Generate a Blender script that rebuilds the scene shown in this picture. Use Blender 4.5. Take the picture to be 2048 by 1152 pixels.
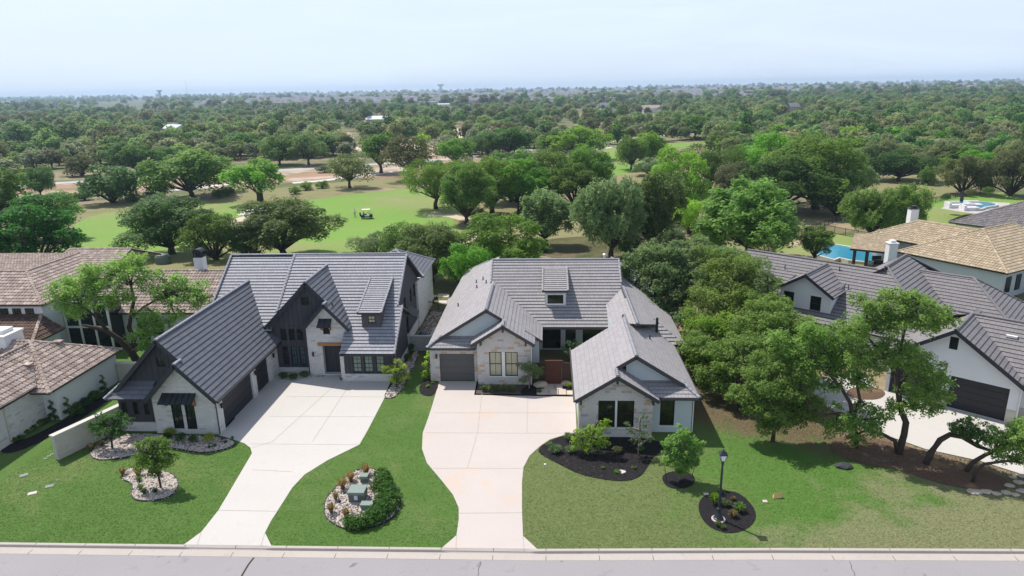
import bpy, bmesh, math, random
import numpy as np
from mathutils import Vector, Matrix
for _o in list(bpy.data.objects): bpy.data.objects.remove(_o)
scn = bpy.context.scene
COL = scn.collection
# ---------------------------------------------------------------- camera
F_PX, CAM_H = 1365.0, 22.0
_p, _r, _y = math.radians(16.2), math.radians(1.06), math.radians(3.3)
FW = np.array([-math.sin(_y)*math.cos(_p), math.cos(_y)*math.cos(_p), -math.sin(_p)])
_R0 = np.array([math.cos(_y), math.sin(_y), 0.0]); _U0 = np.cross(_R0, FW)
RT = math.cos(_r)*_R0 - math.sin(_r)*_U0
UP = math.sin(_r)*_R0 + math.cos(_r)*_U0
CP = np.array([0.0, 0.0, CAM_H])
cam_d = bpy.data.cameras.new('camera'); cam = bpy.data.objects.new('camera', cam_d); COL.objects.link(cam)
cam_d.sensor_width = 36.0; cam_d.lens = 36.0*F_PX/2048.0; cam_d.clip_start = 0.5; cam_d.clip_end = 30000
cam.matrix_world = Matrix(((RT[0], UP[0], -FW[0], 0), (RT[1], UP[1], -FW[1], 0), (RT[2], UP[2], -FW[2], CAM_H), (0, 0, 0, 1)))
scn.camera = cam
scn.render.resolution_x, scn.render.resolution_y = 1024, 576
# ---------------------------------------------------------------- light
SUN_EL, SUN_AZ = math.radians(58), math.radians(-50.5)     # azimuth clockwise from +Y
w = bpy.data.worlds.new('World'); scn.world = w; w.use_nodes = True
nt = w.node_tree; nt.nodes.clear()
wo = nt.nodes.new('ShaderNodeOutputWorld'); bg = nt.nodes.new('ShaderNodeBackground')
sky = nt.nodes.new('ShaderNodeTexSky'); sky.sky_type = 'NISHITA'; sky.sun_disc = False
sky.sun_elevation = SUN_EL; sky.sun_rotation = SUN_AZ; sky.air_density = 1.0; sky.dust_density = 1.6; sky.ozone_density = 1.2; sky.altitude = 200
# thin high cloud veil mixed over the sky
tc = nt.nodes.new('ShaderNodeTexCoord'); mp = nt.nodes.new('ShaderNodeMapping'); mp.inputs['Scale'].default_value = (1.0, 1.0, 7.0)
nz = nt.nodes.new('ShaderNodeTexNoise'); nz.inputs['Scale'].default_value = 2.6; nz.inputs['Detail'].default_value = 8; nz.inputs['Roughness'].default_value = 0.6; nz.inputs['Distortion'].default_value = 0.4
rp = nt.nodes.new('ShaderNodeValToRGB'); rp.color_ramp.elements[0].position = 0.42; rp.color_ramp.elements[0].color = (0.80, 0.80, 0.80, 1); rp.color_ramp.elements[1].position = 0.72; rp.color_ramp.elements[1].color = (1.0, 1.0, 1.0, 1)
mx = nt.nodes.new('ShaderNodeMix'); mx.data_type = 'RGBA'; mx.inputs[7].default_value = (7.6, 8.7, 10.4, 1)
L = nt.links.new
L(tc.outputs['Generated'], mp.inputs[0]); L(mp.outputs[0], nz.inputs['Vector']); L(nz.outputs['Fac'], rp.inputs[0])
sx = nt.nodes.new('ShaderNodeSeparateXYZ'); L(tc.outputs['Generated'], sx.inputs[0])
el = nt.nodes.new('ShaderNodeMapRange'); el.interpolation_type = 'SMOOTHSTEP'; el.inputs[1].default_value = 0.10; el.inputs[2].default_value = 0.75; el.inputs[3].default_value = 1.0; el.inputs[4].default_value = 0.30; L(sx.outputs[2], el.inputs[0])
ml = nt.nodes.new('ShaderNodeMath'); ml.operation = 'MULTIPLY'; L(rp.outputs[0], ml.inputs[0]); L(el.outputs[0], ml.inputs[1]); L(ml.outputs[0], mx.inputs[0]); L(sky.outputs[0], mx.inputs[6]); L(mx.outputs[2], bg.inputs[0]); L(bg.outputs[0], wo.inputs[0])
bg.inputs[1].default_value = 0.102
sl = bpy.data.lights.new('sun', 'SUN'); sl.energy = 4.9; sl.angle = math.radians(0.6); sl.color = (1.0, 0.95, 0.87)
so = bpy.data.objects.new('sun', sl); COL.objects.link(so)
SD = Vector((math.sin(SUN_AZ)*math.cos(SUN_EL), math.cos(SUN_AZ)*math.cos(SUN_EL), math.sin(SUN_EL)))
so.rotation_euler = SD.to_track_quat('Z', 'Y').to_euler(); so.location = (0, 0, 60)
scn.view_settings.view_transform = 'Standard'; scn.view_settings.look = 'None'; scn.view_settings.exposure = 0.17; scn.view_settings.gamma = 1.0
scn.render.engine = 'CYCLES'
# ---------------------------------------------------------------- places
def ray(x, y): return FW + (x-1024)/F_PX*RT + (576-y)/F_PX*UP
def P(x, y, z=0.0):
    d = ray(x, y); return CP + (z-CAM_H)/d[2]*d
def PY(x, y, Y):
    d = ray(x, y); return CP + Y/d[1]*d
def PX(x, y, X):
    d = ray(x, y); return CP + X/d[0]*d
def pix(p):
    d = np.array(p, float)-CP; k = d@FW
    return (1024+F_PX*(d@RT)/k, 576-F_PX*(d@UP)/k) if k > 1 else (-9999, -9999)
def gz(Y):
    if Y < 85: return 0.0
    if Y < 125: return -2.5*(Y-85)/40
    if Y < 1300: return -2.5
    return -2.5+(Y-1300)*0.0032
def G(x, y, up=0.0):
    z = 0.0
    for _ in range(30):
        p = P(x, y, z+up); z = 0.5*z+0.5*gz(p[1])
    p = P(x, y, z+up); return np.array([p[0], p[1], gz(p[1])+up])
# ---------------------------------------------------------------- materials
MATS = {}
def hexlin(r, g, b): return tuple(((c/255)/12.92 if c/255 <= 0.04045 else ((c/255+0.055)/1.055)**2.4) for c in (r, g, b))+(1,)
def newmat(name):
    m = bpy.data.materials.new(name); m.use_nodes = True; n = m.node_tree; b = n.nodes['Principled BSDF']; MATS[name] = m
    return m, n, b
def N(n, t, **k):
    x = n.nodes.new(t)
    for a, v in k.items(): setattr(x, a, v)
    return x
def ramp(n, pts):
    r = N(n, 'ShaderNodeValToRGB'); e = r.color_ramp.elements
    while len(e) < len(pts): e.new(0.5)
    for i, (p, c) in enumerate(pts): e[i].position = p; e[i].color = tuple(c)[:3]+(1,)
    return r
def mixc(n, a, b, f, mode='MIX'):
    x = N(n, 'ShaderNodeMix', data_type='RGBA', blend_type=mode)
    for s, v in ((6, a), (7, b), (0, f)):
        if hasattr(v, 'links') or hasattr(v, 'is_linked'): n.links.new(v, x.inputs[s])
        elif s == 0: x.inputs[0].default_value = v
        else: x.inputs[s].default_value = tuple(v)[:3]+(1,)
    return x.outputs[2]
def coords(n, kind, scale=(1, 1, 1)):
    t = N(n, 'ShaderNodeTexCoord'); m = N(n, 'ShaderNodeMapping'); m.inputs['Scale'].default_value = scale
    if kind == 'Geo':
        g = N(n, 'ShaderNodeNewGeometry'); n.links.new(g.outputs['Position'], m.inputs[0])
    else: n.links.new(t.outputs[kind], m.inputs[0])
    return m.outputs[0]
def noise(n, vec, scale, detail=4, rough=0.55, dist=0.0):
    x = N(n, 'ShaderNodeTexNoise'); n.links.new(vec, x.inputs['Vector']); x.inputs['Scale'].default_value = scale
    x.inputs['Detail'].default_value = detail; x.inputs['Roughness'].default_value = rough; x.inputs['Distortion'].default_value = dist
    return x.outputs['Fac']
def bump(n, b, h, strength, dist):
    x = N(n, 'ShaderNodeBump'); x.inputs['Strength'].default_value = strength; x.inputs['Distance'].default_value = dist
    n.links.new(h, x.inputs['Height']); n.links.new(x.outputs[0], b.inputs['Normal'])
def simple(name, col, rough=0.6, metal=0.0, var=0.12, vs=3.0, spec=0.3):
    m, n, b = newmat(name); v = coords(n, 'Geo'); f = noise(n, v, vs, 5)
    c = mixc(n, [x*(1-var) for x in col], [min(1, x*(1+var)) for x in col], f)
    n.links.new(c, b.inputs['Base Color']); b.inputs['Roughness'].default_value = rough; b.inputs['Metallic'].default_value = metal
    b.inputs['Specular IOR Level'].default_value = spec
    return m
def rampmat(name, layers, rough=0.9, bumps=None):
    """layers: list of (noise scale, lo, hi, colour) painted one over another"""
    m, n, b = newmat(name); v = coords(n, 'Geo'); c = None
    for i, (s, lo, hi, col, det) in enumerate(layers):
        if c is None:
            f = noise(n, v, s, det); c = mixc(n, lo, hi, f); continue
        f = noise(n, v, s, det, 0.6, 0.3)
        r = ramp(n, [(lo, (0, 0, 0)), (hi, (1, 1, 1))]); n.links.new(f, r.inputs[0])
        c = mixc(n, c, col, r.outputs[0])
    n.links.new(c, b.inputs['Base Color']); b.inputs['Roughness'].default_value = rough; b.inputs['Specular IOR Level'].default_value = 0.15
    if bumps: bump(n, b, noise(n, v, bumps[0], 6, 0.7), bumps[1], bumps[2])
    return m
rampmat('ground', [(0.05, (0.20, 0.155, 0.10), (0.31, 0.245, 0.165), None, 6), (0.035, 0.44, 0.56, (0.085, 0.12, 0.04), 7), (0.11, 0.52, 0.62, (0.075, 0.105, 0.035), 6), (0.02, 0.60, 0.68, (0.34, 0.21, 0.14), 6), (0.9, 0.45, 0.75, (0.17, 0.15, 0.085), 5)], bumps=(4, 0.6, 0.1))
rampmat('lawn', [(0.30, (0.048, 0.116, 0.018), (0.090, 0.165, 0.034), None, 7), (0.18, 0.52, 0.68, (0.150, 0.180, 0.065), 7), (1.1, 0.52, 0.72, (0.095, 0.160, 0.038), 7), (6.0, 0.52, 0.70, (0.045, 0.110, 0.016), 6), (24.0, 0.46, 0.62, (0.100, 0.175, 0.042), 3)], bumps=(30, 0.9, 0.04))
def lawn_mixed():
    m, n, b = newmat('lawn_patchy'); v = coords(n, 'Geo'); sp = N(n, 'ShaderNodeSeparateXYZ'); n.links.new(v, sp.inputs[0])
    def mth(op, a, b_=None, c=None):
        x = N(n, 'ShaderNodeMath', operation=op)
        for i, q in enumerate((a, b_, c)):
            if q is None: continue
            if hasattr(q, 'is_linked'): n.links.new(q, x.inputs[i])
            else: x.inputs[i].default_value = q
        return x.outputs[0]
    def mask(e, lo, hi):
        r = N(n, 'ShaderNodeMapRange', interpolation_type='SMOOTHSTEP'); n.links.new(e, r.inputs[0]); r.inputs[1].default_value = lo; r.inputs[2].default_value = hi; return r.outputs[0]
    X, Y = sp.outputs[0], sp.outputs[1]; nb = noise(n, v, 0.35, 6, 0.65); nm = noise(n, v, 1.2, 6, 0.65); nf = noise(n, v, 9.0, 5, 0.7); ng = noise(n, v, 30.0, 3)
    dull = mixc(n, (0.095, 0.145, 0.040), (0.170, 0.185, 0.080), nm); green = mixc(n, (0.060, 0.150, 0.022), (0.105, 0.190, 0.042), nb)
    d = mth('ADD', X, mth('MULTIPLY_ADD', mth('SUBTRACT', nm, 0.5), 9.0, mth('MULTIPLY', mth('SUBTRACT', nb, 0.5), 16.0))); c = mixc(n, dull, green, mask(d, 5.5, 12.0))
    tan = mth('ADD', mth('MULTIPLY_ADD', mth('SUBTRACT', nb, 0.5), 10.0, mth('MULTIPLY', X, 0.32)), mth('MULTIPLY', Y, -0.55)); c = mixc(n, c, (0.225, 0.210, 0.120), mth('MULTIPLY', mask(tan, -14.2, -11.2), 0.8))
    soil = mth('ADD', mth('MULTIPLY_ADD', mth('SUBTRACT', nm, 0.5), 7.0, mth('MULTIPLY_ADD', mth('SUBTRACT', nb, 0.5), 6.0, Y)), mth('MULTIPLY', mth('SUBTRACT', X, 10.0), 0.42)); sc = mixc(n, (0.085, 0.062, 0.040), (0.185, 0.135, 0.080), nm)
    sm = mth('MULTIPLY', mask(soil, 40.5, 44.0), mask(X, 7.5, 10.0)); c = mixc(n, c, sc, sm)
    r = ramp(n, [(0.52, (0, 0, 0)), (0.72, (1, 1, 1))]); n.links.new(nf, r.inputs[0]); c = mixc(n, c, (0.17, 0.175, 0.08), mth('MULTIPLY', r.outputs[0], 0.45))
    r = ramp(n, [(0.45, (0, 0, 0)), (0.75, (1, 1, 1))]); n.links.new(ng, r.inputs[0]); c = mixc(n, c, (0.045, 0.10, 0.015), mth('MULTIPLY', r.outputs[0], 0.45))
    n.links.new(c, b.inputs['Base Color']); b.inputs['Roughness'].default_value = 0.9; b.inputs['Specular IOR Level'].default_value = 0.15; bump(n, b, ng, 0.8, 0.03)
lawn_mixed()
rampmat('shade_lawn', [(0.5, (0.075, 0.120, 0.028), (0.14, 0.125, 0.06), None, 6), (0.8, 0.48, 0.62, (0.20, 0.155, 0.085), 7), (0.25, 0.55, 0.7, (0.05, 0.12, 0.018), 5), (20.0, 0.45, 0.8, (0.11, 0.10, 0.05), 3)], bumps=(30, 0.8, 0.03))
rampmat('fairway', [(0.03, (0.125, 0.250, 0.038), (0.185, 0.300, 0.060), None, 4), (0.035, 0.47, 0.62, (0.25, 0.235, 0.11), 7), (0.15, 0.50, 0.70, (0.19, 0.245, 0.075), 6), (3.0, 0.5, 0.8, (0.11, 0.20, 0.04), 4)], bumps=(9, 0.4, 0.03))
rampmat('rough_grass', [(0.06, (0.155, 0.165, 0.065), (0.25, 0.215, 0.115), None, 6), (0.05, 0.52, 0.66, (0.29, 0.22, 0.15), 6), (0.3, 0.55, 0.7, (0.10, 0.15, 0.045), 6)], bumps=(5, 0.5, 0.08))
rampmat('dirt', [(0.05, (0.27, 0.155, 0.10), (0.38, 0.26, 0.185), None, 6), (0.06, 0.50, 0.60, (0.44, 0.36, 0.29), 6), (0.09, 0.50, 0.62, (0.19, 0.17, 0.09), 6), (0.4, 0.6, 0.75, (0.20, 0.15, 0.09), 5)], bumps=(2, 0.4, 0.08))
rampmat('asphalt', [(0.25, (0.245, 0.228, 0.243), (0.30, 0.28, 0.288), None, 6), (1.3, 0.60, 0.72, (0.215, 0.205, 0.225), 6), (60.0, 0.45, 0.8, (0.36, 0.35, 0.36), 2), (0.55, 0.66, 0.70, (0.17, 0.165, 0.18), 3)], bumps=(70, 0.5, 0.006))
rampmat('kerb_concrete', [(0.8, (0.37, 0.33, 0.30), (0.45, 0.40, 0.365), None, 6), (2.5, 0.6, 0.75, (0.36, 0.30, 0.27), 5), (30.0, 0.5, 0.8, (0.50, 0.46, 0.43), 3)], rough=0.85, bumps=(50, 0.3, 0.004))
rampmat('concrete', [(0.4, (0.455, 0.43, 0.405), (0.51, 0.485, 0.46), None, 6), (0.8, 0.56, 0.72, (0.455, 0.43, 0.41), 7), (0.15, 0.55, 0.68, (0.49, 0.465, 0.45), 6), (14.0, 0.5, 0.85, (0.53, 0.51, 0.50), 4)], rough=0.85, bumps=(40, 0.25, 0.004))
rampmat('pink_concrete', [(0.35, (0.44, 0.388, 0.362), (0.505, 0.455, 0.428), None, 6), (0.28, 0.56, 0.70, (0.51, 0.40, 0.325), 7), (1.2, 0.6, 0.8, (0.48, 0.42, 0.385), 6), (14.0, 0.5, 0.85, (0.53, 0.48, 0.45), 4)], rough=0.85, bumps=(40, 0.25, 0.004))
rampmat('far_land', [(0.004, (0.075, 0.095, 0.045), (0.11, 0.125, 0.065), None, 6), (0.012, 0.58, 0.66, (0.20, 0.17, 0.12), 5)])
rampmat('joint', [(3.0, (0.30, 0.28, 0.26), (0.42, 0.39, 0.37), None, 4)])
rampmat('pool_paving', [(0.6, (0.36, 0.34, 0.33), (0.44, 0.42, 0.40), None, 4)])
rampmat('road_grey', [(0.3, (0.34, 0.34, 0.35), (0.42, 0.42, 0.42), None, 5)])
rampmat('pale_path', [(0.4, (0.46, 0.45, 0.43), (0.55, 0.53, 0.51), None, 6)], rough=0.85)
rampmat('sandy_path', [(0.3, (0.46, 0.36, 0.29), (0.54, 0.45, 0.37), None, 6)], rough=0.9)
rampmat('mulch', [(6.0, (0.008, 0.008, 0.010), (0.024, 0.022, 0.024), None, 6), (22.0, 0.56, 0.66, (0.055, 0.048, 0.050), 4)], bumps=(18, 1.0, 0.07))
rampmat('brown_mulch', [(0.9, (0.070, 0.044, 0.032), (0.160, 0.105, 0.070), None, 7), (14.0, 0.52, 0.64, (0.19, 0.125, 0.085), 4), (0.6, 0.56, 0.68, (0.26, 0.175, 0.09), 6)], bumps=(16, 1.0, 0.06))
rampmat('gravel', [(3.0, (0.20, 0.165, 0.15), (0.27, 0.235, 0.22), None, 6), (9.0, 0.56, 0.62, (0.42, 0.38, 0.35), 5), (11.0, 0.30, 0.22, (0.10, 0.085, 0.08), 4)], bumps=(12, 1.0, 0.06))
rampmat('dark_soil', [(3.0, (0.04, 0.03, 0.022), (0.09, 0.065, 0.045), None, 6)], bumps=(16, 1.0, 0.05))
simple('edging', (0.02, 0.02, 0.022), 0.6)
simple('dark_trim', (0.030, 0.033, 0.040), 0.5)
simple('black_metal', (0.018, 0.020, 0.026), 0.4, 0.0)
simple('charcoal_trim', (0.055, 0.052, 0.055), 0.55)
simple('window_black', (0.012, 0.013, 0.015), 0.4)
simple('white_trim', (0.72, 0.72, 0.70), 0.6, var=0.05)
simple('white_stucco', (0.66, 0.68, 0.70), 0.9, var=0.05, vs=1.0)
simple('pale_stucco', (0.52, 0.57, 0.585), 0.9, var=0.05, vs=1.0)
simple('taupe_door', (0.105, 0.100, 0.100), 0.55, var=0.05)
simple('black_door', (0.020, 0.021, 0.026), 0.45)
simple('cedar', (0.36, 0.17, 0.07), 0.65, var=0.3, vs=9)
simple('red_cedar', (0.085, 0.030, 0.018), 0.6, var=0.35, vs=9)
simple('dark_cedar', (0.060, 0.030, 0.022), 0.65, var=0.35, vs=9)
simple('brown_post', (0.055, 0.028, 0.020), 0.6)
simple('stone_cap', (0.52, 0.49, 0.44), 0.85, var=0.1, vs=4)
simple('green_box', (0.10, 0.13, 0.115), 0.5, var=0.08)
simple('pale_green', (0.19, 0.235, 0.21), 0.6, var=0.08)
simple('yellow_panel', (0.62, 0.42, 0.16), 0.6, var=0.15)
simple('paper', (0.62, 0.62, 0.66), 0.6)
simple('bark', (0.060, 0.045, 0.036), 0.95, var=0.4, vs=8)
simple('pale_bark', (0.22, 0.19, 0.165), 0.95, var=0.3, vs=8)
simple('rock', (0.44, 0.37, 0.30), 0.9, var=0.3, vs=2.5)
simple('dark_rock', (0.04, 0.045, 0.05), 0.8)
simple('lamp_post', (0.022, 0.032, 0.042), 0.35)
simple('frosted', (0.66, 0.68, 0.70), 0.35)
simple('chrome', (0.55, 0.57, 0.60), 0.3, 0.6)
simple('pipe_black', (0.02, 0.022, 0.03), 0.45)
simple('flagstone', (0.50, 0.42, 0.36), 0.85, var=0.2, vs=1.5)
simple('cart_blue', (0.012, 0.016, 0.06), 0.3)
simple('cream_roof', (0.72, 0.70, 0.62), 0.5)
simple('rubber', (0.012, 0.012, 0.013), 0.8)
simple('skin', (0.35, 0.20, 0.14), 0.6)
simple('shirt', (0.72, 0.76, 0.78), 0.8)
simple('khaki', (0.26, 0.22, 0.17), 0.8)
simple('hair', (0.02, 0.015, 0.012), 0.8)
simple('fabric_white', (0.66, 0.65, 0.66), 0.9)
simple('town_wall', (0.48, 0.46, 0.44), 0.9)
simple('town_roof', (0.17, 0.165, 0.19), 0.9, var=0.25, vs=0.02)
simple('barn_roof', (0.50, 0.53, 0.56), 0.5)
simple('barn_wall', (0.34, 0.33, 0.31), 0.8)
simple('tank_paint', (0.45, 0.50, 0.54), 0.6)
def glassmat(name, col, rough=0.08, spec=0.5):
    m, n, b = newmat(name); v = coords(n, 'Geo'); f = noise(n, v, 1.1, 3)
    c = mixc(n, [x*0.7 for x in col], [x*1.3 for x in col], f)
    n.links.new(c, b.inputs['Base Color']); b.inputs['Roughness'].default_value = rough; b.inputs['Specular IOR Level'].default_value = spec
    bump(n, b, noise(n, v, 1.5, 2), 0.15, 0.02)
glassmat('glass_dark', (0.012, 0.018, 0.016)); glassmat('glass_teal', (0.055, 0.115, 0.110)); glassmat('glass_green', (0.15, 0.215, 0.18))
glassmat('glass_blind', (0.40, 0.38, 0.27)); glassmat('glass_olive', (0.016, 0.022, 0.008))
def watermat():
    m, n, b = newmat('pool_water'); v = coords(n, 'Geo'); f = noise(n, v, 0.25, 3)
    n.links.new(mixc(n, (0.03, 0.20, 0.35), (0.06, 0.32, 0.46), f), b.inputs['Base Color']); b.inputs['Roughness'].default_value = 0.05
    bump(n, b, noise(n, v, 2.0, 4), 0.5, 0.05)
watermat()
def brickmat(name, c1, c2, mortar, accents, bw, bh, msize=0.012, rough=0.9, bstr=0.5, nvar=0.2):
    """masonry in UV metres; accents = list of (colour, threshold) given to whole blocks"""
    m, n, b = newmat(name); uv = coords(n, 'UV')
    def br(a, c, mo, ms):
        x = N(n, 'ShaderNodeTexBrick'); n.links.new(uv, x.inputs['Vector']); x.inputs['Scale'].default_value = 1.0
        x.inputs['Brick Width'].default_value = bw; x.inputs['Row Height'].default_value = bh; x.inputs['Mortar Size'].default_value = ms
        x.inputs['Mortar Smooth'].default_value = 0.2; x.inputs['Color1'].default_value = tuple(a)[:3]+(1,); x.inputs['Color2'].default_value = tuple(c)[:3]+(1,); x.inputs['Mortar'].default_value = tuple(mo)[:3]+(1,)
        x.offset = 0.5; x.squash = 0.7; x.squash_frequency = 3
        return x
    rnd = br((0, 0, 0), (1, 1, 1), (0.5, 0.5, 0.5), 0.0)       # a random grey for every block
    pts = [(0.0, c1), (max(0.05, accents[0][1]-0.01) if accents else 0.9, c2)]
    for col, t in accents: pts.append((t, col))
    r = ramp(n, pts); r.color_ramp.interpolation = 'LINEAR'; n.links.new(rnd.outputs['Color'], r.inputs[0])
    m2 = br((0, 0, 0), (0, 0, 0), (1, 1, 1), msize)
    g = coords(n, 'Geo'); nf = noise(n, g, 6.0, 6, 0.65)
    c = mixc(n, r.outputs[0], [x*0.55 for x in c1], mixc(n, (0, 0, 0), (1, 1, 1), 0.0) if False else nvar)
    c = mixc(n, r.outputs[0], c, nf)
    c = mixc(n, c, mortar, m2.outputs['Fac'])
    n.links.new(c, b.inputs['Base Color']); b.inputs['Roughness'].default_value = rough; b.inputs['Specular IOR Level'].default_value = 0.2
    s = N(n, 'ShaderNodeMath', operation='MULTIPLY_ADD'); n.links.new(m2.outputs['Fac'], s.inputs[0]); s.inputs[1].default_value = -1.2; n.links.new(nf, s.inputs[2])
    bump(n, b, s.outputs[0], bstr, 0.02)
brickmat('white_stone', (0.638, 0.627, 0.616), (0.748, 0.732, 0.715), (0.50, 0.49, 0.48), [((0.50, 0.485, 0.475), 0.93)], 0.52, 0.16, 0.010, nvar=0.7)
brickmat('cream_stone', (0.56, 0.52, 0.45), (0.64, 0.60, 0.53), (0.46, 0.43, 0.39), [((0.52, 0.44, 0.34), 0.93)], 0.52, 0.16, 0.010, nvar=0.7)
brickmat('mixed_stone', (0.64, 0.59, 0.56), (0.69, 0.675, 0.66), (0.56, 0.53, 0.50), [((0.52, 0.50, 0.50), 0.70), ((0.62, 0.37, 0.17), 0.84), ((0.36, 0.37, 0.40), 0.93)], 0.50, 0.21, 0.014, nvar=0.8)
brickmat('block_wall', (0.36, 0.36, 0.37), (0.42, 0.42, 0.42), (0.30, 0.30, 0.30), [], 0.40, 0.20, 0.010)
brickmat('slate_tile', (0.290, 0.275, 0.286), (0.335, 0.318, 0.328), (0.06, 0.055, 0.06), [], 0.33, 0.36, 0.006, 0.75, 0.3)
brickmat('dark_tile', (0.130, 0.136, 0.160), (0.155, 0.162, 0.188), (0.03, 0.03, 0.04), [], 0.33, 0.36, 0.005, 0.6, 0.3)
brickmat('blue_slate_tile', (0.285, 0.287, 0.322), (0.335, 0.337, 0.372), (0.07, 0.07, 0.08), [], 0.33, 0.33, 0.006, 0.65, 0.3)
brickmat('brown_tile', (0.195, 0.182, 0.190), (0.225, 0.212, 0.220), (0.05, 0.045, 0.045), [], 0.33, 0.36, 0.005, 0.8, 0.3)
brickmat('clay_tile', (0.27, 0.205, 0.175), (0.43, 0.355, 0.315), (0.10, 0.07, 0.06), [((0.52, 0.42, 0.36), 0.9)], 0.30, 0.40, 0.0, 0.85, 0.2)
brickmat('sand_tile', (0.32, 0.255, 0.175), (0.44, 0.36, 0.255), (0.13, 0.10, 0.06), [((0.50, 0.41, 0.30), 0.9)], 0.30, 0.40, 0.0, 0.85, 0.2)
brickmat('grey_clay_tile', (0.13, 0.12, 0.125), (0.22, 0.20, 0.20), (0.06, 0.055, 0.06), [], 0.30, 0.40, 0.0, 0.85, 0.2)
brickmat('dark_clay_tile', (0.085, 0.055, 0.045), (0.15, 0.10, 0.08), (0.04, 0.03, 0.03), [], 0.30, 0.40, 0.0, 0.85, 0.2)
def boardmat(name, col, w=0.4):
    m, n, b = newmat(name); uv = coords(n, 'UV'); wv = N(n, 'ShaderNodeTexWave', wave_type='BANDS', bands_direction='X', wave_profile='SIN')
    n.links.new(uv, wv.inputs['Vector']); wv.inputs['Scale'].default_value = math.pi*2/w/20*1.0
    r = ramp(n, [(0.90, (0, 0, 0)), (0.96, (1, 1, 1))]); n.links.new(wv.outputs['Fac'], r.inputs[0])
    f = noise(n, coords(n, 'Geo'), 2.0, 4)
    c = mixc(n, [x*0.9 for x in col], [x*1.1 for x in col], f); n.links.new(c, b.inputs['Base Color'])
    b.inputs['Roughness'].default_value = 0.7; b.inputs['Specular IOR Level'].default_value = 0.2; bump(n, b, r.outputs[0], 1.0, 0.04)
boardmat('grey_board', (0.082, 0.080, 0.088)); boardmat('charcoal_board', (0.058, 0.058, 0.066))
def leafmat(name, lo, hi, trans=0.55):
    lo = [lo[0]*1.85, lo[1]*1.85, lo[2]*1.5]; hi = [hi[0]*1.75, hi[1]*1.75, hi[2]*1.45]
    m, n, b = newmat(name); a = N(n, 'ShaderNodeAttribute', attribute_name='tint'); oi = N(n, 'ShaderNodeObjectInfo')
    c = mixc(n, lo, hi, a.outputs['Fac'])
    h = N(n, 'ShaderNodeHueSaturation'); n.links.new(c, h.inputs['Color'])
    mr = N(n, 'ShaderNodeMapRange'); n.links.new(oi.outputs['Random'], mr.inputs[0]); mr.inputs[3].default_value = 0.78; mr.inputs[4].default_value = 1.22; n.links.new(mr.outputs[0], h.inputs['Value'])
    m2 = N(n, 'ShaderNodeMath', operation='FRACT'); m3 = N(n, 'ShaderNodeMath', operation='MULTIPLY'); n.links.new(oi.outputs['Random'], m3.inputs[0]); m3.inputs[1].default_value = 7.31; n.links.new(m3.outputs[0], m2.inputs[0])
    mr2 = N(n, 'ShaderNodeMapRange'); n.links.new(m2.outputs[0], mr2.inputs[0]); mr2.inputs[3].default_value = 0.48; mr2.inputs[4].default_value = 0.515; n.links.new(mr2.outputs[0], h.inputs['Hue'])
    n.links.new(h.outputs[0], b.inputs['Base Color']); b.inputs['Roughness'].default_value = 0.55; b.inputs['Specular IOR Level'].default_value = 0.25
    t = N(n, 'ShaderNodeBsdfTranslucent'); tcol = mixc(n, h.outputs[0], (1.0, 1.0, 0.4), 1.0, 'MULTIPLY'); tm = N(n, 'ShaderNodeHueSaturation'); tm.inputs['Value'].default_value = 1.35; n.links.new(h.outputs[0], tm.inputs['Color']); n.links.new(tm.outputs[0], t.inputs[0])
    ms = N(n, 'ShaderNodeMixShader'); ms.inputs[0].default_value = trans
    n.links.new(b.outputs[0], ms.inputs[1]); n.links.new(t.outputs[0], ms.inputs[2]); n.links.new(ms.outputs[0], n.nodes['Material Output'].inputs[0])
leafmat('leaf_bright', (0.055, 0.125, 0.014), (0.125, 0.235, 0.030)); leafmat('leaf_mid', (0.040, 0.090, 0.018), (0.090, 0.160, 0.034))
leafmat('leaf_dark', (0.028, 0.065, 0.018), (0.062, 0.115, 0.032)); leafmat('leaf_olive', (0.055, 0.085, 0.028), (0.098, 0.135, 0.048))
leafmat('leaf_grey', (0.060, 0.100, 0.045), (0.110, 0.165, 0.078)); leafmat('leaf_brown', (0.058, 0.066, 0.030), (0.098, 0.105, 0.048))
leafmat('wood_olive', (0.085, 0.108, 0.050), (0.150, 0.175, 0.085)); leafmat('wood_grey', (0.098, 0.112, 0.078), (0.160, 0.178, 0.120)); leafmat('wood_mid', (0.064, 0.110, 0.042), (0.120, 0.180, 0.070))
leafmat('grass_blade', (0.016, 0.044, 0.008), (0.062, 0.095, 0.020), 0.3); leafmat('dry_blade', (0.022, 0.048, 0.010), (0.100, 0.105, 0.045), 0.3)
leafmat('leaf_lime', (0.13, 0.22, 0.025), (0.24, 0.33, 0.05)); leafmat('leaf_yellow', (0.15, 0.20, 0.02), (0.25, 0.29, 0.04))
leafmat('leaf_straw', (0.105, 0.085, 0.040), (0.19, 0.15, 0.075)); leafmat('leaf_deep', (0.018, 0.060, 0.012), (0.042, 0.115, 0.020))
leafmat('leaf_mesquite', (0.076, 0.138, 0.034), (0.140, 0.215, 0.060)); leafmat('leaf_purple', (0.05, 0.02, 0.025), (0.09, 0.04, 0.04))
def M(name): return MATS[name]
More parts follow.
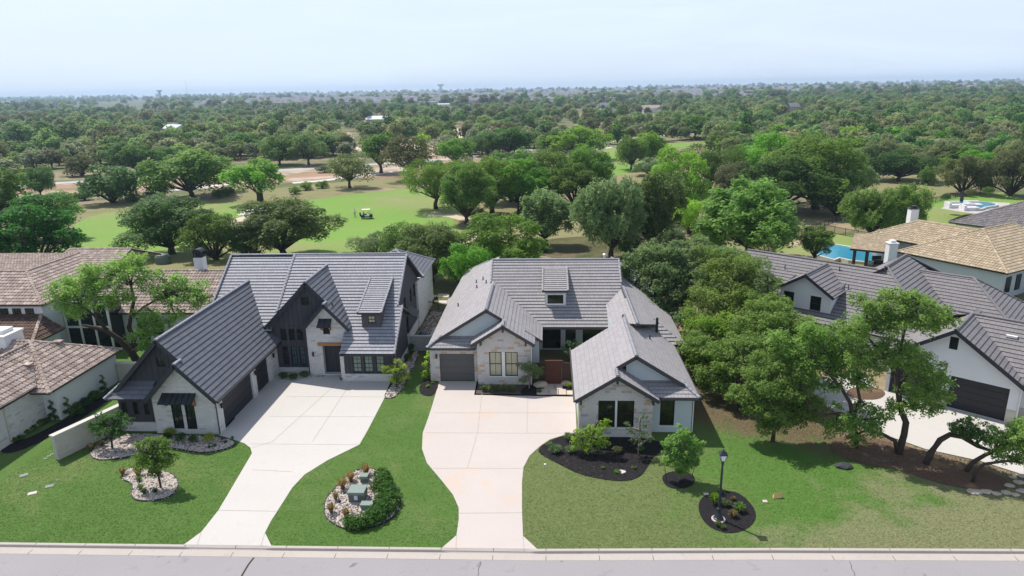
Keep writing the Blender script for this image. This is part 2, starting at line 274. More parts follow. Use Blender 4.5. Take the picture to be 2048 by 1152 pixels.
# ---------------------------------------------------------------- builders
ORG = {}
def thing(name, label, cat, loc=(0, 0, 0), group=None):
    o = bpy.data.objects.new(name, None); COL.objects.link(o); o.location = loc; o.empty_display_size = 0.2
    o['label'] = label; o['category'] = cat
    if group: o['group'] = group
    ORG[o.name] = Vector(loc); return o
def tag(o, label, cat, group=None):
    o['label'] = label; o['category'] = cat
    if group: o['group'] = group
    return o
class MB:
    def __init__(s): s.v = []; s.f = []; s.uv = []; s.mi = []; s.mk = []
    def mark(s): s.mk.append((len(s.v), len(s.f)))
    def each(s, name, mat, parent, n=None):
        """one object per marked piece (or per n vertices)"""
        cuts = [a for a, b in s.mk] if n is None else list(range(0, len(s.v), n))
        for i, a in enumerate(cuts):
            e = cuts[i+1] if i+1 < len(cuts) else len(s.v); m = MB(); m.v = s.v[a:e]
            for f, u, k in zip(s.f, s.uv, s.mi):
                if a <= f[0] < e: m.f.append([j-a for j in f]); m.uv.append(u); m.mi.append(k)
            o = m.build(name, mat, parent)
        return o
    def face(s, pts, uv=None, mi=0):
        i = len(s.v); s.v += [tuple(float(c) for c in p) for p in pts]; s.f.append(list(range(i, i+len(pts))))
        s.uv.append(uv if uv else [(float(p[0]), float(p[1])) for p in pts]); s.mi.append(mi)
    def add(s, vs, fs, mi=0):
        i = len(s.v); s.v += [tuple(float(c) for c in p) for p in vs]
        for f in fs:
            s.f.append([i+k for k in f]); s.uv.append([(vs[k][0]+vs[k][1], vs[k][2]) for k in f]); s.mi.append(mi)
    def box(s, a, b, F=None, mi=0):
        (x0, y0, z0), (x1, y1, z1) = a, b
        vs = [(x0, y0, z0), (x1, y0, z0), (x1, y1, z0), (x0, y1, z0), (x0, y0, z1), (x1, y0, z1), (x1, y1, z1), (x0, y1, z1)]
        if F: vs = [F(*v) for v in vs]
        s.add(vs, [(0, 3, 2, 1), (4, 5, 6, 7), (0, 1, 5, 4), (1, 2, 6, 5), (2, 3, 7, 6), (3, 0, 4, 7)], mi)
    def bar(s, p, q, w, h=None, mi=0, up=(0, 0, 1)):
        h = h or w; p = Vector(p); q = Vector(q); d = (q-p).normalized(); u = Vector(up)
        if abs(d.dot(u)) > 0.99: u = Vector((1, 0, 0))
        a = d.cross(u).normalized()*(w/2); b = a.cross(d).normalized()*(h/2)
        vs = [p-a-b, p+a-b, p+a+b, p-a+b, q-a-b, q+a-b, q+a+b, q-a+b]
        s.add(vs, [(0, 1, 2, 3), (4, 7, 6, 5), (0, 4, 5, 1), (1, 5, 6, 2), (2, 6, 7, 3), (3, 7, 4, 0)], mi)
    def tube(s, pts, rad, n=6, mi=0, cap=True):
        pts = [Vector(p) for p in pts]
        if not hasattr(rad, '__len__'): rad = [rad]*len(pts)
        base = len(s.v); ref = Vector((0.31, 0.17, 0.93))
        for i, p in enumerate(pts):
            d = (pts[min(i+1, len(pts)-1)]-pts[max(i-1, 0)]).normalized()
            a = d.cross(ref)
            if a.length < 0.1: a = d.cross(Vector((1, 0, 0)))
            a.normalize(); b = d.cross(a)
            for k in range(n):
                t = 2*math.pi*k/n; s.v.append(tuple(p+(a*math.cos(t)+b*math.sin(t))*rad[i]))
        for i in range(len(pts)-1):
            for k in range(n):
                f = [base+i*n+k, base+i*n+(k+1) % n, base+(i+1)*n+(k+1) % n, base+(i+1)*n+k]
                s.f.append(f); s.uv.append([(s.v[j][0], s.v[j][2]) for j in f]); s.mi.append(mi)
        if cap:
            for f in (list(range(base, base+n))[::-1], list(range(base+(len(pts)-1)*n, base+len(pts)*n))):
                s.f.append(f); s.uv.append([(s.v[j][0], s.v[j][2]) for j in f]); s.mi.append(mi)
    def lathe(s, c, prof, n=16, mi=0):
        base = len(s.v)
        for r, z in prof:
            for k in range(n):
                t = 2*math.pi*k/n; s.v.append((c[0]+r*math.cos(t), c[1]+r*math.sin(t), c[2]+z))
        for i in range(len(prof)-1):
            for k in range(n):
                f = [base+i*n+k, base+i*n+(k+1) % n, base+(i+1)*n+(k+1) % n, base+(i+1)*n+k]
                s.f.append(f); s.uv.append([(s.v[j][0], s.v[j][2]) for j in f]); s.mi.append(mi)
        for f in (list(range(base, base+n))[::-1], list(range(base+(len(prof)-1)*n, base+len(prof)*n))):
            s.f.append(f); s.uv.append([(s.v[j][0], s.v[j][2]) for j in f]); s.mi.append(mi)
    def build(s, name, mat, parent=None, smooth=False, org=None):
        if not s.v: return None
        me = bpy.data.meshes.new(name); off = Vector((0, 0, 0)) if org is None else Vector(org)
        if parent is not None and org is None: off = ORG[parent.name]
        me.from_pydata([tuple(Vector(v)-off) for v in s.v], [], s.f)
        ul = me.uv_layers.new(name='uv'); fl = [c for f in s.uv for p in f for c in p]; ul.data.foreach_set('uv', fl)
        mats = mat if isinstance(mat, (list, tuple)) else [mat]
        for m in mats: me.materials.append(M(m) if isinstance(m, str) else m)
        me.polygons.foreach_set('material_index', s.mi)
        if smooth: me.polygons.foreach_set('use_smooth', [True]*len(s.f))
        me.update(); o = bpy.data.objects.new(name, me); COL.objects.link(o)
        if parent is not None:
            o.parent = parent; ORG[o.name] = off
        elif org is not None: o.location = off; ORG[o.name] = off
        return o
def frame(ox, oy, deg):
    a = math.radians(deg); c, s = math.cos(a), math.sin(a)
    return lambda u, v, z: (ox+u*c-v*s, oy+u*s+v*c, z)
ID = frame(0, 0, 0)
def clip(poly, n, d):
    """keep n.p >= d"""
    out = []
    for i in range(len(poly)):
        a, b = poly[i], poly[(i+1) % len(poly)]; da = sum(n[k]*a[k] for k in range(len(n)))-d; db = sum(n[k]*b[k] for k in range(len(n)))-d
        if da >= 0: out.append(a)
        if (da > 0 and db < 0) or (da < 0 and db > 0):
            t = da/(da-db); out.append(tuple(a[k]+(b[k]-a[k])*t for k in range(len(a))))
    return out
def roof(mb, poly, F=ID, course=0.36, th=0.045, slab=0.16, zref=0.0, barrel=0.0):
    """roof plane (convex, any winding) laid in overlapping courses; material 0 = tile, 1 = edge and soffit"""
    p = [Vector(F(*q)) for q in poly]; n = Vector((0, 0, 0))
    for i in range(len(p)): n += p[i].cross(p[(i+1) % len(p)])
    n.normalize()
    if n.z < 0: n = -n; p = p[::-1]
    g = Vector((0, 0, 1))-n*n.z
    if g.length < 1e-4: g = Vector((0, 0.02, 0)); zref = p[0].z-p[0].y*0.02; n = Vector((0, 0, 1))
    g.normalize(); e = g.cross(n)
    o = p[0]; q = [((v-o).dot(e), (v-o).dot(g)) for v in p]; s0 = o.dot(e)
    sl = max(g.z, 0.02); t0 = (o.z-zref)/sl
    q = [(s+s0, t+t0) for s, t in q]
    tmin = min(t for s, t in q); tmax = max(t for s, t in q)
    def W(s, t, h): return o+e*(s-s0)+g*(t-t0)+n*h
    k = math.floor(tmin/course+1e-6)
    while k*course < tmax-1e-4:
        a = k*course; b = a+course; st = clip(clip(q, (0, 1), a), (0, -1), -b)
        k += 1
        if len(st) < 3: continue
        if barrel:
            smin = min(s for s, t in st); smax = max(s for s, t in st); pw = 0.30; sub = pw/4
            j = math.floor(smin/sub)
            while j*sub < smax:
                c = clip(clip(st, (1, 0), j*sub), (-1, 0), -(j+1)*sub); off = (k % 2)*0.0
                if len(c) >= 3:
                    hh = lambda s, t: th*(1-(t-a)/course)+barrel*abs(math.sin(math.pi*(s+off)/pw))
                    mb.face([W(s, t, hh(s, t)) for s, t in c], c, 0)
                    lo = [x for x in c if abs(x[1]-a) < 1e-6]
                    if len(lo) == 2: mb.face([W(lo[0][0], a, hh(lo[0][0], a)), W(lo[1][0], a, hh(lo[1][0], a)), W(lo[1][0], a, -0.01), W(lo[0][0], a, -0.01)], [(x, a) for x in (0, 0, 0, 0)], 0)
                j += 1
        else:
            mb.face([W(s, t, th*(1-(t-a)/course)) for s, t in st], st, 0)
            lo = [x for x in st if abs(x[1]-a) < 1e-6]
            if len(lo) == 2: mb.face([W(lo[0][0], a, th), W(lo[1][0], a, th), W(lo[1][0], a, -0.004), W(lo[0][0], a, -0.004)], [(x[0], a+0.02) for x in (lo[0], lo[1], lo[1], lo[0])], 1)
    top = [v-n*0.004 for v in p]; bot = [v-n*slab for v in p]
    mb.face(bot[::-1], None, 1)
    for i in range(len(p)):
        j = (i+1) % len(p); mb.face([bot[i], bot[j], top[j], top[i]], None, 1)
def caps(mb, p, q, F=ID, r=0.13, step=0.36, mi=0):
    mb.mark(); p = Vector(F(*p)); q = Vector(F(*q)); d = q-p; L_ = d.length; n = max(1, int(L_/step)); d.normalize()
    a = d.cross(Vector((0, 0, 1))).normalized(); u = a.cross(d)
    for i in range(n):
        s = p+d*(L_*i/n); t = p+d*(L_*(i+1.08)/n)
        vs = []
        for c, k in ((s, 1.0), (t, 0.78)):
            for an in (-15, 35, 90, 145, 195):
                x = math.radians(an); vs.append(c+a*math.cos(x)*r*k+u*(math.sin(x)*r*k*0.75+0.02))
        mb.add(vs, [(0, 1, 6, 5), (1, 2, 7, 6), (2, 3, 8, 7), (3, 4, 9, 8), (4, 3, 2, 1, 0), (5, 6, 7, 8, 9)], mi)
def wall(mb, F, axis, c, outline, opens=(), depth=0.14, inward=1, mi=0):
    """wall on the plane v=c (axis 'u') or u=c (axis 'v'); convex outline [(s,z)], rectangular openings (s0,s1,z0,z1)"""
    pt = (lambda s, z, d=0.0: F(s, c+d*inward, z)) if axis == 'u' else (lambda s, z, d=0.0: F(c+d*inward, s, z))
    ss = sorted(set([min(s for s, z in outline), max(s for s, z in outline)]+[x for o in opens for x in o[:2]]))
    zs = sorted(set([min(z for s, z in outline), max(z for s, z in outline)]+[x for o in opens for x in o[2:]]))
    for i in range(len(ss)-1):
        for j in range(len(zs)-1):
            ms, mz = (ss[i]+ss[i+1])/2, (zs[j]+zs[j+1])/2
            if any(o[0] < ms < o[1] and o[2] < mz < o[3] for o in opens): continue
            cell = list(outline)
            for nn, dd in (((1, 0), ss[i]), ((-1, 0), -ss[i+1]), ((0, 1), zs[j]), ((0, -1), -zs[j+1])):
                cell = clip(cell, nn, dd)
                if len(cell) < 3: break
            if len(cell) >= 3: mb.face([pt(s, z) for s, z in cell], cell, mi)
    for (a, b, z0, z1) in opens:
        for (s, t) in (((a, z0), (b, z0)), ((b, z0), (b, z1)), ((b, z1), (a, z1)), ((a, z1), (a, z0))):
            mb.face([pt(s[0], s[1]), pt(t[0], t[1]), pt(t[0], t[1], depth), pt(s[0], s[1], depth)], [(s[0], s[1]), (t[0], t[1]), (t[0]+depth, t[1]), (s[0]+depth, s[1])], mi)
def window(par, F, axis, c, inward, a, b, z0, z1, nx=2, nz=2, glass='glass_dark', fr='window_black', fw=0.06, inset=0.09, name='window'):
    def bx(mb, s0, s1, q0, q1, d0, d1):
        if axis == 'u': mb.box((s0, min(c+d0*inward, c+d1*inward), q0), (s1, max(c+d0*inward, c+d1*inward), q1), F)
        else: mb.box((min(c+d0*inward, c+d1*inward), s0, q0), (max(c+d0*inward, c+d1*inward), s1, q1), F)
    m = MB(); e = 0.002
    bx(m, a+e, a+fw, z0+e, z1-e, inset-0.06, inset+0.03); bx(m, b-fw, b-e, z0+e, z1-e, inset-0.06, inset+0.03)
    bx(m, a+fw, b-fw, z0+e, z0+fw, inset-0.058, inset+0.03); bx(m, a+fw, b-fw, z1-fw, z1-e, inset-0.058, inset+0.03)
    mw = 0.028
    for i in range(1, nx):
        s = a+(b-a)*i/nx; bx(m, s-mw/2, s+mw/2, z0+fw, z1-fw, inset-0.02, inset+0.02)
    for j in range(1, nz):
        z = z0+(z1-z0)*j/nz; h = mw/2 if (nz > 2 and j != nz//2) else 0.028
        bx(m, a+fw, b-fw, z-h, z+h, inset-0.024, inset+0.018)
    o = m.build(name, fr, par); g = MB(); bx(g, a+fw*0.5, b-fw*0.5, z0+fw*0.5, z1-fw*0.5, inset, inset+0.012)
    p = g.build('pane', glass, o); return o
def garage_door(par, F, axis, c, inward, a, b, z0, z1, mat, rows=4, inset=0.12, handle=False):
    m = MB(); n = rows; h = (z1-z0)/n
    for i in range(n):
        q0 = z0+h*i+0.008; q1 = z0+h*(i+1)-0.008; d0, d1 = inset-0.02, inset+0.04
        if axis == 'u': m.box((a+0.004, min(c+d0*inward, c+d1*inward), q0), (b-0.004, max(c+d0*inward, c+d1*inward), q1), F)
        else: m.box((min(c+d0*inward, c+d1*inward), a+0.004, q0), (max(c+d0*inward, c+d1*inward), b-0.004, q1), F)
    o = m.build('garage_door', mat, par); g = MB(); d0, d1 = inset+0.045, inset+0.06
    if axis == 'u': g.box((a+0.002, min(c+d0*inward, c+d1*inward), z0), (b-0.002, max(c+d0*inward, c+d1*inward), z1), F)
    else: g.box((min(c+d0*inward, c+d1*inward), a+0.002, z0), (max(c+d0*inward, c+d1*inward), b-0.002, z1), F)
    g.build('door_backing', 'black_door', o); return o
# ---------------------------------------------------------------- the ground
def sheet(name, pts, mat, up=0.004, kind='structure', parent=None, sm=0, jag=0.0, tagd=None):
    """flat (or sloping) sheet from a ground outline [(X,Y)]"""
    if sm: pts = smooth(pts, sm)
    bm = bmesh.new(); vs = [bm.verts.new((x, y, 0)) for x, y in pts]; f = bm.faces.new(vs)
    bmesh.ops.triangulate(bm, faces=[f])
    for Y in (85, 125, 1300):
        bmesh.ops.bisect_plane(bm, geom=bm.verts[:]+bm.edges[:]+bm.faces[:], plane_co=(0, Y, 0), plane_no=(0, 1, 0))
    for v in bm.verts: v.co.z = gz(v.co.y)+up
    bmesh.ops.recalc_face_normals(bm, faces=bm.faces[:])
    if sum(f.normal.z for f in bm.faces) < 0: bmesh.ops.reverse_faces(bm, faces=bm.faces[:])
    me = bpy.data.meshes.new(name); bm.to_mesh(me); bm.free(); me.materials.append(M(mat)); o = bpy.data.objects.new(name, me); COL.objects.link(o)
    if kind: o['kind'] = kind
    if tagd: tag(o, *tagd)
    return o
def smooth(pts, k):
    for _ in range(k):
        q = []
        for i in range(len(pts)):
            a, b = pts[i], pts[(i+1) % len(pts)]; q += [(a[0]*0.75+b[0]*0.25, a[1]*0.75+b[1]*0.25), (a[0]*0.25+b[0]*0.75, a[1]*0.25+b[1]*0.75)]
        pts = q
    return pts
def gp(l): return [tuple(G(x, y)[:2]) for x, y in l]
def ribbon(name, pts, wdt, mat, up=0.008, kind='structure'):
    p = [Vector((a, b)) for a, b in pts]; l, r = [], []
    for i in range(len(p)):
        d = (p[min(i+1, len(p)-1)]-p[max(i-1, 0)]).normalized(); n = Vector((-d.y, d.x))*wdt/2; l.append(tuple(p[i]+n)); r.append(tuple(p[i]-n))
    return sheet(name, l+r[::-1], mat, up, kind)
gm = MB(); XS = [-8500, -2500, -800, -200, 0, 200, 800, 2500, 8500]
for a, b in zip([-50, 30.5, 30.5001, 85, 125, 400, 1300, 3000, 5200], [30.5, 30.5001, 85, 125, 400, 1300, 3000, 5200, 7500]):
    za = -0.3 if a < 30.50005 else gz(a); zb_ = -0.3 if b < 30.50005 else gz(b)
    for x0, x1 in zip(XS[:-1], XS[1:]): gm.face([(x0, a, za), (x1, a, za), (x1, b, zb_), (x0, b, zb_)])
g = gm.build('ground', 'ground'); g['kind'] = 'structure'; g.location.z = -0.03
sheet('far_land', [(-8400, 900), (8400, 900), (8400, 7400), (-8400, 7400)], 'far_land', 0.25)
kerb = [(-60, 28.45), (-28.37, 28.74), (-14.2, 28.88), (-5.4, 28.98), (-0.64, 29.02), (10.86, 29.42), (23.1, 29.70), (60, 30.3)]
def ky(x):
    for (a, ya), (b, yb) in zip(kerb[:-1], kerb[1:]):
        if a <= x <= b: return ya+(yb-ya)*(x-a)/(b-a)
    return kerb[-1][1]
sheet('road', [(-60, 8), (60, 8)]+[(x, y-0.68) for x, y in kerb[::-1]], 'asphalt', -0.13+0.0)
# kerb with dips where the driveways cross
def kh(x):
    h = 0.0
    for a, b in ((-18.65, -14.0), (-5.5, -0.6)):
        if a < x < b: h = min(1.0, (x-a)/0.45, (b-x)/0.45); return -0.10*max(0, h)
    return 0.0
km = MB(); xs = sorted(set([-60+0.5*i for i in range(241)]+[-18.65, -18.2, -14.45, -14.0, -5.5, -5.05, -1.05, -0.6]))
for a, b in zip(xs[:-1], xs[1:]):
    pa, pb = [], []
    for x, l in ((a, pa), (b, pb)):
        y = ky(x); h = kh(x); l += [(x, y+0.01, -0.12), (x, y+0.01, 0.020), (x, y-0.13, h*0.55+0.012), (x, y-0.155, h*0.75-0.012), (x, y-0.19, -0.115), (x, y-0.69, -0.123), (x, y-0.70, -0.2)]
    for i in range(6): km.face([pa[i], pb[i], pb[i+1], pa[i+1]])
k = km.build('kerb', 'kerb_concrete'); k['kind'] = 'structure'
jm = MB(); x = -50.0
while x < 50:
    y = ky(x); jm.box((x-0.012, y-0.695, -0.1225), (x+0.012, y-0.19, -0.1175)); jm.bar((x, y+0.005, 0.022), (x, y-0.135, kh(x)*0.55+0.014), 0.024, 0.004)
    x += 2.62 if x < 4 else 2.9
j = jm.build('kerb_joints', 'dark_soil'); j['kind'] = 'structure'
cm = MB()
def crack(pts, wd):
    for p, q in zip(pts[:-1], pts[1:]): cm.bar((p[0], p[1], -0.122), (q[0], q[1], -0.122), wd, 0.006)
crack([tuple(P(x, y)[:2]) for x, y in ((507, 1111), (496, 1125), (487, 1140), (478, 1156))], 0.085)
for base in ((962, 1119), (1700, 1118)):
    px, py = base; l = []
    rr = random.Random(px)
    for i in range(9): l.append(tuple(P(px+rr.uniform(-2, 2)+(i*1.6 if px > 1500 else -i*1.2), py+i*4.5)[:2]))
    crack(l, 0.018)
c_ = cm.build('road_cracks', 'dark_soil'); c_['kind'] = 'structure'
# lawns
sheet('lawn', [(-60, ky(-60)+0.01)]+[(x, ky(x)+0.012) for x in (-50, -40, -30, -28, -24, -20, -16.5)]+[(-16.5, 45), (-27, 41), (-29, 45), (-31, 60), (-60, 60)], 'lawn', 0.0)
sheet('lawn', [(-16.5, ky(-16.5)+0.012), (-10, ky(-10)+0.012), (-3, ky(-3)+0.012), (-3, 49), (-11, 52), (-11.6, 56), (-12.4, 56), (-12.4, 45), (-16.5, 45)], 'lawn', 0.003)
sheet('lawn', [(-3, ky(-3)+0.012)]+[(x, ky(x)+0.012) for x in (2, 6, 10.86, 16, 23.1, 30, 60)]+[(60, 36), (30, 36), (24, 36.5), (19, 40), (16, 47), (10, 62), (9.4, 44), (2, 45), (-3, 45)], 'lawn_patchy', 0.0)
# driveways
dA = gp([(437, 1021), (504, 907), (501, 896), (489, 887), (466, 879)])+[(-22.25, 40.25), (-22.25, 51.0), (-16.25, 51.0), (-16.25, 49.2), (-12.6, 49.2)]+gp([(767, 800), (736, 860), (718.7, 889.7), (655, 921), (609, 949.7), (584.7, 975.6), (557, 1019), (541, 1044), (530, 1066), (543, 1092)])
a0 = G(369, 1088); dA = [(a0[0], ky(a0[0])+0.0)]+gp([(403, 1064)])+dA; dA[-1] = (dA[-1][0], ky(dA[-1][0]))
sheet('driveway', dA, 'concrete', 0.018)
dB = gp([(879, 761), (864, 813), (855, 840), (845.5, 866), (844, 898), (854, 926.6), (883, 961), (906, 990), (917.5, 1016), (917.5, 1039), (913, 1070.7), (884, 1096), (1074.6, 1098), (1046, 1072), (1044, 1022), (1044, 964), (1047, 935), (1059, 912), (1079, 893.5), (1100, 879), (1138, 867.6), (1153, 864)])+[(1.86, 46.6), (-5.7, 46.8), (-5.75, 49.3), (-8.65, 49.3)]
for i in (11, 12): dB[i] = (dB[i][0], ky(dB[i][0]))
sheet('driveway', dB, 'pink_concrete', 0.018)
jm = MB()
def joint(p, q, w_=0.035, z=0.0225): jm.bar((p[0], p[1], z), (q[0], q[1], z), w_, 0.003)
for l in ([(430, 944+60), (430, 944+60)], [(504, 940), (585, 944)], [(500, 888), (720, 890)], [(540, 833), (752, 834)], [(573, 793), (772, 794)],
          [(545, 884), (676, 765)], [(625, 884), (704, 762)], [(546, 883), (505, 896)], [(402, 1066), (395, 1090)], [(530, 1066), (522, 1092)], [(437, 1021), (552, 1023)]):
    joint(G(*l[0]), G(*l[1]))
for l in ([(866, 826), (1150, 826)], [(850, 866), (1130, 867)], [(866, 937), (1046, 937)], [(918, 1027), (1044, 1026)], [(964, 786), (955, 866)], [(955, 866), (935, 936)], [(1056, 786), (1054, 866)], [(1046, 1072), (1048, 1100)], [(913, 1071), (912, 1098)], [(964, 786), (1153, 787)]):
    joint(G(*l[0]), G(*l[1]))
o = jm.build('driveway_joints', 'joint'); o['kind'] = 'structure'
# beyond the houses
sheet('rough_grass', smooth(gp([(0, 470), (0, 425), (150, 410), (430, 388), (700, 362), (850, 352), (980, 345), (1180, 320), (1230, 275), (1420, 280), (1440, 300), (1380, 330), (1330, 380), (1330, 470), (1360, 520), (1250, 530)])+[(6, 84), (-20, 82), (-60, 70), (-90, 80)], 1), 'rough_grass', 0.0)
sheet('fairway', smooth(gp([(100, 520), (150, 432), (300, 416), (470, 405), (560, 408), (700, 390), (820, 376), (900, 385), (930, 410), (900, 440), (930, 462), (905, 510)])+[(-24, 92), (-60, 88), (-70, 86)], 2), 'fairway', 0.006)
sheet('fairway', smooth(gp([(1190, 300), (1290, 288), (1420, 283), (1400, 292), (1330, 297), (1290, 312), (1285, 340), (1240, 352), (1210, 345)]), 2), 'fairway', 0.006)
sheet('dirt', smooth(gp([(20, 372), (150, 362), (300, 352), (560, 340), (690, 334), (820, 330), (930, 330), (930, 345), (860, 352), (700, 356), (560, 368), (300, 385), (150, 392), (40, 392)]), 2), 'dirt', 0.006)
sheet('dirt', smooth(gp([(850, 300), (1000, 312), (1190, 300), (1200, 318), (1000, 335), (860, 332)]), 2), 'dirt', 0.007)
for l_ in ([(690, 300), (720, 290), (800, 285), (900, 284), (900, 296), (820, 300), (760, 306)], [(672, 292), (676, 268), (700, 262), (712, 280), (700, 296)], [(900, 282), (905, 258), (925, 256), (930, 276)], [(320, 276), (352, 266), (390, 268), (380, 282), (340, 286)], [(725, 256), (757, 248), (800, 250), (790, 262), (740, 266)],
           [(1270, 238), (1305, 228), (1350, 230), (1340, 242), (1290, 246)], [(550, 300), (600, 290), (640, 294), (600, 304)], [(1120, 262), (1150, 252), (1170, 258), (1150, 268)]): sheet('bare_soil', smooth(gp(l_), 2), 'sandy_path' if l_[0][0] in (690, 900) else 'dirt', 0.012)
ribbon('far_road', gp([(-60, 378), (37, 371), (188, 362), (310, 353), (450, 346), (570, 340), (680, 333), (790, 326), (900, 318), (1060, 300), (1180, 288), (1260, 277), (1340, 270), (1420, 266), (1560, 256), (1800, 246)]), 5.5, 'road_grey', 0.02)
sheet('cart_track', smooth(gp([(86, 397), (150, 390), (186, 387), (186, 392), (140, 396)]), 1), 'pale_path', 0.016)
ribbon('cart_track', gp([(308, 383), (360, 379), (420, 372), (470, 367)]), 3.6, 'pale_path', 0.016)
ribbon('cart_track', gp([(585, 366), (640, 362), (700, 354), (760, 347), (820, 340)]), 3.6, 'pale_path', 0.016)
ribbon('cart_track', gp([(700, 292), (760, 287), (830, 280), (920, 277)]), 4.0, 'sandy_path', 0.016)
ribbon('cart_track', gp([(1180, 300), (1215, 296), (1240, 292), (1300, 289)]), 3.0, 'pale_path', 0.016)
sheet('cart_track', smooth(gp([(474, 428), (500, 418), (548, 413), (545, 419), (505, 426), (480, 432)]), 1), 'pale_path', 0.016)
sheet('cart_track', smooth(gp([(430, 455), (474, 434), (530, 428), (510, 440), (470, 452)]), 1), 'sandy_path', 0.016)
ribbon('cart_track', gp([(856, 431), (900, 431), (935, 440), (985, 448), (960, 462), (925, 485), (912, 500)]), 2.6, 'sandy_path', 0.02)
sheet('rough_grass', smooth(gp([(1060, 480), (1200, 470), (1400, 470), (1600, 440), (1700, 400), (1750, 350), (1900, 350), (1960, 385), (1880, 400), (1800, 440), (1500, 505), (1440, 540), (1100, 530)]), 2), 'rough_grass', 0.0)
sheet('lawn', smooth(gp([(1540, 500), (1620, 470), (1680, 468), (1800, 480), (1830, 470), (1850, 440), (1850, 400), (1900, 395), (2048, 380), (2048, 470), (1800, 560), (1500, 520)]), 1), 'fairway', 0.008)
sheet('dirt', smooth(gp([(1560, 498), (1620, 482), (1660, 466), (1620, 472), (1585, 484)]), 1), 'dirt', 0.012)
sheet('backyard', [(-11, 55), (-9.6, 57), (-9.6, 78), (-6, 84), (-14, 84), (-16, 72), (-12.4, 62)], 'shade_lawn', 0.006)
sheet('side_gravel', [(-12.5, 56.3), (-9.0, 56.3), (-9.0, 66.5), (-12.4, 68.0)], 'gravel', 0.012)
# ---------------------------------------------------------------- houses
def wpx(x0, y0, x1, y1, Y):
    a = PY(x0, y0, Y); b = PY(x1, y1, Y); return (a[0], b[0], b[2], a[2])
def sconce(par, p, d=(0, -1), name='wall_lantern'):
    m = MB(); x, y, z = p; x += d[0]*0.10; y += d[1]*0.10
    m.box((x-0.055, y-0.055, z-0.17), (x+0.055, y+0.055, z+0.11)); m.lathe((x, y, z+0.11), [(0.11, 0), (0.03, 0.09), (0.0, 0.12)], 8)
    m.bar((x, y, z), (x-d[0]*0.12, y-d[1]*0.12, z), 0.04); m.build(name, 'black_metal', par)
def vent(par, p, h=0.35, r=0.05, name='roof_vent', mat='pipe_black'):
    m = MB(); m.lathe(p, [(r*2.0, -0.1), (r*1.6, 0.02), (r, 0.05), (r, h), (r*0.8, h+0.01)], 8); m.build(name, mat, par)
def awning(par, F, a, b, c, z0, z1, out, mat='dark_tile'):
    m = MB(); roof(m, [(a, c, z1), (b, c, z1), (b+0.05, c-out, z0), (a-0.05, c-out, z0)], F, course=2.0, th=0.01, slab=0.06)
    n = max(2, int((b-a)/0.35))
    for i in range(n+1):
        x = a+(b-a)*i/n; m.bar(F(x, c-0.01, z1+0.02), F(x, c-out, z0+0.02), 0.025, 0.04, 1)
    o = m.build('awning', ['dark_trim', 'black_metal'], par); ORG[o.name] = ORG[par.name]; k = MB()
    for x in (a+0.15, b-0.15):
        k.bar(F(x, c-0.03, z0-0.40), F(x, c-out*0.75, z0-0.02), 0.09, 0.10); k.bar(F(x, c-0.04, z0-0.45), F(x, c-0.04, z1-0.15), 0.09, 0.09)
    k.each('bracket', 'cedar', o, 16)
def downspout(par, p, q, mat='charcoal_trim', r=0.07):
    m = MB(); m.bar(p, q, r, r*0.8); m.build('downspout', mat, par)
# ===== left neighbour in the middle: dark tiled house with white stone
A = thing('house', 'large house with dark grey tiled gables, white stone and charcoal board walls', 'house', (-20, 50, 0))
def Ar(name, polys, mat='dark_tile', edge='dark_trim', **k):
    m = MB()
    for p in polys: roof(m, p, **k)
    return m.build(name, [mat, edge], A)
gx, gz_, sl = -25.65, 6.75, 1.06; eR, eL = -21.85, -29.45; ez = 2.72
def gzR(X): return ez+sl*(eR-X)
def gzL(X): return ez+sl*(X-eL)
Ar('garage_roof', [[(eR, 39.75, ez), (eR, 55, ez), (-24.3, 55, gzR(-24.3)), (-24.3, 39.75, gzR(-24.3))],
                   [(-24.3, 40.4, gzR(-24.3)), (-24.3, 55, gzR(-24.3)), (gx, 56, gz_), (gx, 40.4, gz_)],
                   [(gx, 40.4, gz_), (gx, 56, gz_), (eL, 56, ez), (eL, 40.4, ez)],
                   [(-24.3, 39.75, gzR(-24.3)), (-24.3, 41.0, gzR(-24.3)), (-26.75, 41.0, ez), (-26.75, 39.75, ez)]], zref=ez)
Ar('garage_roof', [[(-29.6, 40.0, 2.72), (-26.5, 40.0, 2.72), (-26.5, 41.02, 3.62), (-28.65, 41.02, 3.62)]], zref=2.72, course=0.33)
s_ = 0.69
def mz(Y): return 2.55+s_*(Y-48.6)
Ar('main_roof', [[(-22.3, 51, mz(51)), (-12.4, 51, mz(51)), (-12.4, 57.2, mz(57.2)), (-22.3, 57.2, mz(57.2))],
                 [(-16.3, 48.6, mz(48.6)), (-12.0, 48.6, mz(48.6)), (-12.0, 51, mz(51)), (-16.3, 51, mz(51))],
                 [(-12.42, 51, mz(51)), (-12.0, 51, mz(51)), (-12.0, 52.5, mz(52.5)), (-12.42, 52.5, mz(52.5))]], 'blue_slate_tile', zref=2.55, course=0.33, th=0.055)
Ar('main_roof', [[(-28.0, 50.5, mz(50.5)-0.12), (-22.3, 50.5, mz(50.5)-0.12), (-22.3, 57.1, mz(57.1)-0.12), (-28.0, 57.1, mz(57.1)-0.12)]], 'blue_slate_tile', zref=2.55, course=0.33, th=0.055)
Ar('rear_roof', [[(-28.0, 57.2, 8.4), (-12.4, 57.2, 8.4), (-12.4, 63.6, 4.75), (-28.0, 63.6, 4.75)], [(-12.42, 52.5, mz(52.5)-0.02), (-12.0, 52.5, mz(52.5)-0.02), (-12.0, 55.6, 3.7), (-12.42, 55.6, 3.7)]], zref=2.55)
ex, ezz, es = -19.2, 7.78, 1.095
def eR_(X): return ezz-es*(X-ex)
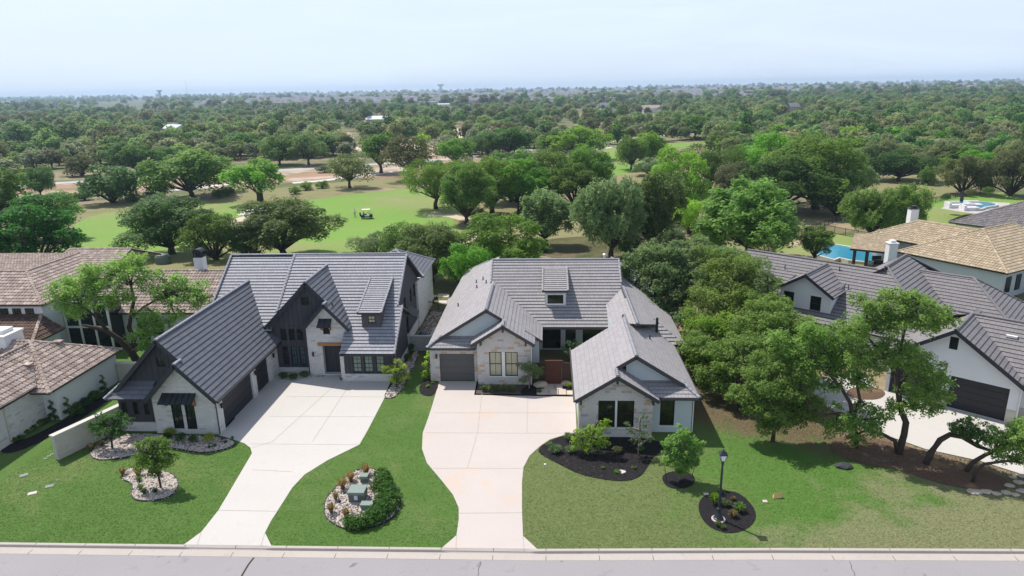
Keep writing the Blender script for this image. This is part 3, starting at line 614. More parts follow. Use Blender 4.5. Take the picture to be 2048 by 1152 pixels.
Ar('entry_roof', [[(-15.85, 50.0, eR_(-15.85)), (-15.85, 57, eR_(-15.85)), (-17.7, 57, eR_(-17.7)), (-17.7, 50.0, eR_(-17.7))],
                  [(-17.7, 50.6, eR_(-17.7)), (-17.7, 57, eR_(-17.7)), (ex, 57, ezz), (ex, 50.6, ezz)],
                  [(ex, 50.6, ezz), (ex, 57, ezz), (-23.0, 57, 3.95), (-23.0, 50.6, 3.95)],
                  [(-17.7, 50.0, eR_(-17.7)), (-17.7, 51.1, eR_(-17.7)), (-19.62, 51.1, 4.05), (-19.62, 50.0, 4.05)]], zref=ezz)
Ar('rear_wing_roof', [[(-19.2, 63.9, 4.6), (-12.3, 63.9, 4.6), (-15.75, 67.3, 6.55)], [(-12.3, 63.9, 4.6), (-12.3, 70.7, 4.6), (-15.75, 67.3, 6.55)], [(-12.3, 70.7, 4.6), (-19.2, 70.7, 4.6), (-15.75, 67.3, 6.55)], [(-19.2, 70.7, 4.6), (-19.2, 63.9, 4.6), (-15.75, 67.3, 6.55)]], zref=4.6)
m = MB()
for p, q in (((gx, 40.4, gz_), (gx, 54.9, gz_)), ((ex, 50.6, ezz), (ex, 56.3, ezz)), ((-24.3, 39.75, gzR(-24.3)), (-24.3, 40.6, gzR(-24.3))), ((-17.7, 50.0, eR_(-17.7)), (-17.7, 50.7, eR_(-17.7))),
             ((-28.0, 57.2, 8.45), (-12.4, 57.2, 8.5)), ((-12.3, 70.7, 4.6), (-15.75, 67.3, 6.55)), ((-12.3, 63.9, 4.6), (-15.75, 67.3, 6.55)), ((-22.3, 52.0, mz(52.0)+0.02), (-22.3, 57.1, mz(57.1)+0.02)), ((-29.6, 40.0, 2.75), (-28.65, 41.0, 3.64))): caps(m, p, q)
for X, ya, yb in ((-12.4, 52.5, 57.2), (-12.0, 48.6, 52.5), (-27.98, 52.5, 57.1)): caps(m, (X, ya, mz(ya)+0.02), (X, yb, mz(yb)+0.02), r=0.10)
m.each('ridge_cap', 'blue_slate_tile', A)
m = MB()
for c, Y, half, zt, s2 in ((gx, 40.4, 3.80, gz_, sl), (-24.3, 39.75, 2.45, gzR(-24.3), sl), (ex, 50.6, 3.35, ezz, es), (-17.7, 50.0, 1.9, eR_(-17.7), es)):
    for sg in (-1, 1):
        if sg > 0 and Y in (40.4, 50.6): h = half*0.40
        else: h = half
        m.bar((c, Y-0.03, zt-0.10), (c+sg*h, Y-0.03, zt-0.10-h*s2), 0.05, 0.26, 0)
m.bar((-16.3, 48.58, 2.45), (-12.0, 48.58, 2.45), 0.14, 0.12); m.bar((eR+0.06, 39.8, ez-0.08), (eR+0.06, 50.9, ez-0.08), 0.12, 0.14)
m.each('rake_board', 'dark_trim', A, 8)
# dormer
m = MB(); roof(m, [(-15.15, 50.25, 5.35), (-13.2, 50.25, 5.35), (-13.2, 54.9, 6.93), (-15.15, 54.9, 6.93)], zref=5.35, course=0.30, th=0.05); caps(m, (-15.12, 50.3, 5.38), (-15.12, 54.9, 6.96), r=0.09); caps(m, (-13.23, 50.3, 5.38), (-13.23, 54.9, 6.96), r=0.09)
dr = m.build('dormer', ['blue_slate_tile', 'dark_trim'], A); m = MB()
w1 = (-14.45, -13.85, 4.35, 4.97)
wall(m, ID, 'u', 50.7, [(-14.95, 3.7), (-13.4, 3.7), (-13.4, 5.45), (-14.95, 5.45)], [w1])
for X in (-14.95, -13.4): m.face([(X, 50.7, 3.8), (X, 54.6, 6.6), (X, 54.6, 6.75), (X, 50.7, 5.42)])
m.build('dormer_wall', 'grey_board', dr); window(dr, ID, 'u', 50.7, 1, *w1, 2, 2, glass='glass_blind')
ORG[dr.name] = ORG[A.name]
# walls
gw = [wpx(340.4, 807, 370, 857.6, 40.4), wpx(367.5, 807, 395.8, 858.6, 40.4)]
m = MB(); wall(m, ID, 'u', 40.4, [(-26.6, 0), (-22.25, 0), (-22.25, 2.95), (-24.3, 5.15), (-26.6, 2.75)], gw)
gd = [(41.25, 46.0, 0.0, 2.25), (46.75, 49.05, 0.0, 2.25)]
wall(m, ID, 'v', -22.25, [(40.4, 0), (51.0, 0), (51.0, 2.75), (40.4, 2.75)], gd, inward=-1, depth=0.2)
m.face([(-26.6, 40.4, 0), (-26.6, 41, 0), (-26.6, 41, 2.7), (-26.6, 40.4, 2.7)])
en = (-18.22, -16.62, 0.12, 2.6); ew = wpx(645, 654.5, 660.5, 668.5, 50.35)
wall(m, ID, 'u', 50.35, [(-19.42, 0), (-16.2, 0), (-16.2, 4.3), (-17.72, 5.95), (-19.42, 4.15)], [en, ew], depth=0.45)
m.face([(-16.2, 50.35, 0), (-16.2, 55, 0), (-16.2, 55, 4.2), (-16.2, 50.35, 4.2)]); m.face([(-19.42, 50.35, 0), (-19.42, 51.0, 0), (-19.42, 51.0, 4.1), (-19.42, 50.35, 4.1)])
m.box((-22.25, 50.93, 0), (-19.45, 51.0, 0.42)); m.box((-16.2, 49.22, 0), (-12.35, 49.32, 0.62)); m.box((-12.46, 49.32, 0), (-12.36, 57, 0.60)); m.box((-29.3, 40.72, 0), (-26.62, 40.82, 0.68))
m.box((-16.5, 49.2, 0), (-16.2, 49.55, 2.45))
m.box((-12.9, 62.0, 0), (-12.6, 70.3, 4.55)); m.box((-19, 70.0, 0), (-12.9, 70.3, 4.55)); m.box((-12.95, 57.0, 0), (-12.72, 62.3, 0.9))
m.build('stone_wall', 'white_stone', A)
m = MB()
sw = [wpx(241, 803.8, 256.3, 828, 40.8), wpx(264, 804, 278.7, 829, 40.8), wpx(286, 805, 301, 829, 40.8)]
gw2 = wpx(310.8, 715, 331.8, 733.5, 41.0)
wall(m, ID, 'u', 40.8, [(-29.25, 0.6), (-26.6, 0.6), (-26.6, 2.72), (-29.25, 2.72)], sw, depth=0.1)
wall(m, ID, 'u', 41.0, [(-29.1, 2.8), (-22.6, 2.8), (-22.6, 3.2), (gx, 6.6), (-29.1, 2.95)], [gw2], depth=0.1)
m.face([(-29.25, 40.8, 0), (-29.25, 56, 0), (-29.25, 56, 2.8), (-29.25, 40.8, 2.8)])
uw = [wpx(560+i*16.3, 657.5, 574.6+i*16.3, 680.5, 51.0) for i in range(3)]
lw = [wpx(564.2+i*16.6, 692.5, 579.5+i*16.6, 729.5, 51.0) for i in range(3)]
zl = (sum(x[2] for x in lw)/3, sum(x[3] for x in lw)/3); zu = (sum(x[2] for x in uw)/3, sum(x[3] for x in uw)/3)
lw = [(a, b, zl[0], zl[1]) for a, b, c, d in lw]; uw = [(a, b, zu[0], zu[1]) for a, b, c, d in uw]
gw3 = wpx(601, 594, 619, 610, 51.0)
wall(m, ID, 'u', 51.0, [(-22.9, 0), (-17.0, 0), (-17.0, 5.2), (ex, 7.55), (-22.9, 3.95)], lw+uw+[gw3], depth=0.1)
bw = [wpx(703.8+i*23.3, 709.5, 724.5+i*22.6, 744, 49.3) for i in range(3)]; zb = (0.72, 2.2); bw = [(a, b, zb[0], zb[1]) for a, b, c, d in bw]
wall(m, ID, 'u', 49.3, [(-16.3, 0.5), (-12.4, 0.5), (-12.4, 2.75), (-16.3, 2.75)], bw, depth=0.1)
wall(m, ID, 'v', -12.42, [(49.3, 0), (55.4, 0), (55.4, 3.7), (52.5, mz(52.5)-0.15), (49.3, mz(49.3)-0.15)], inward=-1)
sd = [(56.6, 57.3, 3.4, 4.6), (59.3, 60.0, 3.3, 4.6), (60.9, 61.6, 3.3, 4.6), (56.8, 58.0, 0.4, 2.6)]
wall(m, ID, 'v', -12.8, [(51, 0), (63.1, 0), (63.1, 4.8), (57.2, 8.25), (51, 4.0)], sd, inward=-1, depth=0.1)
m.face([(-27.6, 51, 0), (-27.6, 63.1, 0), (-27.6, 63.1, 4.8), (-27.6, 57.2, 8.2), (-27.6, 51, 4.0)]); m.face([(-27.6, 63.1, 0), (-12.8, 63.1, 0), (-12.8, 63.1, 4.8), (-27.6, 63.1, 4.8)])
m.build('board_wall', 'charcoal_board', A)
for q in gw: window(A, ID, 'u', 40.4, 1, *q, 2, 2, glass='glass_teal' if 0 else 'glass_dark')
for q in sw: window(A, ID, 'u', 40.8, 1, *q, 2, 2, glass='glass_olive')
window(A, ID, 'u', 41.0, 1, *gw2, 2, 2); window(A, ID, 'u', 51.0, 1, *gw3, 1, 1); window(A, ID, 'u', 50.35, 1, *ew, 1, 1, inset=0.15)
for q in uw: window(A, ID, 'u', 51.0, 1, *q, 1, 1)
for i, q in enumerate(lw): window(A, ID, 'u', 51.0, 1, *q, 2, 4, glass='glass_dark' if i == 0 else 'glass_teal')
for q in bw: window(A, ID, 'u', 49.3, 1, *q, 2, 4, glass='glass_green')
for q in sd: window(A, ID, 'v', -12.8, -1, *q, 1, 2)
garage_door(A, ID, 'v', -22.25, -1, *gd[0], 'black_door', 4, 0.14); garage_door(A, ID, 'v', -22.25, -1, *gd[1], 'black_door', 4, 0.14)
m = MB(); m.box((-18.55, 50.22, 2.6), (-16.22, 50.5, 2.83)); m.build('lintel', 'cedar', A)
m = MB(); m.box((-18.3, 50.8, 0.0), (-16.3, 52.3, 0.12)); m.box((-18.25, 52.2, 0.1), (-16.3, 52.3, 2.6)); m.box((-18.4, 50.8, 0), (-18.22, 52.3, 2.65)); m.box((-18.3, 50.8, 2.62), (-16.2, 52.3, 2.75)); m.build('porch', 'charcoal_board', A)
m = MB(); m.box((-17.85, 52.12, 0.14), (-16.75, 52.19, 2.35)); d = m.build('front_door', 'black_door', A); m = MB(); m.box((-17.65, 52.09, 0.6), (-17.35, 52.12, 2.2)); m.box((-17.25, 52.09, 0.6), (-16.95, 52.12, 2.2)); m.build('door_glass', 'glass_dark', d)
awning(A, ID, *[PY(325, 786, 40.4)[0], PY(391, 786, 40.4)[0]], 40.4, 2.55, 3.02, 0.75); awning(A, ID, *[PY(638, 638, 50.35)[0], PY(663, 638, 50.35)[0]], 50.35, 4.35, 4.85, 0.7)
m = MB(); roof(m, [(-12.75, 57.0, 3.3), (-12.75, 58.8, 3.3), (-11.9, 58.8, 2.7), (-11.9, 57.0, 2.7)], course=2, th=0.01, slab=0.06); m.build('awning', ['dark_trim', 'black_metal'], A)
sconce(A, (-22.2, 40.85, 1.9), (1, 0)); sconce(A, (-22.2, 46.4, 1.9), (1, 0)); sconce(A, (-22.2, 49.9, 1.9), (1, 0)); sconce(A, tuple(PY(627, 708, 50.35)))
downspout(A, (-22.22, 40.34, 0.05), (-22.22, 40.34, 2.66)); downspout(A, (-19.46, 50.30, 0.05), (-19.46, 50.30, 3.9)); downspout(A, (-12.34, 49.24, 0.05), (-12.34, 49.24, 2.5))
for q in ((664, 604, 1), (686, 600, 0)):
    if q[2]: p = PX(q[0], q[1], -17.3); vent(A, (-17.3, p[1], eR_(-17.3)+0.02), 0.25, 0.05)
m = MB(); x, y, z = -12.28, 50.0, 0.5
m.box((x, y-0.2, z+0.3), (x+0.18, y+0.25, z+1.0)); m.box((x, y+0.5, z+0.4), (x+0.2, y+0.8, z+0.9)); m.bar((x+0.05, y, z+1), (x+0.05, y, z+4.2), 0.03); m.build('meter_box', 'block_wall', A)
# ===== centre house: light grey tiles, mixed limestone, two front wings round a courtyard
B = thing('house', 'low house with light grey tiled roofs and mixed limestone gables round a courtyard', 'house', (0, 52, 0))
def Br(name, polys, mat='slate_tile', edge='charcoal_trim', **k):
    m = MB()
    for p in polys: roof(m, p, **k)
    return m.build(name, [mat, edge], B)
ts = 0.63; rz = 2.85
def bR(X): return rz+ts*(9.55-X)
def bL(X): return rz+ts*(X-1.6)
rx = (1.6+9.55)/2; rzz = bL(rx)
Br('right_wing_roof', [[(1.6, 40.0, rz), (1.6, 48.7, rz), (4.27, 48.9, bL(4.27)), (4.27, 40.0, bL(4.27))],
                 [(4.27, 41.4, bL(4.27)), (4.27, 48.9, bL(4.27)), (rx, 49.0, rzz), (rx, 41.4, rzz)],
                 [(4.7, 49.3, 4.46), (4.7, 55, 4.46), (6.35, 57, 5.5), (6.35, 47.2, 5.5), (5.7, 48.6, 5.09)],
                 [(6.35, 47.2, 5.5), (6.35, 57.0, 5.5), (8.2, 57, 4.33), (8.2, 50.5, 4.33)],
                 [(rx, 41.4, rzz), (rx, 50, rzz), (9.55, 58, rz), (9.55, 40.5, rz), (8.75, 41.4, bR(8.75))],
                 [(4.27, 40.0, bL(4.27)), (4.27, 42.2, bL(4.27)), (6.95, 42.2, bL(4.27)-ts*2.68), (6.95, 40.0, bL(4.27)-ts*2.68)],
                 [(9.55, 40.5, rz), (8.45, 41.92, 3.45), (6.0, 41.92, 3.45), (6.0, 40.5, rz)]], zref=rz, th=0.03, course=0.33)
lx, lzz = -4.88, 5.85; lsl = (lzz-2.95)/(lx+9.5)
def lL(X): return 2.95+lsl*(X+9.5)
def lR(X): return lzz-lsl*(X-lx)
zs_ = lR(-3.55)
Br('left_wing_roof', [[(-9.5, 48.85, 2.95), (-8.55, 49.55, lL(-8.55)), (lx, 49.55, lzz), (lx, 60.5, lzz), (-9.5, 60.5, 2.95)],
                 [(lx, 49.55, lzz), (lx, 57.5, lzz), (-3.55, 57, zs_), (-3.55, 49.55, zs_)],
                 [(-3.55, 48.2, zs_), (-3.55, 56, zs_), (-1.15, 54, lR(-1.15)), (-1.15, 48.2, lR(-1.15))],
                 [(-1.15, 49.9, lR(-1.15)), (-1.15, 54.5, lR(-1.15)), (-0.6, 54, lR(-0.6)), (-0.6, 49.9, lR(-0.6))],
                 [(-3.55, 48.2, zs_), (-3.55, 50.0, zs_), (-6.02, 50.0, zs_-lsl*2.47), (-6.02, 48.2, zs_-lsl*2.47)],
                 [(-9.5, 48.85, 2.95), (-5.7, 48.85, 2.95), (-5.7, 49.98, 3.55), (-8.4, 49.98, 3.55)]], zref=2.95, th=0.03, course=0.33)
Br('left_rear_roof', [[(-9.5, 60.5, 2.95), (-5.1, 60.5, lL(-5.1)), (-5.1, 67.4, lL(-5.1)), (-9.1, 71.4, lL(-9.1))], [(-9.1, 71.4, 3.1), (-6.3, 68.6, 4.96), (-4, 68.6, 4.96), (-4, 71.4, 3.1)]], zref=2.95, th=0.03, course=0.33)
Br('left_rear_roof', [[(-9.75, 60.4, 2.8), (-9.3, 60.4, 3.0), (-9.3, 62.2, 3.0), (-9.75, 62.2, 2.8)]], zref=2.95, th=0.03)
ms = 0.63; mz0, my0 = 3.05, 53.4; my1 = 60.0
def cz(Y): return mz0+ms*(Y-my0)
Br('main_roof', [[(-0.75, 53.4, cz(53.4)), (6.2, 53.4, cz(53.4)), (6.2, 57.5, cz(57.5)), (-4.9, 57.5, cz(57.5))], [(-5.2, 57.5, cz(57.5)), (6.22, 57.5, cz(57.5)), (6.22, my1, cz(my1)), (-5.2, my1, cz(my1))]], zref=mz0, course=0.355, th=0.055)
Br('main_roof', [[(-5.2, my1, cz(my1)), (6.22, my1, cz(my1)), (6.22, 66.8, 3.0), (-5.2, 66.8, 3.0)]], zref=mz0)
Br('right_rear_roof', [[(6.6, 49.8, 2.9), (10.4, 49.8, 2.9), (8.3, 51.9, 4.22), (6.6, 51.9, 4.22)], [(10.4, 49.8, 2.9), (10.4, 68, 2.9), (6.2, 68, 5.546), (6.2, 54, 5.546), (8.3, 51.9, 4.223)]], zref=2.9, course=0.355, th=0.055)
m = MB()
for p, q in (((rx, 41.4, rzz), (rx, 49.0, rzz)), ((6.35, 47.2, 5.53), (6.35, 56.8, 5.53)), ((lx, 49.55, lzz), (lx, 56.4, lzz)), ((-3.55, 48.2, zs_), (-3.55, 49.5, zs_)), ((4.27, 40.0, bL(4.27)), (4.27, 41.2, bL(4.27))),
             ((-5.2, my1, cz(my1)), (6.22, my1, cz(my1))), ((9.55, 40.5, rz+0.02), (8.55, 41.85, 3.5)), ((-9.5, 48.85, 3.0), (-8.5, 49.9, 3.6)), ((-9.1, 71.4, 3.1), (-6.3, 68.6, 4.96))): caps(m, p, q, r=0.14, step=0.30)
for X in (-5.18, 6.2): caps(m, (X, 57.6, cz(57.6)+0.02), (X, my1, cz(my1)+0.02), r=0.10)
m.each('ridge_cap', 'blue_slate_tile', B)
m = MB()
for c, Y, hl, hr, zt, s2 in ((4.27, 40.0, 2.67, 2.67, bL(4.27), ts), (rx, 41.4, 1.25, 3.15, rzz, ts), (-3.55, 48.2, 2.47, 2.4, zs_, lsl), (lx, 49.55, 3.7, 1.35, lzz, lsl)):
    m.bar((c, Y-0.03, zt-0.09), (c-hl, Y-0.03, zt-0.09-hl*s2), 0.05, 0.24); m.bar((c, Y-0.03, zt-0.09), (c+hr, Y-0.03, zt-0.09-hr*s2), 0.05, 0.24)
m.bar((-9.5, 48.82, 2.87), (-5.75, 48.82, 2.87), 0.12, 0.12); m.bar((6.9, 40.47, 2.76), (9.55, 40.47, 2.76), 0.12, 0.12); m.bar((-0.7, 53.37, 2.95), (8, 53.37, 2.95), 0.12, 0.12)
m.bar((1.55, 40.05, 2.76), (1.55, 49.4, 2.76), 0.12, 0.12); m.bar((9.6, 40.55, 2.76), (9.6, 52, 2.76), 0.12, 0.12); m.bar((-0.6, 49.87, lR(-0.6)-0.06), (-2.0, 49.87, lR(-2.0)-0.06), 0.05, 0.2)
m.each('rake_board', 'charcoal_trim', B, 8)
m = MB()
rwn = [wpx(1197, 801, 1229, 855, 40.5), wpx(1235, 801, 1267, 855, 40.5)]; rwn = [(a, b, 0.74, 2.63) for a, b, c, d in rwn]
wall(m, ID, 'u', 40.5, [(1.88, -0.02), (6.62, -0.02), (6.62, 3.0), (4.27, 4.42), (1.88, 3.0)], rwn)
m.face([(1.88, 40.5, 0), (1.88, 42.6, 0), (1.88, 42.6, 2.8), (1.88, 40.5, 2.8)], [(0, 0), (2.1, 0), (2.1, 2.8), (0, 2.8)]); m.face([(6.62, 40.5, 0), (6.62, 41.6, 0), (6.62, 41.6, 2.8), (6.62, 40.5, 2.8)], [(0, 0), (1.1, 0), (1.1, 2.8), (0, 2.8)])
m.build('stone_wall', 'mixed_stone', B); m = MB()
lwn = [wpx(978, 704, 1004, 752, 48.7), wpx(1010, 704, 1036, 752, 48.7)]; lwn = [(a, b, 0.74, 2.72) for a, b, c, d in lwn]
wall(m, ID, 'u', 48.7, [(-5.58, -0.02), (-1.5, -0.02), (-1.5, 3.35), (-3.55, zs_-0.16), (-5.58, 3.35)], lwn)
m.face([(-1.5, 48.7, 0), (-1.5, 50.4, 0), (-1.5, 50.4, 3.3), (-1.5, 48.7, 3.3)], [(0, 0), (1.7, 0), (1.7, 3.3), (0, 3.3)]); m.face([(-5.58, 48.7, 0), (-5.58, 49.4, 0), (-5.58, 49.4, 3.3), (-5.58, 48.7, 3.3)], [(0, 0), (.7, 0), (.7, 3.3), (0, 3.3)])
gdB = (-8.63, -5.9, 0, 2.33)
wall(m, ID, 'u', 49.3, [(-9.38, -0.02), (-5.5, -0.02), (-5.5, 2.95), (-9.38, 2.95)], [gdB], depth=0.22)
m.build('stone_wall', 'mixed_stone', B)
m = MB(); swn = (PY(1321, 802, 41.3)[0], PY(1350, 802, 41.3)[0], 0.5, 2.4)
wall(m, ID, 'u', 41.3, [(6.6, 0), (9.3, 0), (9.3, 2.85), (6.6, 2.85)], [swn]); m.face([(9.3, 41.3, 0), (9.3, 56, 0), (9.3, 56, 2.8), (9.3, 41.3, 2.8)]); m.face([(1.9, 42.6, 0), (1.9, 48.5, 0), (1.9, 48.5, 2.8), (1.9, 42.6, 2.8)]); m.face([(6.1, 54, 3), (6.1, 66.5, 3), (6.1, 60, 7.05)]); m.face([(-5.1, 54, 3), (-5.1, 66.5, 3), (-5.1, 60, 7.05)]); m.face([(1.9, 48.5, 0), (5.6, 48.5, 0), (5.6, 48.5, 5.1), (1.9, 48.5, 2.8)]); m.face([(4.8, 48.5, 0), (4.8, 56, 0), (4.8, 56, 4.3), (4.8, 48.5, 4.3)])
wall(m, ID, 'u', 41.9, [(5, 3.3), (8.7, 3.3), (8.7, 3.35), (rx, rzz-0.2), (5, 4.7)]); wall(m, ID, 'u', 50.0, [(-8.6, 3.4), (-3.3, 3.4), (-3.3, 4.7), (lx, lzz-0.2), (-8.6, 3.5)])
m.face([(-9.38, 49.3, 0), (-9.38, 71, 0), (-9.38, 71, 2.9), (-9.38, 49.3, 2.9)]); m.face([(-0.9, 50.4, 0), (-0.9, 56.3, 0), (-0.9, 56.3, 3.2), (-0.9, 50.4, 3.2)]); wall(m, ID, 'u', 50.35, [(-1.6, 0), (-0.9, 0), (-0.9, 3.2), (-1.6, 3.6)])
cd = [(-0.65, 0.95, 0.1, 2.5), (1.35, 2.25, 0.1, 2.5), (2.85, 4.6, 0.1, 2.5)]
wall(m, ID, 'u', 56.2, [(-0.9, 0), (5.5, 0), (5.5, 3.6), (-0.9, 3.6)], cd)
m.face([(-0.9, 53.5, 3.08), (5.5, 53.5, 3.08), (5.5, 56.2, 3.08), (-0.9, 56.2, 3.08)]); m.box((-5.5, 70.7, 0), (9, 70.9, 3.0)); m.face([(10.0, 50.2, 0), (10.0, 68, 0), (10.0, 68, 2.9), (10.0, 50.2, 2.9)]); m.face([(9.3, 50.2, 0), (10.0, 50.2, 0), (10.0, 50.2, 2.9), (9.3, 50.2, 2.9)])
m.build('stucco_wall', 'pale_stucco', B)
for q in rwn: window(B, ID, 'u', 40.5, 1, *q, 2, 2, glass='glass_olive')
for q in lwn: window(B, ID, 'u', 48.7, 1, *q, 2, 2, glass='glass_blind')
window(B, ID, 'u', 41.3, 1, *swn, 2, 2, glass='glass_olive')
for i, q in enumerate(cd): window(B, ID, 'u', 56.2, 1, *q, 3 if i == 0 else 1, 3 if i == 0 else 1, glass='glass_dark', name='glass_door')
m = MB()
for a, b, c in ((rwn[0][0]-0.06, rwn[0][1]+0.0, 0), (rwn[1][0], rwn[1][1]+0.06, 0)): m.box((a, 40.44, 0.66), (b, 40.52, 0.74))
m.box((rwn[0][1]+0.01, 40.46, 0.74), (rwn[1][0]-0.01, 40.52, 2.63)); m.box((lwn[0][1]+0.01, 48.66, 0.74), (lwn[1][0]-0.01, 48.72, 2.72)); m.box((lwn[0][0], 48.64, 0.66), (lwn[1][1], 48.72, 0.74)); m.box((swn[0]-0.08, 41.25, 0.42), (swn[1]+0.08, 41.32, 0.5))
m.each('window_trim', 'white_trim', B, 8)
garage_door(B, ID, 'u', 49.3, 1, *gdB, 'taupe_door', 4, 0.16)
# shed dormer
m = MB(); roof(m, [(-0.62, 55.0, 5.72), (1.55, 55.0, 5.72), (1.55, 59.1, 6.68), (-0.62, 59.1, 6.68)], zref=5.72, course=0.355, th=0.05); caps(m, (-0.6, 55.05, 5.75), (-0.6, 59.1, 6.71), r=0.1); caps(m, (1.53, 55.05, 5.75), (1.53, 59.1, 6.71), r=0.1)
dr = m.build('dormer', ['slate_tile', 'charcoal_trim'], B); ORG[dr.name] = ORG[B.name]
q = (-0.2, 1.15, 4.5, 5.28); m = MB(); wall(m, ID, 'u', 55.4, [(-0.42, 4.2), (1.38, 4.2), (1.38, 5.68), (-0.42, 5.68)], [q], depth=0.06)
for X in (-0.42, 1.38): m.face([(X, 55.4, 4.2), (X, 59, 6.5), (X, 59, 6.6), (X, 55.4, 5.7)])
m.build('dormer_wall', 'pale_stucco', dr); window(dr, ID, 'u', 55.4, 1, *q, 1, 1, glass='glass_olive', fr='dark_trim', inset=0.05)
m = MB()
for (a, b, c, d) in ((q[0]-0.1, q[1]+0.1, q[3], q[3]+0.09), (q[0]-0.1, q[1]+0.1, q[2]-0.11, q[2]), (q[0]-0.1, q[0], q[2], q[3]), (q[1], q[1]+0.1, q[2], q[3])): m.box((a, 55.34, c), (b, 55.42, d))
m.each('window_trim', 'white_trim', dr, 8)
sconce(B, tuple(PY(873, 712, 49.25)), name='wall_lantern')
m = MB()
for c, Y, hl, hr, zt, s2 in ((4.27, 40.0, 2.35, 2.35, bL(4.27), ts), (-3.55, 48.2, 1.75, 1.75, zs_, lsl)):
    for t in (-hl*0.98, 0, hr*0.98): z = zt-abs(t)*s2-0.25; m.box((c+t-0.07, Y+0.02, z-0.30), (c+t+0.07, Y+0.5, z))
m.each('gable_bracket', 'charcoal_trim', B, 8)
downspout(B, (1.82, 40.42, 0.05), (1.82, 40.42, 2.7), 'white_trim'); downspout(B, (-1.42, 48.62, 0.05), (-1.42, 48.62, 3.2), 'white_trim'); downspout(B, (9.36, 41.24, 0.05), (9.36, 41.24, 2.7), 'white_trim')
for px, py, X in ((953, 552, -6.6), (972, 551, -5.7), (953, 573, -6.9), (967, 583, -6.2), (916, 604, -8.0)):
    p = PX(px, py, X); vent(B, (X, p[1], lL(X)+0.02), 0.30, 0.05)
p = PX(1300, 667, 7.3); vent(B, (7.3, p[1], bR(7.3)+0.02), 0.3, 0.05); p = PX(1324, 671, 8.2); vent(B, (8.3, 50.6, bR(8.3)-0.1), 1.3, 0.10, 'flue_pipe', 'black_metal')
m = MB(); m.lathe((5.0, 61.0, 6.5), [(0.12, -0.5), (0.12, 0.75), (0.17, 0.76), (0.19, 0.95), (0.1, 1.0)], 10); m.build('flue_pipe', 'chrome', B)
# courtyard wall and gate
W_ = thing('courtyard_fence', 'dark brown board courtyard fence either side of the red wooden gate', 'fence', (0, 48.95, 0))
m = MB()
for a, b in ((-1.5, -0.42), (0.92, 1.86)):
    for i in range(8): z = i*0.21; m.box((a, 48.93, z+0.02), (b, 48.99, z+0.205))
m.build('board_panel', 'dark_cedar', W_); m = MB()
for x in (-0.46, 0.92): m.box((x, 48.86, 0), (x+0.1, 48.98, 1.9))
m.box((-1.5, 48.9, 1.68), (-0.46, 49.0, 1.75)); m.box((1.02, 48.9, 1.68), (1.86, 49.0, 1.75)); m.each('post', 'brown_post', W_, 8)
g_ = thing('courtyard_gate', 'red brown wooden gate with a round knocker and copper cap between house wings', 'gate', (0.28, 48.9, 0))
m = MB()
for i in range(9): m.box((-0.33, 48.90, 0.05+i*0.2), (0.89, 48.96, 0.24+i*0.2))
m.build('gate_leaf', 'red_cedar', g_); m = MB(); m.lathe((0.28, 48.87, 1.30), [(0.14, 0), (0.16, 0.02), (0.14, 0.04)], 12)
m = MB()
for k in range(12):
    a, b = k*math.pi/6, (k+1)*math.pi/6; m.bar((0.28+0.14*math.cos(a), 48.88, 1.3+0.16*math.sin(a)), (0.28+0.14*math.cos(b), 48.88, 1.3+0.16*math.sin(b)), 0.04)
m.build('knocker', 'brown_post', g_); m = MB(); m.box((-0.4, 48.84, 1.90), (0.96, 49.02, 1.95)); m.build('cap_rail', 'red_cedar', g_)
m = MB(); m.box((0.80, 48.84, 0.75), (0.84, 48.90, 1.1)); m.build('handle', 'black_metal', g_)
# ===== right neighbour on the bend: white stucco, brown grey tiles (turned 41 degrees)
FE = frame(27.81, 45.34, -41)
E_ = thing('house', 'white stucco house with brown grey tiled roofs, two window dormer and black garage door', 'house', FE(-6, 8, 0))
es_ = 0.69; gR = 5.85
def Er(name, polys, mat='brown_tile', edge='dark_trim', F=FE, **k):
    m = MB()
    for p in polys: roof(m, p, F, **k)
    return m.build(name, [mat, edge], E_)
def gg(u): return gR-es_*abs(u+0.08)
Er('garage_roof', [[(-0.08, -0.5, gR), (-0.08, 6, gR), (4.35, 6, gg(4.35)), (4.35, -0.5, gg(4.35))], [(-0.08, -0.5, gR), (-0.08, 4.5, gR), (-4.5, 4.5, gg(-4.5)), (-4.5, -0.5, gg(-4.5))],
                   [(-2.8, 4.25, gR), (13, 4.25, gR), (13, -0.2, gR-es_*4.45), (4.2, -0.2, gR-es_*4.45), (-0.08, 4.2, gR-0.02), (-2.8, 3.4, gR-0.6)], [(-2.8, 4.25, gR), (13, 4.25, gR), (13, 8.6, 2.85), (-2.8, 8.6, 2.85)]], zref=2.8)
def me(v): return 2.8+es_*(v-3.9)
Er('main_roof', [[(-19.8, 3.9, 2.8), (-1.5, 3.9, 2.8), (-7.2, 9.6, me(9.6)), (-19.8, 9.6, me(9.6))],
                 [(-19.8, 9.6, me(9.6)), (-8, 9.6, me(9.6)), (-8, 15.3, 2.8), (-19.8, 15.3, 2.8)]], zref=2.8)
pk = 7.0
Er('cross_roof', [[(-7.6, 9.99, pk), (-7.6, 15.5, pk), (-1.6, 17.5, pk-es_*6.0), (-1.6, 3.99, pk-es_*6.0)], [(-7.6, 9.2, pk), (-7.6, 15.5, pk), (-13.6, 17, pk-es_*6), (-13.6, 9, pk-es_*6)],
                  [(-7.6, 15.5, pk), (-1.6, 21, pk-es_*6), (-13.6, 21, pk-es_*6)]], zref=2.8)
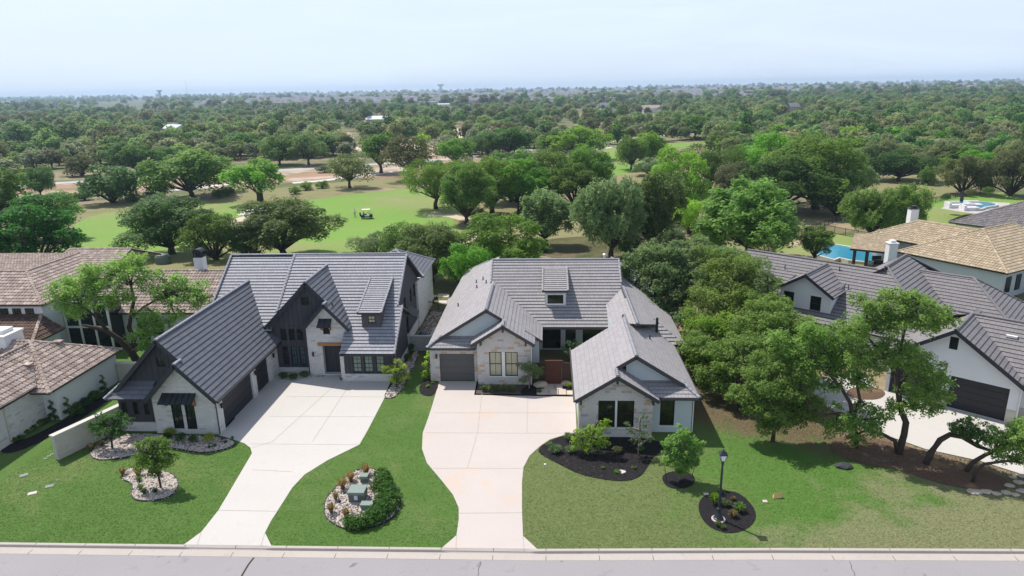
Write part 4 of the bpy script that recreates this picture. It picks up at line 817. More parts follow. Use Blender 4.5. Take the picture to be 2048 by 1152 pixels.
r2 = 6.0; Er('rear_roof', [[(-6.1, 14.5, r2), (-2.0, 14.5, r2), (2.6, 9.9, r2-es_*4.6), (-1.5, 9.9, r2-es_*4.6)], [(-2.0, 14.5, r2), (2.6, 9.9, r2-es_*4.6), (2.6, 19.1, r2-es_*4.6)],
                 [(-6.1, 14.5, r2), (-2.0, 14.5, r2), (2.6, 19.1, r2-es_*4.6), (-2, 19.1, r2-es_*4.6)], [(-16.5, 15.2, 5.6), (-14.0, 12.6, 3.7), (-14.0, 19, 3.7)], [(-16.5, 15.2, 5.6), (-19, 12.6, 3.7), (-14.0, 12.6, 3.7)], [(-16.5, 15.2, 5.6), (-19, 19, 3.7), (-19, 12.6, 3.7)]], zref=2.8)
dz, du = 6.62, -12.2
Er('dormer_roof', [[(du, 4.4, dz), (du, 9.4, dz), (du+2.5, 9.4, dz-1.6), (du+2.5, 4.4, dz-1.6)], [(du, 4.4, dz), (du, 9.4, dz), (du-2.5, 9.4, dz-1.6), (du-2.5, 4.4, dz-1.6)]], zref=2.8)
m = MB()
for p, q in (((-0.08, -0.5, gR), (-0.08, 4.2, gR)), ((-2.8, 4.25, gR), (13, 4.25, gR)), ((-19.8, 9.6, me(9.6)), (-8.3, 9.6, me(9.6))), ((-7.6, 9.99, pk), (-2.4, 4.79, pk-es_*5.2)), ((-7.6, 9.6, pk), (-7.6, 15.5, pk)), ((-6.1, 14.5, r2), (-2, 14.5, r2)), ((-2, 14.5, r2), (2.6, 9.9, r2-es_*4.6)), ((-7.6, 15.5, pk), (-1.6, 21, pk-es_*6)), ((-2, 14.5, r2), (2.6, 19.1, r2-es_*4.6)), ((du, 4.4, dz), (du, 9.2, dz))): caps(m, p, q, FE)
m.each('ridge_cap', 'brown_tile', E_)
m = MB()
for sg in (-1, 1): m.bar(FE(-0.08, -0.53, gR-0.1), FE(-0.08+sg*4.4, -0.53, gg(4.32)-0.1), 0.05, 0.26); m.bar(FE(du, 4.37, dz-0.1), FE(du+sg*2.5, 4.37, dz-1.7), 0.05, 0.24)
m.bar(FE(-19.8, 3.85, 2.7), FE(-8.5, 3.85, 2.7), 0.12, 0.14); m.each('rake_board', 'dark_trim', E_, 8)
m = MB(); gdE = (0.0, 3.4, 0, 2.4); gd2 = (-3.75, -0.95, 0, 2.4); vw = (-0.42, 0.1, 4.3, 5.2)
wall(m, FE, 'u', 0.0, [(-3.95, 0), (3.95, 0), (3.95, 3.0), (-0.08, gR-0.2), (-3.95, 3.0)], [gdE, gd2, vw], depth=0.22)
m.face([FE(3.95, 0, 0), FE(3.95, 5, 0), FE(3.95, 5, 3), FE(3.95, 0, 3)]); m.face([FE(-3.95, 0, 0), FE(-3.95, 6, 0), FE(-3.95, 6, 3), FE(-3.95, 0, 3)])
wall(m, FE, 'u', 0.9, [(3.95, 0), (12, 0), (12, 2.9), (3.95, 2.9)], [(4.75, 7.4, 0, 2.4)], depth=0.2); garage_door(E_, FE, 'u', 0.9, 1, 4.75, 7.4, 0, 2.4, 'black_door', 4, 0.12)
wall(m, FE, 'u', 4.5, [(-19.2, 0), (-4, 0), (-4, 2.85), (-19.2, 2.85)], [(-16, -14.6, 0.8, 2.4), (-12.5, -11.1, 0.8, 2.4)]); m.face([FE(-19.2, 4.5, 0), FE(-19.2, 14.5, 0), FE(-19.2, 14.5, 2.8), FE(-19.2, 9.6, 6.5), FE(-19.2, 4.5, 2.8)])
dw = [(-14.05, -13.15, 3.45, 4.78), (-11.75, -10.85, 3.45, 4.78)]
wall(m, FE, 'u', 4.85, [(du-2.15, 3.15), (du+2.15, 3.15), (du+2.15, dz-1.5), (du, dz-0.15), (du-2.15, dz-1.5)], dw)
for sg in (-1, 1): m.face([FE(du+sg*2.15, 4.85, 3.1), FE(du+sg*2.15, 8, 5.5), FE(du+sg*2.15, 8, 5.6), FE(du+sg*2.15, 4.85, dz-1.5)])
m.face([FE(2.2, 10.3, 0), FE(2.2, 18.7, 0), FE(2.2, 18.7, 2.8), FE(2.2, 10.3, 2.8)]); m.face([FE(-19, 18.7, 0), FE(2.2, 18.7, 0), FE(2.2, 18.7, 2.8), FE(-19, 18.7, 2.8)])
m.build('stucco_wall', 'white_stucco', E_)
for q in dw: window(E_, FE, 'u', 4.85, 1, *q, 1, 2)
window(E_, FE, 'u', 0.0, 1, *vw, 1, 1)
garage_door(E_, FE, 'u', 0.0, 1, *gdE, 'black_door', 5, 0.18); garage_door(E_, FE, 'u', 0.0, 1, *gd2, 'black_door', 5, 0.18)
m = MB()
for a, b in ((-0.93, -0.02), (3.42, 4.0)): m.box((a, -0.06, 0), (b, 0.02, 0.95), FE)
m.box((4.0, 0.84, 0), (4.7, 0.92, 0.95), FE); o = m.each('stone_wainscot', 'cream_stone', E_, 8)
downspout(E_, FE(4.02, -0.08, 0.05), FE(4.02, -0.08, 2.7), 'white_trim', 0.08)
for u, v in ((2.6, 3.0), (5.6, 2.4), (-6.5, 7.2), (-3.0, 9.5)):
    z = gR-es_*(4.25-v) if u > 0 else me(v) if v < 8 else 5.0
    if u < -2 and v > 8: continue
    m = MB(); m.box((u-0.32, v-0.12, z+0.02), (u+0.32, v+0.12, z+0.16), FE); m.build('roof_vent', 'white_trim' if u > 0 else 'brown_tile', E_)
for u, v in ((-9.6, 7.3), (-15.5, 8.2), (-11.0, 8.9)): vent(E_, FE(u, v, me(v)), 0.4, 0.04)
sheet('driveway', [tuple(x[:2]) for x in (FE(-4.4, 0, 0), FE(12, 0, 0))]+gp([(2048, 905), (2048, 950), (1960, 922), (1850, 898), (1790, 877), (1720, 850), (1650, 812), (1622, 790), (1640, 760), (1720, 745)]), 'concrete', 0.016)
sheet('mulch_bed', smooth(gp([(1690, 790), (1720, 800), (1760, 800), (1775, 785), (1745, 772), (1700, 775)]), 2), 'brown_mulch', 0.03)
# ===== tan tiled house behind
FF = frame(40.45, 80.2, -58)
Fh = thing('house', 'house with hipped sand coloured barrel tile roofs and white walls beyond the pool', 'house', FF(6, 8, 0))
def Fr(par, name, polys, mat='sand_tile', edge='dark_trim', F=FF, **k):
    m = MB(); k.setdefault('barrel', 0.06); k.setdefault('course', 0.40)
    for p in polys: roof(m, p, F, **k)
    return m.build(name, [mat, edge], par)
def hip(u0, u1, v0, v1, z, s, along='v'):
    if along == 'v':
        h = (u1-u0)/2; c = (u0+u1)/2; a, b = (c, v0+h, z+s*h), (c, v1-h, z+s*h)
        return [[(u0, v0, z), (u1, v0, z), a], [(u1, v0, z), (u1, v1, z), b, a], [(u1, v1, z), (u0, v1, z), b], [(u0, v1, z), (u0, v0, z), a, b]], [((u0, v0, z), a), ((u1, v0, z), a), ((u1, v1, z), b), ((u0, v1, z), b), (a, b)]
    h = (v1-v0)/2; c = (v0+v1)/2; a, b = (u0+h, c, z+s*h), (u1-h, c, z+s*h)
    return [[(u0, v0, z), (u1, v0, z), b, a], [(u1, v0, z), (u1, v1, z), b], [(u1, v1, z), (u0, v1, z), a, b], [(u0, v1, z), (u0, v0, z), a]], [((u0, v0, z), a), ((u1, v0, z), b), ((u1, v1, z), b), ((u0, v1, z), a), (a, b)]
allc = []
for args in ((0, 12, 0, 18, 3.0, 0.50, 'v'), (7.5, 30, 5.6, 17, 3.0, 0.50, 'u'), (-7.7, 9, 5.7, 14, 3.0, 0.50, 'u')):
    pl, cs = hip(*args); Fr(Fh, 'roof', pl, zref=3.0); allc += cs
m = MB()
for p, q in allc: caps(m, p, q, FF, r=0.17)
m.each('ridge_cap', 'sand_tile', Fh)
m = MB(); m.box((0.6, 0.5, -0.3), (11.4, 17, 2.95), FF); m.box((11.4, 6.2, -0.3), (29, 16, 2.93), FF); m.box((-7.0, 6.4, -0.3), (0.6, 13.5, 2.9), FF); m.build('stucco_wall', 'pale_stucco', Fh)
for q in ((11.41, 1.2, 0.6, 2.3), (11.41, 3.2, 0.6, 2.3)):
    m = MB(); m.box((11.4, q[1], q[2]), (11.46, q[1]+1.0, q[3]), FF); o = m.build('window', 'window_black', Fh); g = MB(); g.box((11.46, q[1]+0.07, q[2]+0.07), (11.475, q[1]+0.93, q[3]-0.07), FF); g.build('pane', 'glass_dark', o)
def chimney(par, p, w, h, mat='white_stucco', cap='black_metal', dome=False, F=None):
    x, y, z = p; m = MB(); m.box((x-w/2, y-w/2, z-2.5), (x+w/2, y+w/2, z+h)); c = m.build('chimney', mat, par); m = MB()
    if dome:
        m.box((x-w/2-0.04, y-w/2-0.04, z+h), (x+w/2+0.04, y+w/2+0.04, z+h+0.12))
        for sx in (-1, 1):
            for sy in (-1, 1): m.box((x+sx*w*0.42-0.05, y+sy*w*0.42-0.05, z+h+0.12), (x+sx*w*0.42+0.05, y+sy*w*0.42+0.05, z+h+0.5))
        m.box((x-w*0.34, y-w*0.3, z+h+0.12), (x+w*0.34, y+w*0.34, z+h+0.48)); n = 8
        for i in range(n):
            a, b = math.pi*i/n, math.pi*(i+1)/n; r = w/2+0.03
            pa = [(x-r*math.cos(t), yy, z+h+0.5+r*0.7*math.sin(t)) for t in (a, b) for yy in (y-w/2-0.03, y+w/2+0.03)]
            m.add(pa, [(0, 2, 3, 1)]); m.add([(x, y-w/2-0.03, z+h+0.5), pa[0], pa[2]], [(0, 1, 2)]); m.add([(x, y+w/2+0.03, z+h+0.5), pa[1], pa[3]], [(0, 1, 2)])
    else:
        m.box((x-w/2-0.08, y-w/2-0.08, z+h), (x+w/2+0.08, y+w/2+0.08, z+h+0.12)); m.box((x-w*0.3, y-w*0.3, z+h+0.12), (x+w*0.3, y+w*0.3, z+h+0.4))
    ORG[c.name] = ORG[par.name]; m.build('chimney_cap', cap, c)
p = P(1824, 440, 4.6); chimney(Fh, tuple(p), 1.0, 1.5)
p = P(1781, 512, 2.6); chimney(Fh, (p[0], p[1], 2.6), 0.95, 1.5, cap='white_trim')
# covered terrace beside the pool
T_ = thing('pergola', 'free standing covered terrace with tan roof and dark posts beside the pool', 'pergola', (39.5, 84, 0))
m = MB(); c4 = [P(1700, 497, 2.9), P(1790, 506, 2.9), P(1800, 484, 3.1), P(1742, 481, 3.1)]
z0_ = 2.9
poly = [(c4[0][0], c4[0][1], 2.9), (c4[1][0], c4[1][1], 2.9), (c4[2][0]+1, c4[2][1]+1.5, 3.3), (c4[3][0]+0.5, c4[3][1]+1.0, 3.3)]
zz = 2.9; roof(m, [(x, y, 2.9 if i < 2 else 3.5) for i, (x, y, z) in enumerate([poly[0], poly[1]])]+[(poly[1][0]+3.0, poly[1][1]+6.0, 3.5), (poly[0][0]+3.0, poly[0][1]+6.0, 3.5)], zref=2.9, th=0.03, slab=0.22)
m.build('roof', ['sand_tile', 'brown_post'], T_)
for px in ((1712, 499), (1737, 502), (1785, 507)):
    p = P(px[0], px[1], 2.7); m = MB(); m.box((p[0]-0.14, p[1]+0.1, -0.2), (p[0]+0.14, p[1]+0.38, 2.75)); m.build('post', 'brown_post', T_)
m = MB(); p = P(1750, 520, 0.5)
for k in range(2): m.box((p[0]+k*1.6, p[1], 0.0), (p[0]+k*1.6+1.1, p[1]+0.9, 0.42)); m.box((p[0]+k*1.6, p[1]+0.75, 0.4), (p[0]+k*1.6+1.1, p[1]+0.95, 0.85))
tag(m.build('patio_sofa', 'dark_rock'), 'dark patio sofa under the covered terrace roof', 'sofa')
# pools
def pool(outline, z, label, rim=0.45):
    t = thing('swimming_pool', label, 'pool', (outline[0][0], outline[0][1], z)); c = np.mean(outline, axis=0)
    m = MB(); n = len(outline)
    out = []
    for i in range(n):
        a = Vector(outline[i-1]); b = Vector(outline[i]); d = Vector(outline[(i+1) % n]); e1 = (b-a).normalized(); e2 = (d-b).normalized(); nn = Vector((e1.y+e2.y, -(e1.x+e2.x))).normalized()
        if (Vector(outline[i])+nn*0.1-Vector(c)).length < (Vector(outline[i])-Vector(c)).length: nn = -nn
        out.append(tuple(b+nn*rim))
    for i in range(n):
        j = (i+1) % n; a, b, c1, d = outline[i], outline[j], out[j], out[i]
        m.face([(a[0], a[1], z), (b[0], b[1], z), (c1[0], c1[1], z), (d[0], d[1], z)]); m.face([(a[0], a[1], z), (b[0], b[1], z), (b[0], b[1], z-0.3), (a[0], a[1], z-0.3)]); m.face([(d[0], d[1], z), (c1[0], c1[1], z), (c1[0], c1[1], z-0.8), (d[0], d[1], z-0.8)])
    m.build('coping', 'stone_cap', t); m = MB(); bm = bmesh.new(); vs = [bm.verts.new((x, y, z-0.10)) for x, y in outline]; f = bm.faces.new(vs); bmesh.ops.triangulate(bm, faces=[f])
    for f in bm.faces: m.face([tuple(v.co) for v in f.verts])
    bm.free(); m.build('water', 'pool_water', t); return t
pool([tuple(P(x, y, 0.3)[:2]) for x, y in ((1632, 508), (1650, 493), (1668, 488), (1702, 494), (1740, 502), (1760, 508), (1740, 524), (1700, 519), (1678, 514), (1668, 518))], 0.3, 'rectangular blue pool with stone coping behind the white stucco house')
pz = 0.1
sheet('pool_terrace', [tuple(P(x, y, pz)[:2]) for x, y in ((1882, 413), (1905, 404), (1950, 399), (2020, 402), (2030, 420), (1960, 424), (1925, 420))], 'pool_paving', 2.0, None, tagd=('white paved terrace round the far freeform pool', 'terrace'))
o = bpy.data.objects['pool_terrace']
for v in o.data.vertices: v.co.z = pz-0.35
m = MB(); pts = [(v.co.x, v.co.y) for v in o.data.vertices]
pool(smooth([tuple(P(x, y, pz)[:2]) for x, y in ((1912, 404), (1930, 400), (1955, 403), (1990, 405), (1994, 410), (1970, 413), (1960, 418), (1938, 416), (1925, 410))], 2), pz, 'far freeform pool with white tanning ledge beside the umbrella', 0.3)
p = P(1930, 412, 0.2)
for i, (x, y) in enumerate(((1908, 410), (1938, 415), (1946, 409))):
    q = P(x, y, 0.2); m = MB(); m.box((q[0]-1.3, q[1]-0.9, -0.3), (q[0]+1.3, q[1]+0.9, 0.35)); m.box((q[0]-1.3, q[1]+0.5, 0.35), (q[0]+1.3, q[1]+0.9, 0.8)); m.box((q[0]-1.3, q[1]-0.9, 0.35), (q[0]-0.9, q[1]+0.5, 0.7))
    tag(m.build('outdoor_sofa', 'fabric_white', org=(q[0], q[1], -0.3)), ('white outdoor sofa left of the closed umbrella by the far pool', 'white outdoor sofa in front of the closed umbrella by the far pool', 'white outdoor sofa at the edge of the far pool water')[i], 'sofa', 'white sofas by the far pool')
q = P(1921, 413, 0.1); U_ = thing('umbrella', 'closed grey garden umbrella standing by the far pool', 'umbrella', (q[0], q[1], -0.2)); m = MB(); m.tube([(q[0], q[1], -0.2), (q[0], q[1], 3.0)], 0.05); m.build('pole', 'black_metal', U_)
m = MB(); m.lathe((q[0], q[1], 1.0), [(0.28, 0), (0.32, 0.5), (0.15, 1.7), (0.04, 2.1)], 8); m.build('canopy', 'dark_trim', U_)
# ===== dark tiled house at the right edge, farther back
FG = frame(*P(1905, 432, 3.2)[:2], -50)
Gh = thing('house', 'house with dark grey barrel tile hipped roof beside the far freeform pool', 'house', FG(8, 6, -1))
allc = []
for args in ((0, 26, -1, 14, 2.4, 0.45, 'u'), (8, 30, 8, 26, 2.6, 0.42, 'v')):
    pl, cs = hip(*args); Fr(Gh, 'roof', pl, 'grey_clay_tile', 'dark_trim', FG, zref=2.4, barrel=0.05, course=0.45); allc += cs
m = MB()
for p, q in allc: caps(m, p, q, FG, r=0.16, step=0.5)
m.each('ridge_cap', 'grey_clay_tile', Gh); m = MB(); m.box((0.7, -0.3, -2), (25, 13.3, 2.35), FG); m.box((9, 9, -2), (29, 25, 2.5), FG); m.build('stucco_wall', 'white_stucco', Gh)
# ===== left neighbour: clay tiles
Lh = thing('house', 'white house with brown and cream clay barrel tile roofs behind a spreading oak', 'house', (-42, 50, 0))
def Lr(name, polys, mat='clay_tile', **k): return Fr(Lh, name, polys, mat, 'dark_trim', ID, **k)
sl1 = 0.56
Lr('garage_roof', [[(-35.3, 36.0, 2.9), (-35.3, 41.4, 2.9), (-38.4, 45.4, 4.63), (-38.4, 36.0, 4.63)], [(-38.4, 36.0, 4.63), (-38.4, 45.4, 4.63), (-41.5, 45.4, 2.9), (-41.5, 36.0, 2.9)],
       [(-34.3, 41.2, 2.55), (-34.3, 49.5, 2.55), (-38.4, 45.4, 4.78)], [(-34.3, 41.2, 2.55), (-38.4, 45.4, 4.78), (-38.4, 41.2, 2.55)], [(-34.3, 49.5, 2.55), (-38.4, 45.4, 4.78), (-50, 45.4, 4.78), (-50, 49.5, 2.55)], [(-38.4, 41.2, 2.55), (-38.4, 45.4, 4.78), (-50, 45.4, 4.78), (-50, 41.2, 2.55)]], zref=2.55, barrel=0.075)
Lr('upper_roof', [[(-60, 52.9, 5.2), (-42.9, 52.9, 5.2), (-47, 57.0, 7.1), (-60, 57.0, 7.1)], [(-42.9, 52.9, 5.2), (-42.9, 66, 5.2), (-47, 64, 7.1), (-47, 57, 7.1)], [(-42.9, 66, 5.2), (-47, 64, 7.1), (-60, 64, 7.1), (-60, 66, 5.2)], [(-60, 57, 7.1), (-47, 57, 7.1), (-47, 64, 7.1), (-60, 64, 7.1)]], zref=5.2)
Lr('rear_roof', [[(-43.5, 57.0, 3.1), (-27.2, 57.0, 3.1), (-27.2, 61.9, 5.8), (-43.5, 61.9, 5.8)], [(-43.5, 61.9, 5.8), (-27.2, 61.9, 5.8), (-27.2, 67, 3.0), (-43.5, 67, 3.0)], [(-48.5, 60, 5.6), (-42, 60, 5.6), (-42, 65, 7.3), (-48.5, 65, 7.3)], [(-42, 65, 7.3), (-48.5, 65, 7.3), (-48.5, 70, 5.6), (-42, 70, 5.6)]], zref=3.1)
Lr('lower_roof', [[(-60, 49.5, 2.9), (-41.8, 49.5, 2.9), (-43.5, 53.3, 4.2), (-60, 53.3, 4.2)], [(-41.8, 49.5, 2.9), (-41.8, 53.5, 2.9), (-43.5, 53.3, 4.2)]], 'dark_clay_tile', zref=2.9)
m = MB()
for p, q in (((-38.4, 36.0, 4.63), (-38.4, 45.4, 4.7)), ((-34.3, 41.2, 2.55), (-38.4, 45.4, 4.78)), ((-34.3, 49.5, 2.55), (-38.4, 45.4, 4.78)), ((-38.4, 45.4, 4.78), (-50, 45.4, 4.78)), ((-42.9, 52.9, 5.2), (-47, 57, 7.1)), ((-47, 57, 7.1), (-47, 64, 7.1)), ((-60, 57, 7.1), (-47, 57, 7.1)), ((-27.2, 61.9, 5.8), (-43.5, 61.9, 5.8)), ((-42, 65, 7.3), (-48.5, 65, 7.3)), ((-41.8, 49.5, 2.9), (-43.5, 53.3, 4.2)), ((-48.5, 60, 5.62), (-48.5, 65, 7.3))): caps(m, p, q, r=0.16)
m.each('ridge_cap', 'clay_tile', Lh)
m = MB(); m.box((-40.5, 37.0, 0), (-35.75, 42.3, 2.85)); m.build('stone_wall', 'white_stone', Lh)
m = MB(); m.box((-45, 42.3, 0), (-34.72, 49.2, 2.5)); m.box((-60, 53.4, 0), (-43.4, 65.5, 5.15)); m.box((-60, 49.9, 0), (-42.3, 53.4, 2.85)); m.box((-43.4, 57.5, 0), (-27.7, 66.5, 3.05)); m.build('stucco_wall', 'white_stucco', Lh)
for i in range(3):
    q = wpx(0+i*25.5-1, 622, 19+i*25.5, 636.5, 53.35); q = (q[0], q[1], 3.95, 4.75); m = MB(); m.box((q[0], 53.34, q[2]), (q[1], 53.42, q[3])); o = m.build('window', 'window_black', Lh); g = MB()
    for k in range(3):
        for r in range(2):
            x0 = q[0]+0.05+k*(q[1]-q[0]-0.06)/3; z0 = q[2]+0.05+r*(q[3]-q[2]-0.06)/2; g.box((x0, 53.32, z0), (x0+(q[1]-q[0])/3-0.06, 53.341, z0+(q[3]-q[2])/2-0.06))
    g.build('pane', 'glass_dark', o)
for i, (x0, z0, z1) in enumerate(((-37.9, 0.4, 2.5), (-36.5, 0.9, 2.3))):
    m = MB(); m.box((x0, 57.42, z0), (x0+1.0, 57.52, z1)); o = m.build('window', 'window_black', Lh); g = MB(); g.box((x0+0.07, 57.40, z0+0.07), (x0+0.93, 57.421, (z0+z1)/2-0.03)); g.box((x0+0.07, 57.40, (z0+z1)/2+0.03), (x0+0.93, 57.421, z1-0.07)); g.build('pane', 'glass_dark', o)
m = MB(); m.box((-43.2, 55.6, 0.0), (-39.2, 57.6, 4.6)); gl = m.build('glass_wall', 'glass_dark', Lh); m = MB()
for x in (-43.2, -41.9, -40.55, -39.2): m.box((x-0.09, 55.52, 0), (x+0.09, 55.62, 4.7))
for z in (2.3, 4.6): m.box((-43.2, 55.53, z-0.09), (-39.2, 55.61, z+0.09))
m.build('mullions', 'white_trim', gl)
chimney(Lh, tuple(P(404, 548, 5.2)), 0.85, 1.75, dome=True)
q = P(10, 695, 4.2); chimney(Lh, (q[0], q[1], 3.6), 1.8, 1.7, cap='white_trim')
m = MB(); m.bar((-35.68, 38.85, 0), (-35.68, 38.85, 2.7), 0.07); m.build('downspout', 'stone_cap', Lh)
# small vents on clay roof
for x, y, z in ((-37.2, 46.6, 4.25), (-37.3, 40.2, 4.08), (-36.9, 43.0, 3.9)):
    m = MB(); m.box((x-0.3, y-0.25, z), (x+0.3, y+0.25, z+0.12)); m.build('roof_vent', 'clay_tile', Lh)
Wl = thing('garden_wall', 'low white limestone garden wall with a flat cap running to the dark house', 'wall', (-30.5, 39, 0))
a, b = Vector((-31.18, 36.9, 0)), Vector((-29.45, 41.6, 0)); d = (b-a).normalized(); n_ = Vector((-d.y, d.x, 0))*0.16
m = MB()
for p, q in ((a-n_, b-n_), (b+n_, a+n_), (a+n_, a-n_)):
    L0 = (q-p).length; s0 = 0 if p != a+n_ else 7; m.face([p, q, q+Vector((0, 0, 1.62)), p+Vector((0, 0, 1.62))], [(s0, 0), (s0+L0, 0), (s0+L0, 1.62), (s0, 1.62)])
m.build('wall_body', 'cream_stone', Wl); m = MB(); m.bar(a-d*0.06+Vector((0, 0, 1.67)), b+Vector((0, 0, 1.67)), 0.42, 0.10); m.build('coping', 'stone_cap', Wl)
Wm = thing('garden_wall', 'short white limestone wall end beside the clay tiled garage', 'wall', (-33, 49.3, 0)); m = MB(); m.box((-34.6, 48.9, 0), (-32.9, 49.2, 1.5)); m.build('wall_body', 'cream_stone', Wm); m = MB(); m.box((-34.65, 48.83, 1.5), (-32.85, 49.27, 1.6)); m.build('coping', 'stone_cap', Wm)
Wb = thing('garden_wall', 'low grey block wall hiding the air conditioner between the houses', 'wall', (-11.3, 55.9, 0)); m = MB(); m.box((-12.35, 55.8, 0), (-10.4, 56.0, 1.35)); m.box((-10.6, 56.0, 0), (-10.4, 58.2, 1.35)); m.build('wall_body', 'block_wall', Wb); m = MB(); m.box((-12.35, 55.76, 1.35), (-10.36, 56.04, 1.40)); m.build('coping', 'stone_cap', Wb)
Ac = thing('air_conditioner', 'round topped air conditioner behind the grey block wall', 'air conditioner', (-11.3, 56.8, 0)); m = MB(); m.box((-11.8, 56.3, 0), (-10.8, 57.3, 1.25)); m.build('casing', 'block_wall', Ac); m = MB(); m.lathe((-11.3, 56.8, 1.25), [(0.46, 0), (0.44, 0.06), (0.1, 0.10)], 18); m.build('fan_guard', 'black_metal', Ac)
# ---------------------------------------------------------------- vegetation
def leaf_mesh(name, clumps, dens, size, seed, mat, flat=0.85, long=1.0, droop=0.0, shell=(0.45, 1.05), ragged=0.25):
    """foliage: many small leaf-sized faces spread through clumps (x,y,z,r)"""
    rg = np.random.default_rng(seed); V = []; T = []
    for (x, y, z, r) in clumps:
        n = max(6, int(dens*r*r)); d = rg.normal(size=(n, 3)); d /= np.linalg.norm(d, axis=1)[:, None]
        k = (d[:, 2] < -0.35) & (rg.random(n) < 0.65); d[k, 2] *= -1
        rad = r*(shell[0]+(shell[1]-shell[0])*rg.random(n)**0.5)*(1+ragged*np.sin(d[:, 0]*5+x*3)*np.cos(d[:, 1]*6+y*2+d[:, 2]*4))
        p = d*rad[:, None]; p[:, 2] *= flat; p += (x, y, z); p[:, 2] -= droop*rg.random(n)*r*0.5
        nn = d*0.55+rg.normal(size=(n, 3))*0.5+np.array([-0.2, 0.15, 0.65]); nn /= np.linalg.norm(nn, axis=1)[:, None]
        a = np.cross(nn, rg.normal(size=(n, 3))); a /= np.linalg.norm(a, axis=1)[:, None]+1e-9; b = np.cross(nn, a)
        s = size*(0.55+0.8*rg.random(n))[:, None]
        q = np.stack([p-a*s*0.5*long, p+b*s*0.36, p+a*s*0.5*long, p-b*s*0.36], 1); V.append(q.reshape(-1, 3))
        ct = rg.random()*0.5; T.append(np.clip(ct+rg.random(n)*0.5, 0, 1))
    v = np.concatenate(V).astype(np.float32); t = np.concatenate(T).astype(np.float32); n = len(t)
    me = bpy.data.meshes.new(name); me.vertices.add(n*4); me.loops.add(n*4); me.polygons.add(n)
    me.vertices.foreach_set('co', v.ravel()); me.loops.foreach_set('vertex_index', np.arange(n*4, dtype=np.int32))
    me.polygons.foreach_set('loop_start', np.arange(0, n*4, 4, dtype=np.int32)); me.polygons.foreach_set('loop_total', np.full(n, 4, dtype=np.int32))
    at = me.attributes.new('tint', 'FLOAT', 'FACE'); at.data.foreach_set('value', t); me.materials.append(M(mat)); me.update(); me.validate()
    return me
def rclumps(seed, H, R, n, base=0.30, rmin=0.26, rmax=0.42, dome=1.0):
    rr = random.Random(seed); out = []; hz = H*(1-base)/2; cz_ = H*base+hz
    g = math.pi*(3-math.sqrt(5))
    for i in range(n):
        t = (i+0.5)/n; zz = 1-t*1.75; zz = max(-0.75, zz); rad = math.sqrt(max(0.05, 1-zz*zz)); a = i*g+rr.uniform(-.4, .4); k = rr.uniform(0.45, 0.95)
        r = R*rr.uniform(rmin, rmax)*rr.choice((0.6, 0.85, 1, 1.2)); out.append((math.cos(a)*rad*R*k, math.sin(a)*rad*R*k, cz_+zz*hz*k*dome, r))
    out.append((0, 0, cz_, R*0.45)); return out
def limb_mesh(name, clumps, H, r0, seed, fork=0.28, mat='bark', nt=1, spread=0.0, nlimb=None):
    rr = random.Random(seed); m = MB()
    for k in range(nt):
        ox = (k-(nt-1)/2)*spread; oy = rr.uniform(-.3, .3)*spread; f = Vector((ox*1.3+rr.uniform(-.1, .1)*H*0.3, oy, H*fork))
        m.tube([(ox, oy, -0.3), (ox+0.02*H*rr.uniform(-1, 1), oy, H*fork*0.5), f], [r0*1.35, r0, r0*0.85], 7)
        cl = clumps[k::nt]
        if nlimb: cl = cl[:nlimb]
        for (x, y, z, r) in cl:
            e = Vector((x, y, z)); mid = f.lerp(e, 0.5)+Vector((rr.uniform(-1, 1), rr.uniform(-1, 1), rr.uniform(-.2, .9)))*(0.045*H)
            m.tube([f-Vector((0, 0, r0*0.5)), mid, e], [r0*0.55, r0*0.32, r0*0.10], 5, cap=False)
            for _ in range(2 if nlimb is None else 0):
                e2 = mid+Vector((rr.uniform(-1, 1), rr.uniform(-1, 1), rr.uniform(0.1, 1)))*r*0.9; m.tube([mid, e2], [r0*0.2, r0*0.05], 4, cap=False)
    me_o = m.build(name, mat, None, smooth=True); me = me_o.data; bpy.data.objects.remove(me_o); return me
VAR = {}
def variant(key, H, R, n, dens, size, seed, base=0.3, mat='leaf_mid', nt=1, spread=0, nlimb=None, trunk=0.28, **k):
    dm = {a: k.pop(a) for a in list(k) if a in ('rmin', 'rmax', 'dome')}
    c = rclumps(seed, H, R, n, base, **dm); cm_ = leaf_mesh('crown', c, dens, size, seed, mat, **k)
    VAR[key] = (cm_, limb_mesh('trunk', c, H, trunk, seed, fork=min(0.42, base+0.04), nt=nt, spread=spread, nlimb=nlimb), H, R)
# near, middle and far detail of several crown shapes (metres)
for i, (key, H, R, n, base) in enumerate((('oak', 8, 4.6, 24, 0.10), ('round', 8, 4.0, 20, 0.05), ('tall', 9, 3.6, 20, 0.15), ('bushy', 6, 3.8, 16, 0.0), ('open', 8, 4.6, 20, 0.18))):
    op = 0.55 if key == 'open' else 1.0
    variant(key+'_near', H, R, n, 860*op, 0.20, 11+i, base, rmin=0.22, rmax=0.36)
    for j in range(2): variant(key+'_mid%d' % j, H, R, n, 230*op, 0.34, 31+i*3+j, base, trunk=0.26)
    for j in range(2): variant(key+'_far%d' % j, H, R, max(8, n-5), 50*op, 0.78, 61+i*3+j, base, nlimb=5, trunk=0.26)
for i in range(2): variant('feather_near%d' % i, 7, 4.0, 26, 950, 0.19, 91+i, 0.14, rmin=0.17, rmax=0.30, long=1.9, droop=0.5, ragged=0.5, flat=1.05)
variant('multi_mid', 9, 4.6, 17, 150, 0.42, 97, 0.24, nt=4, spread=1.1, trunk=0.24)
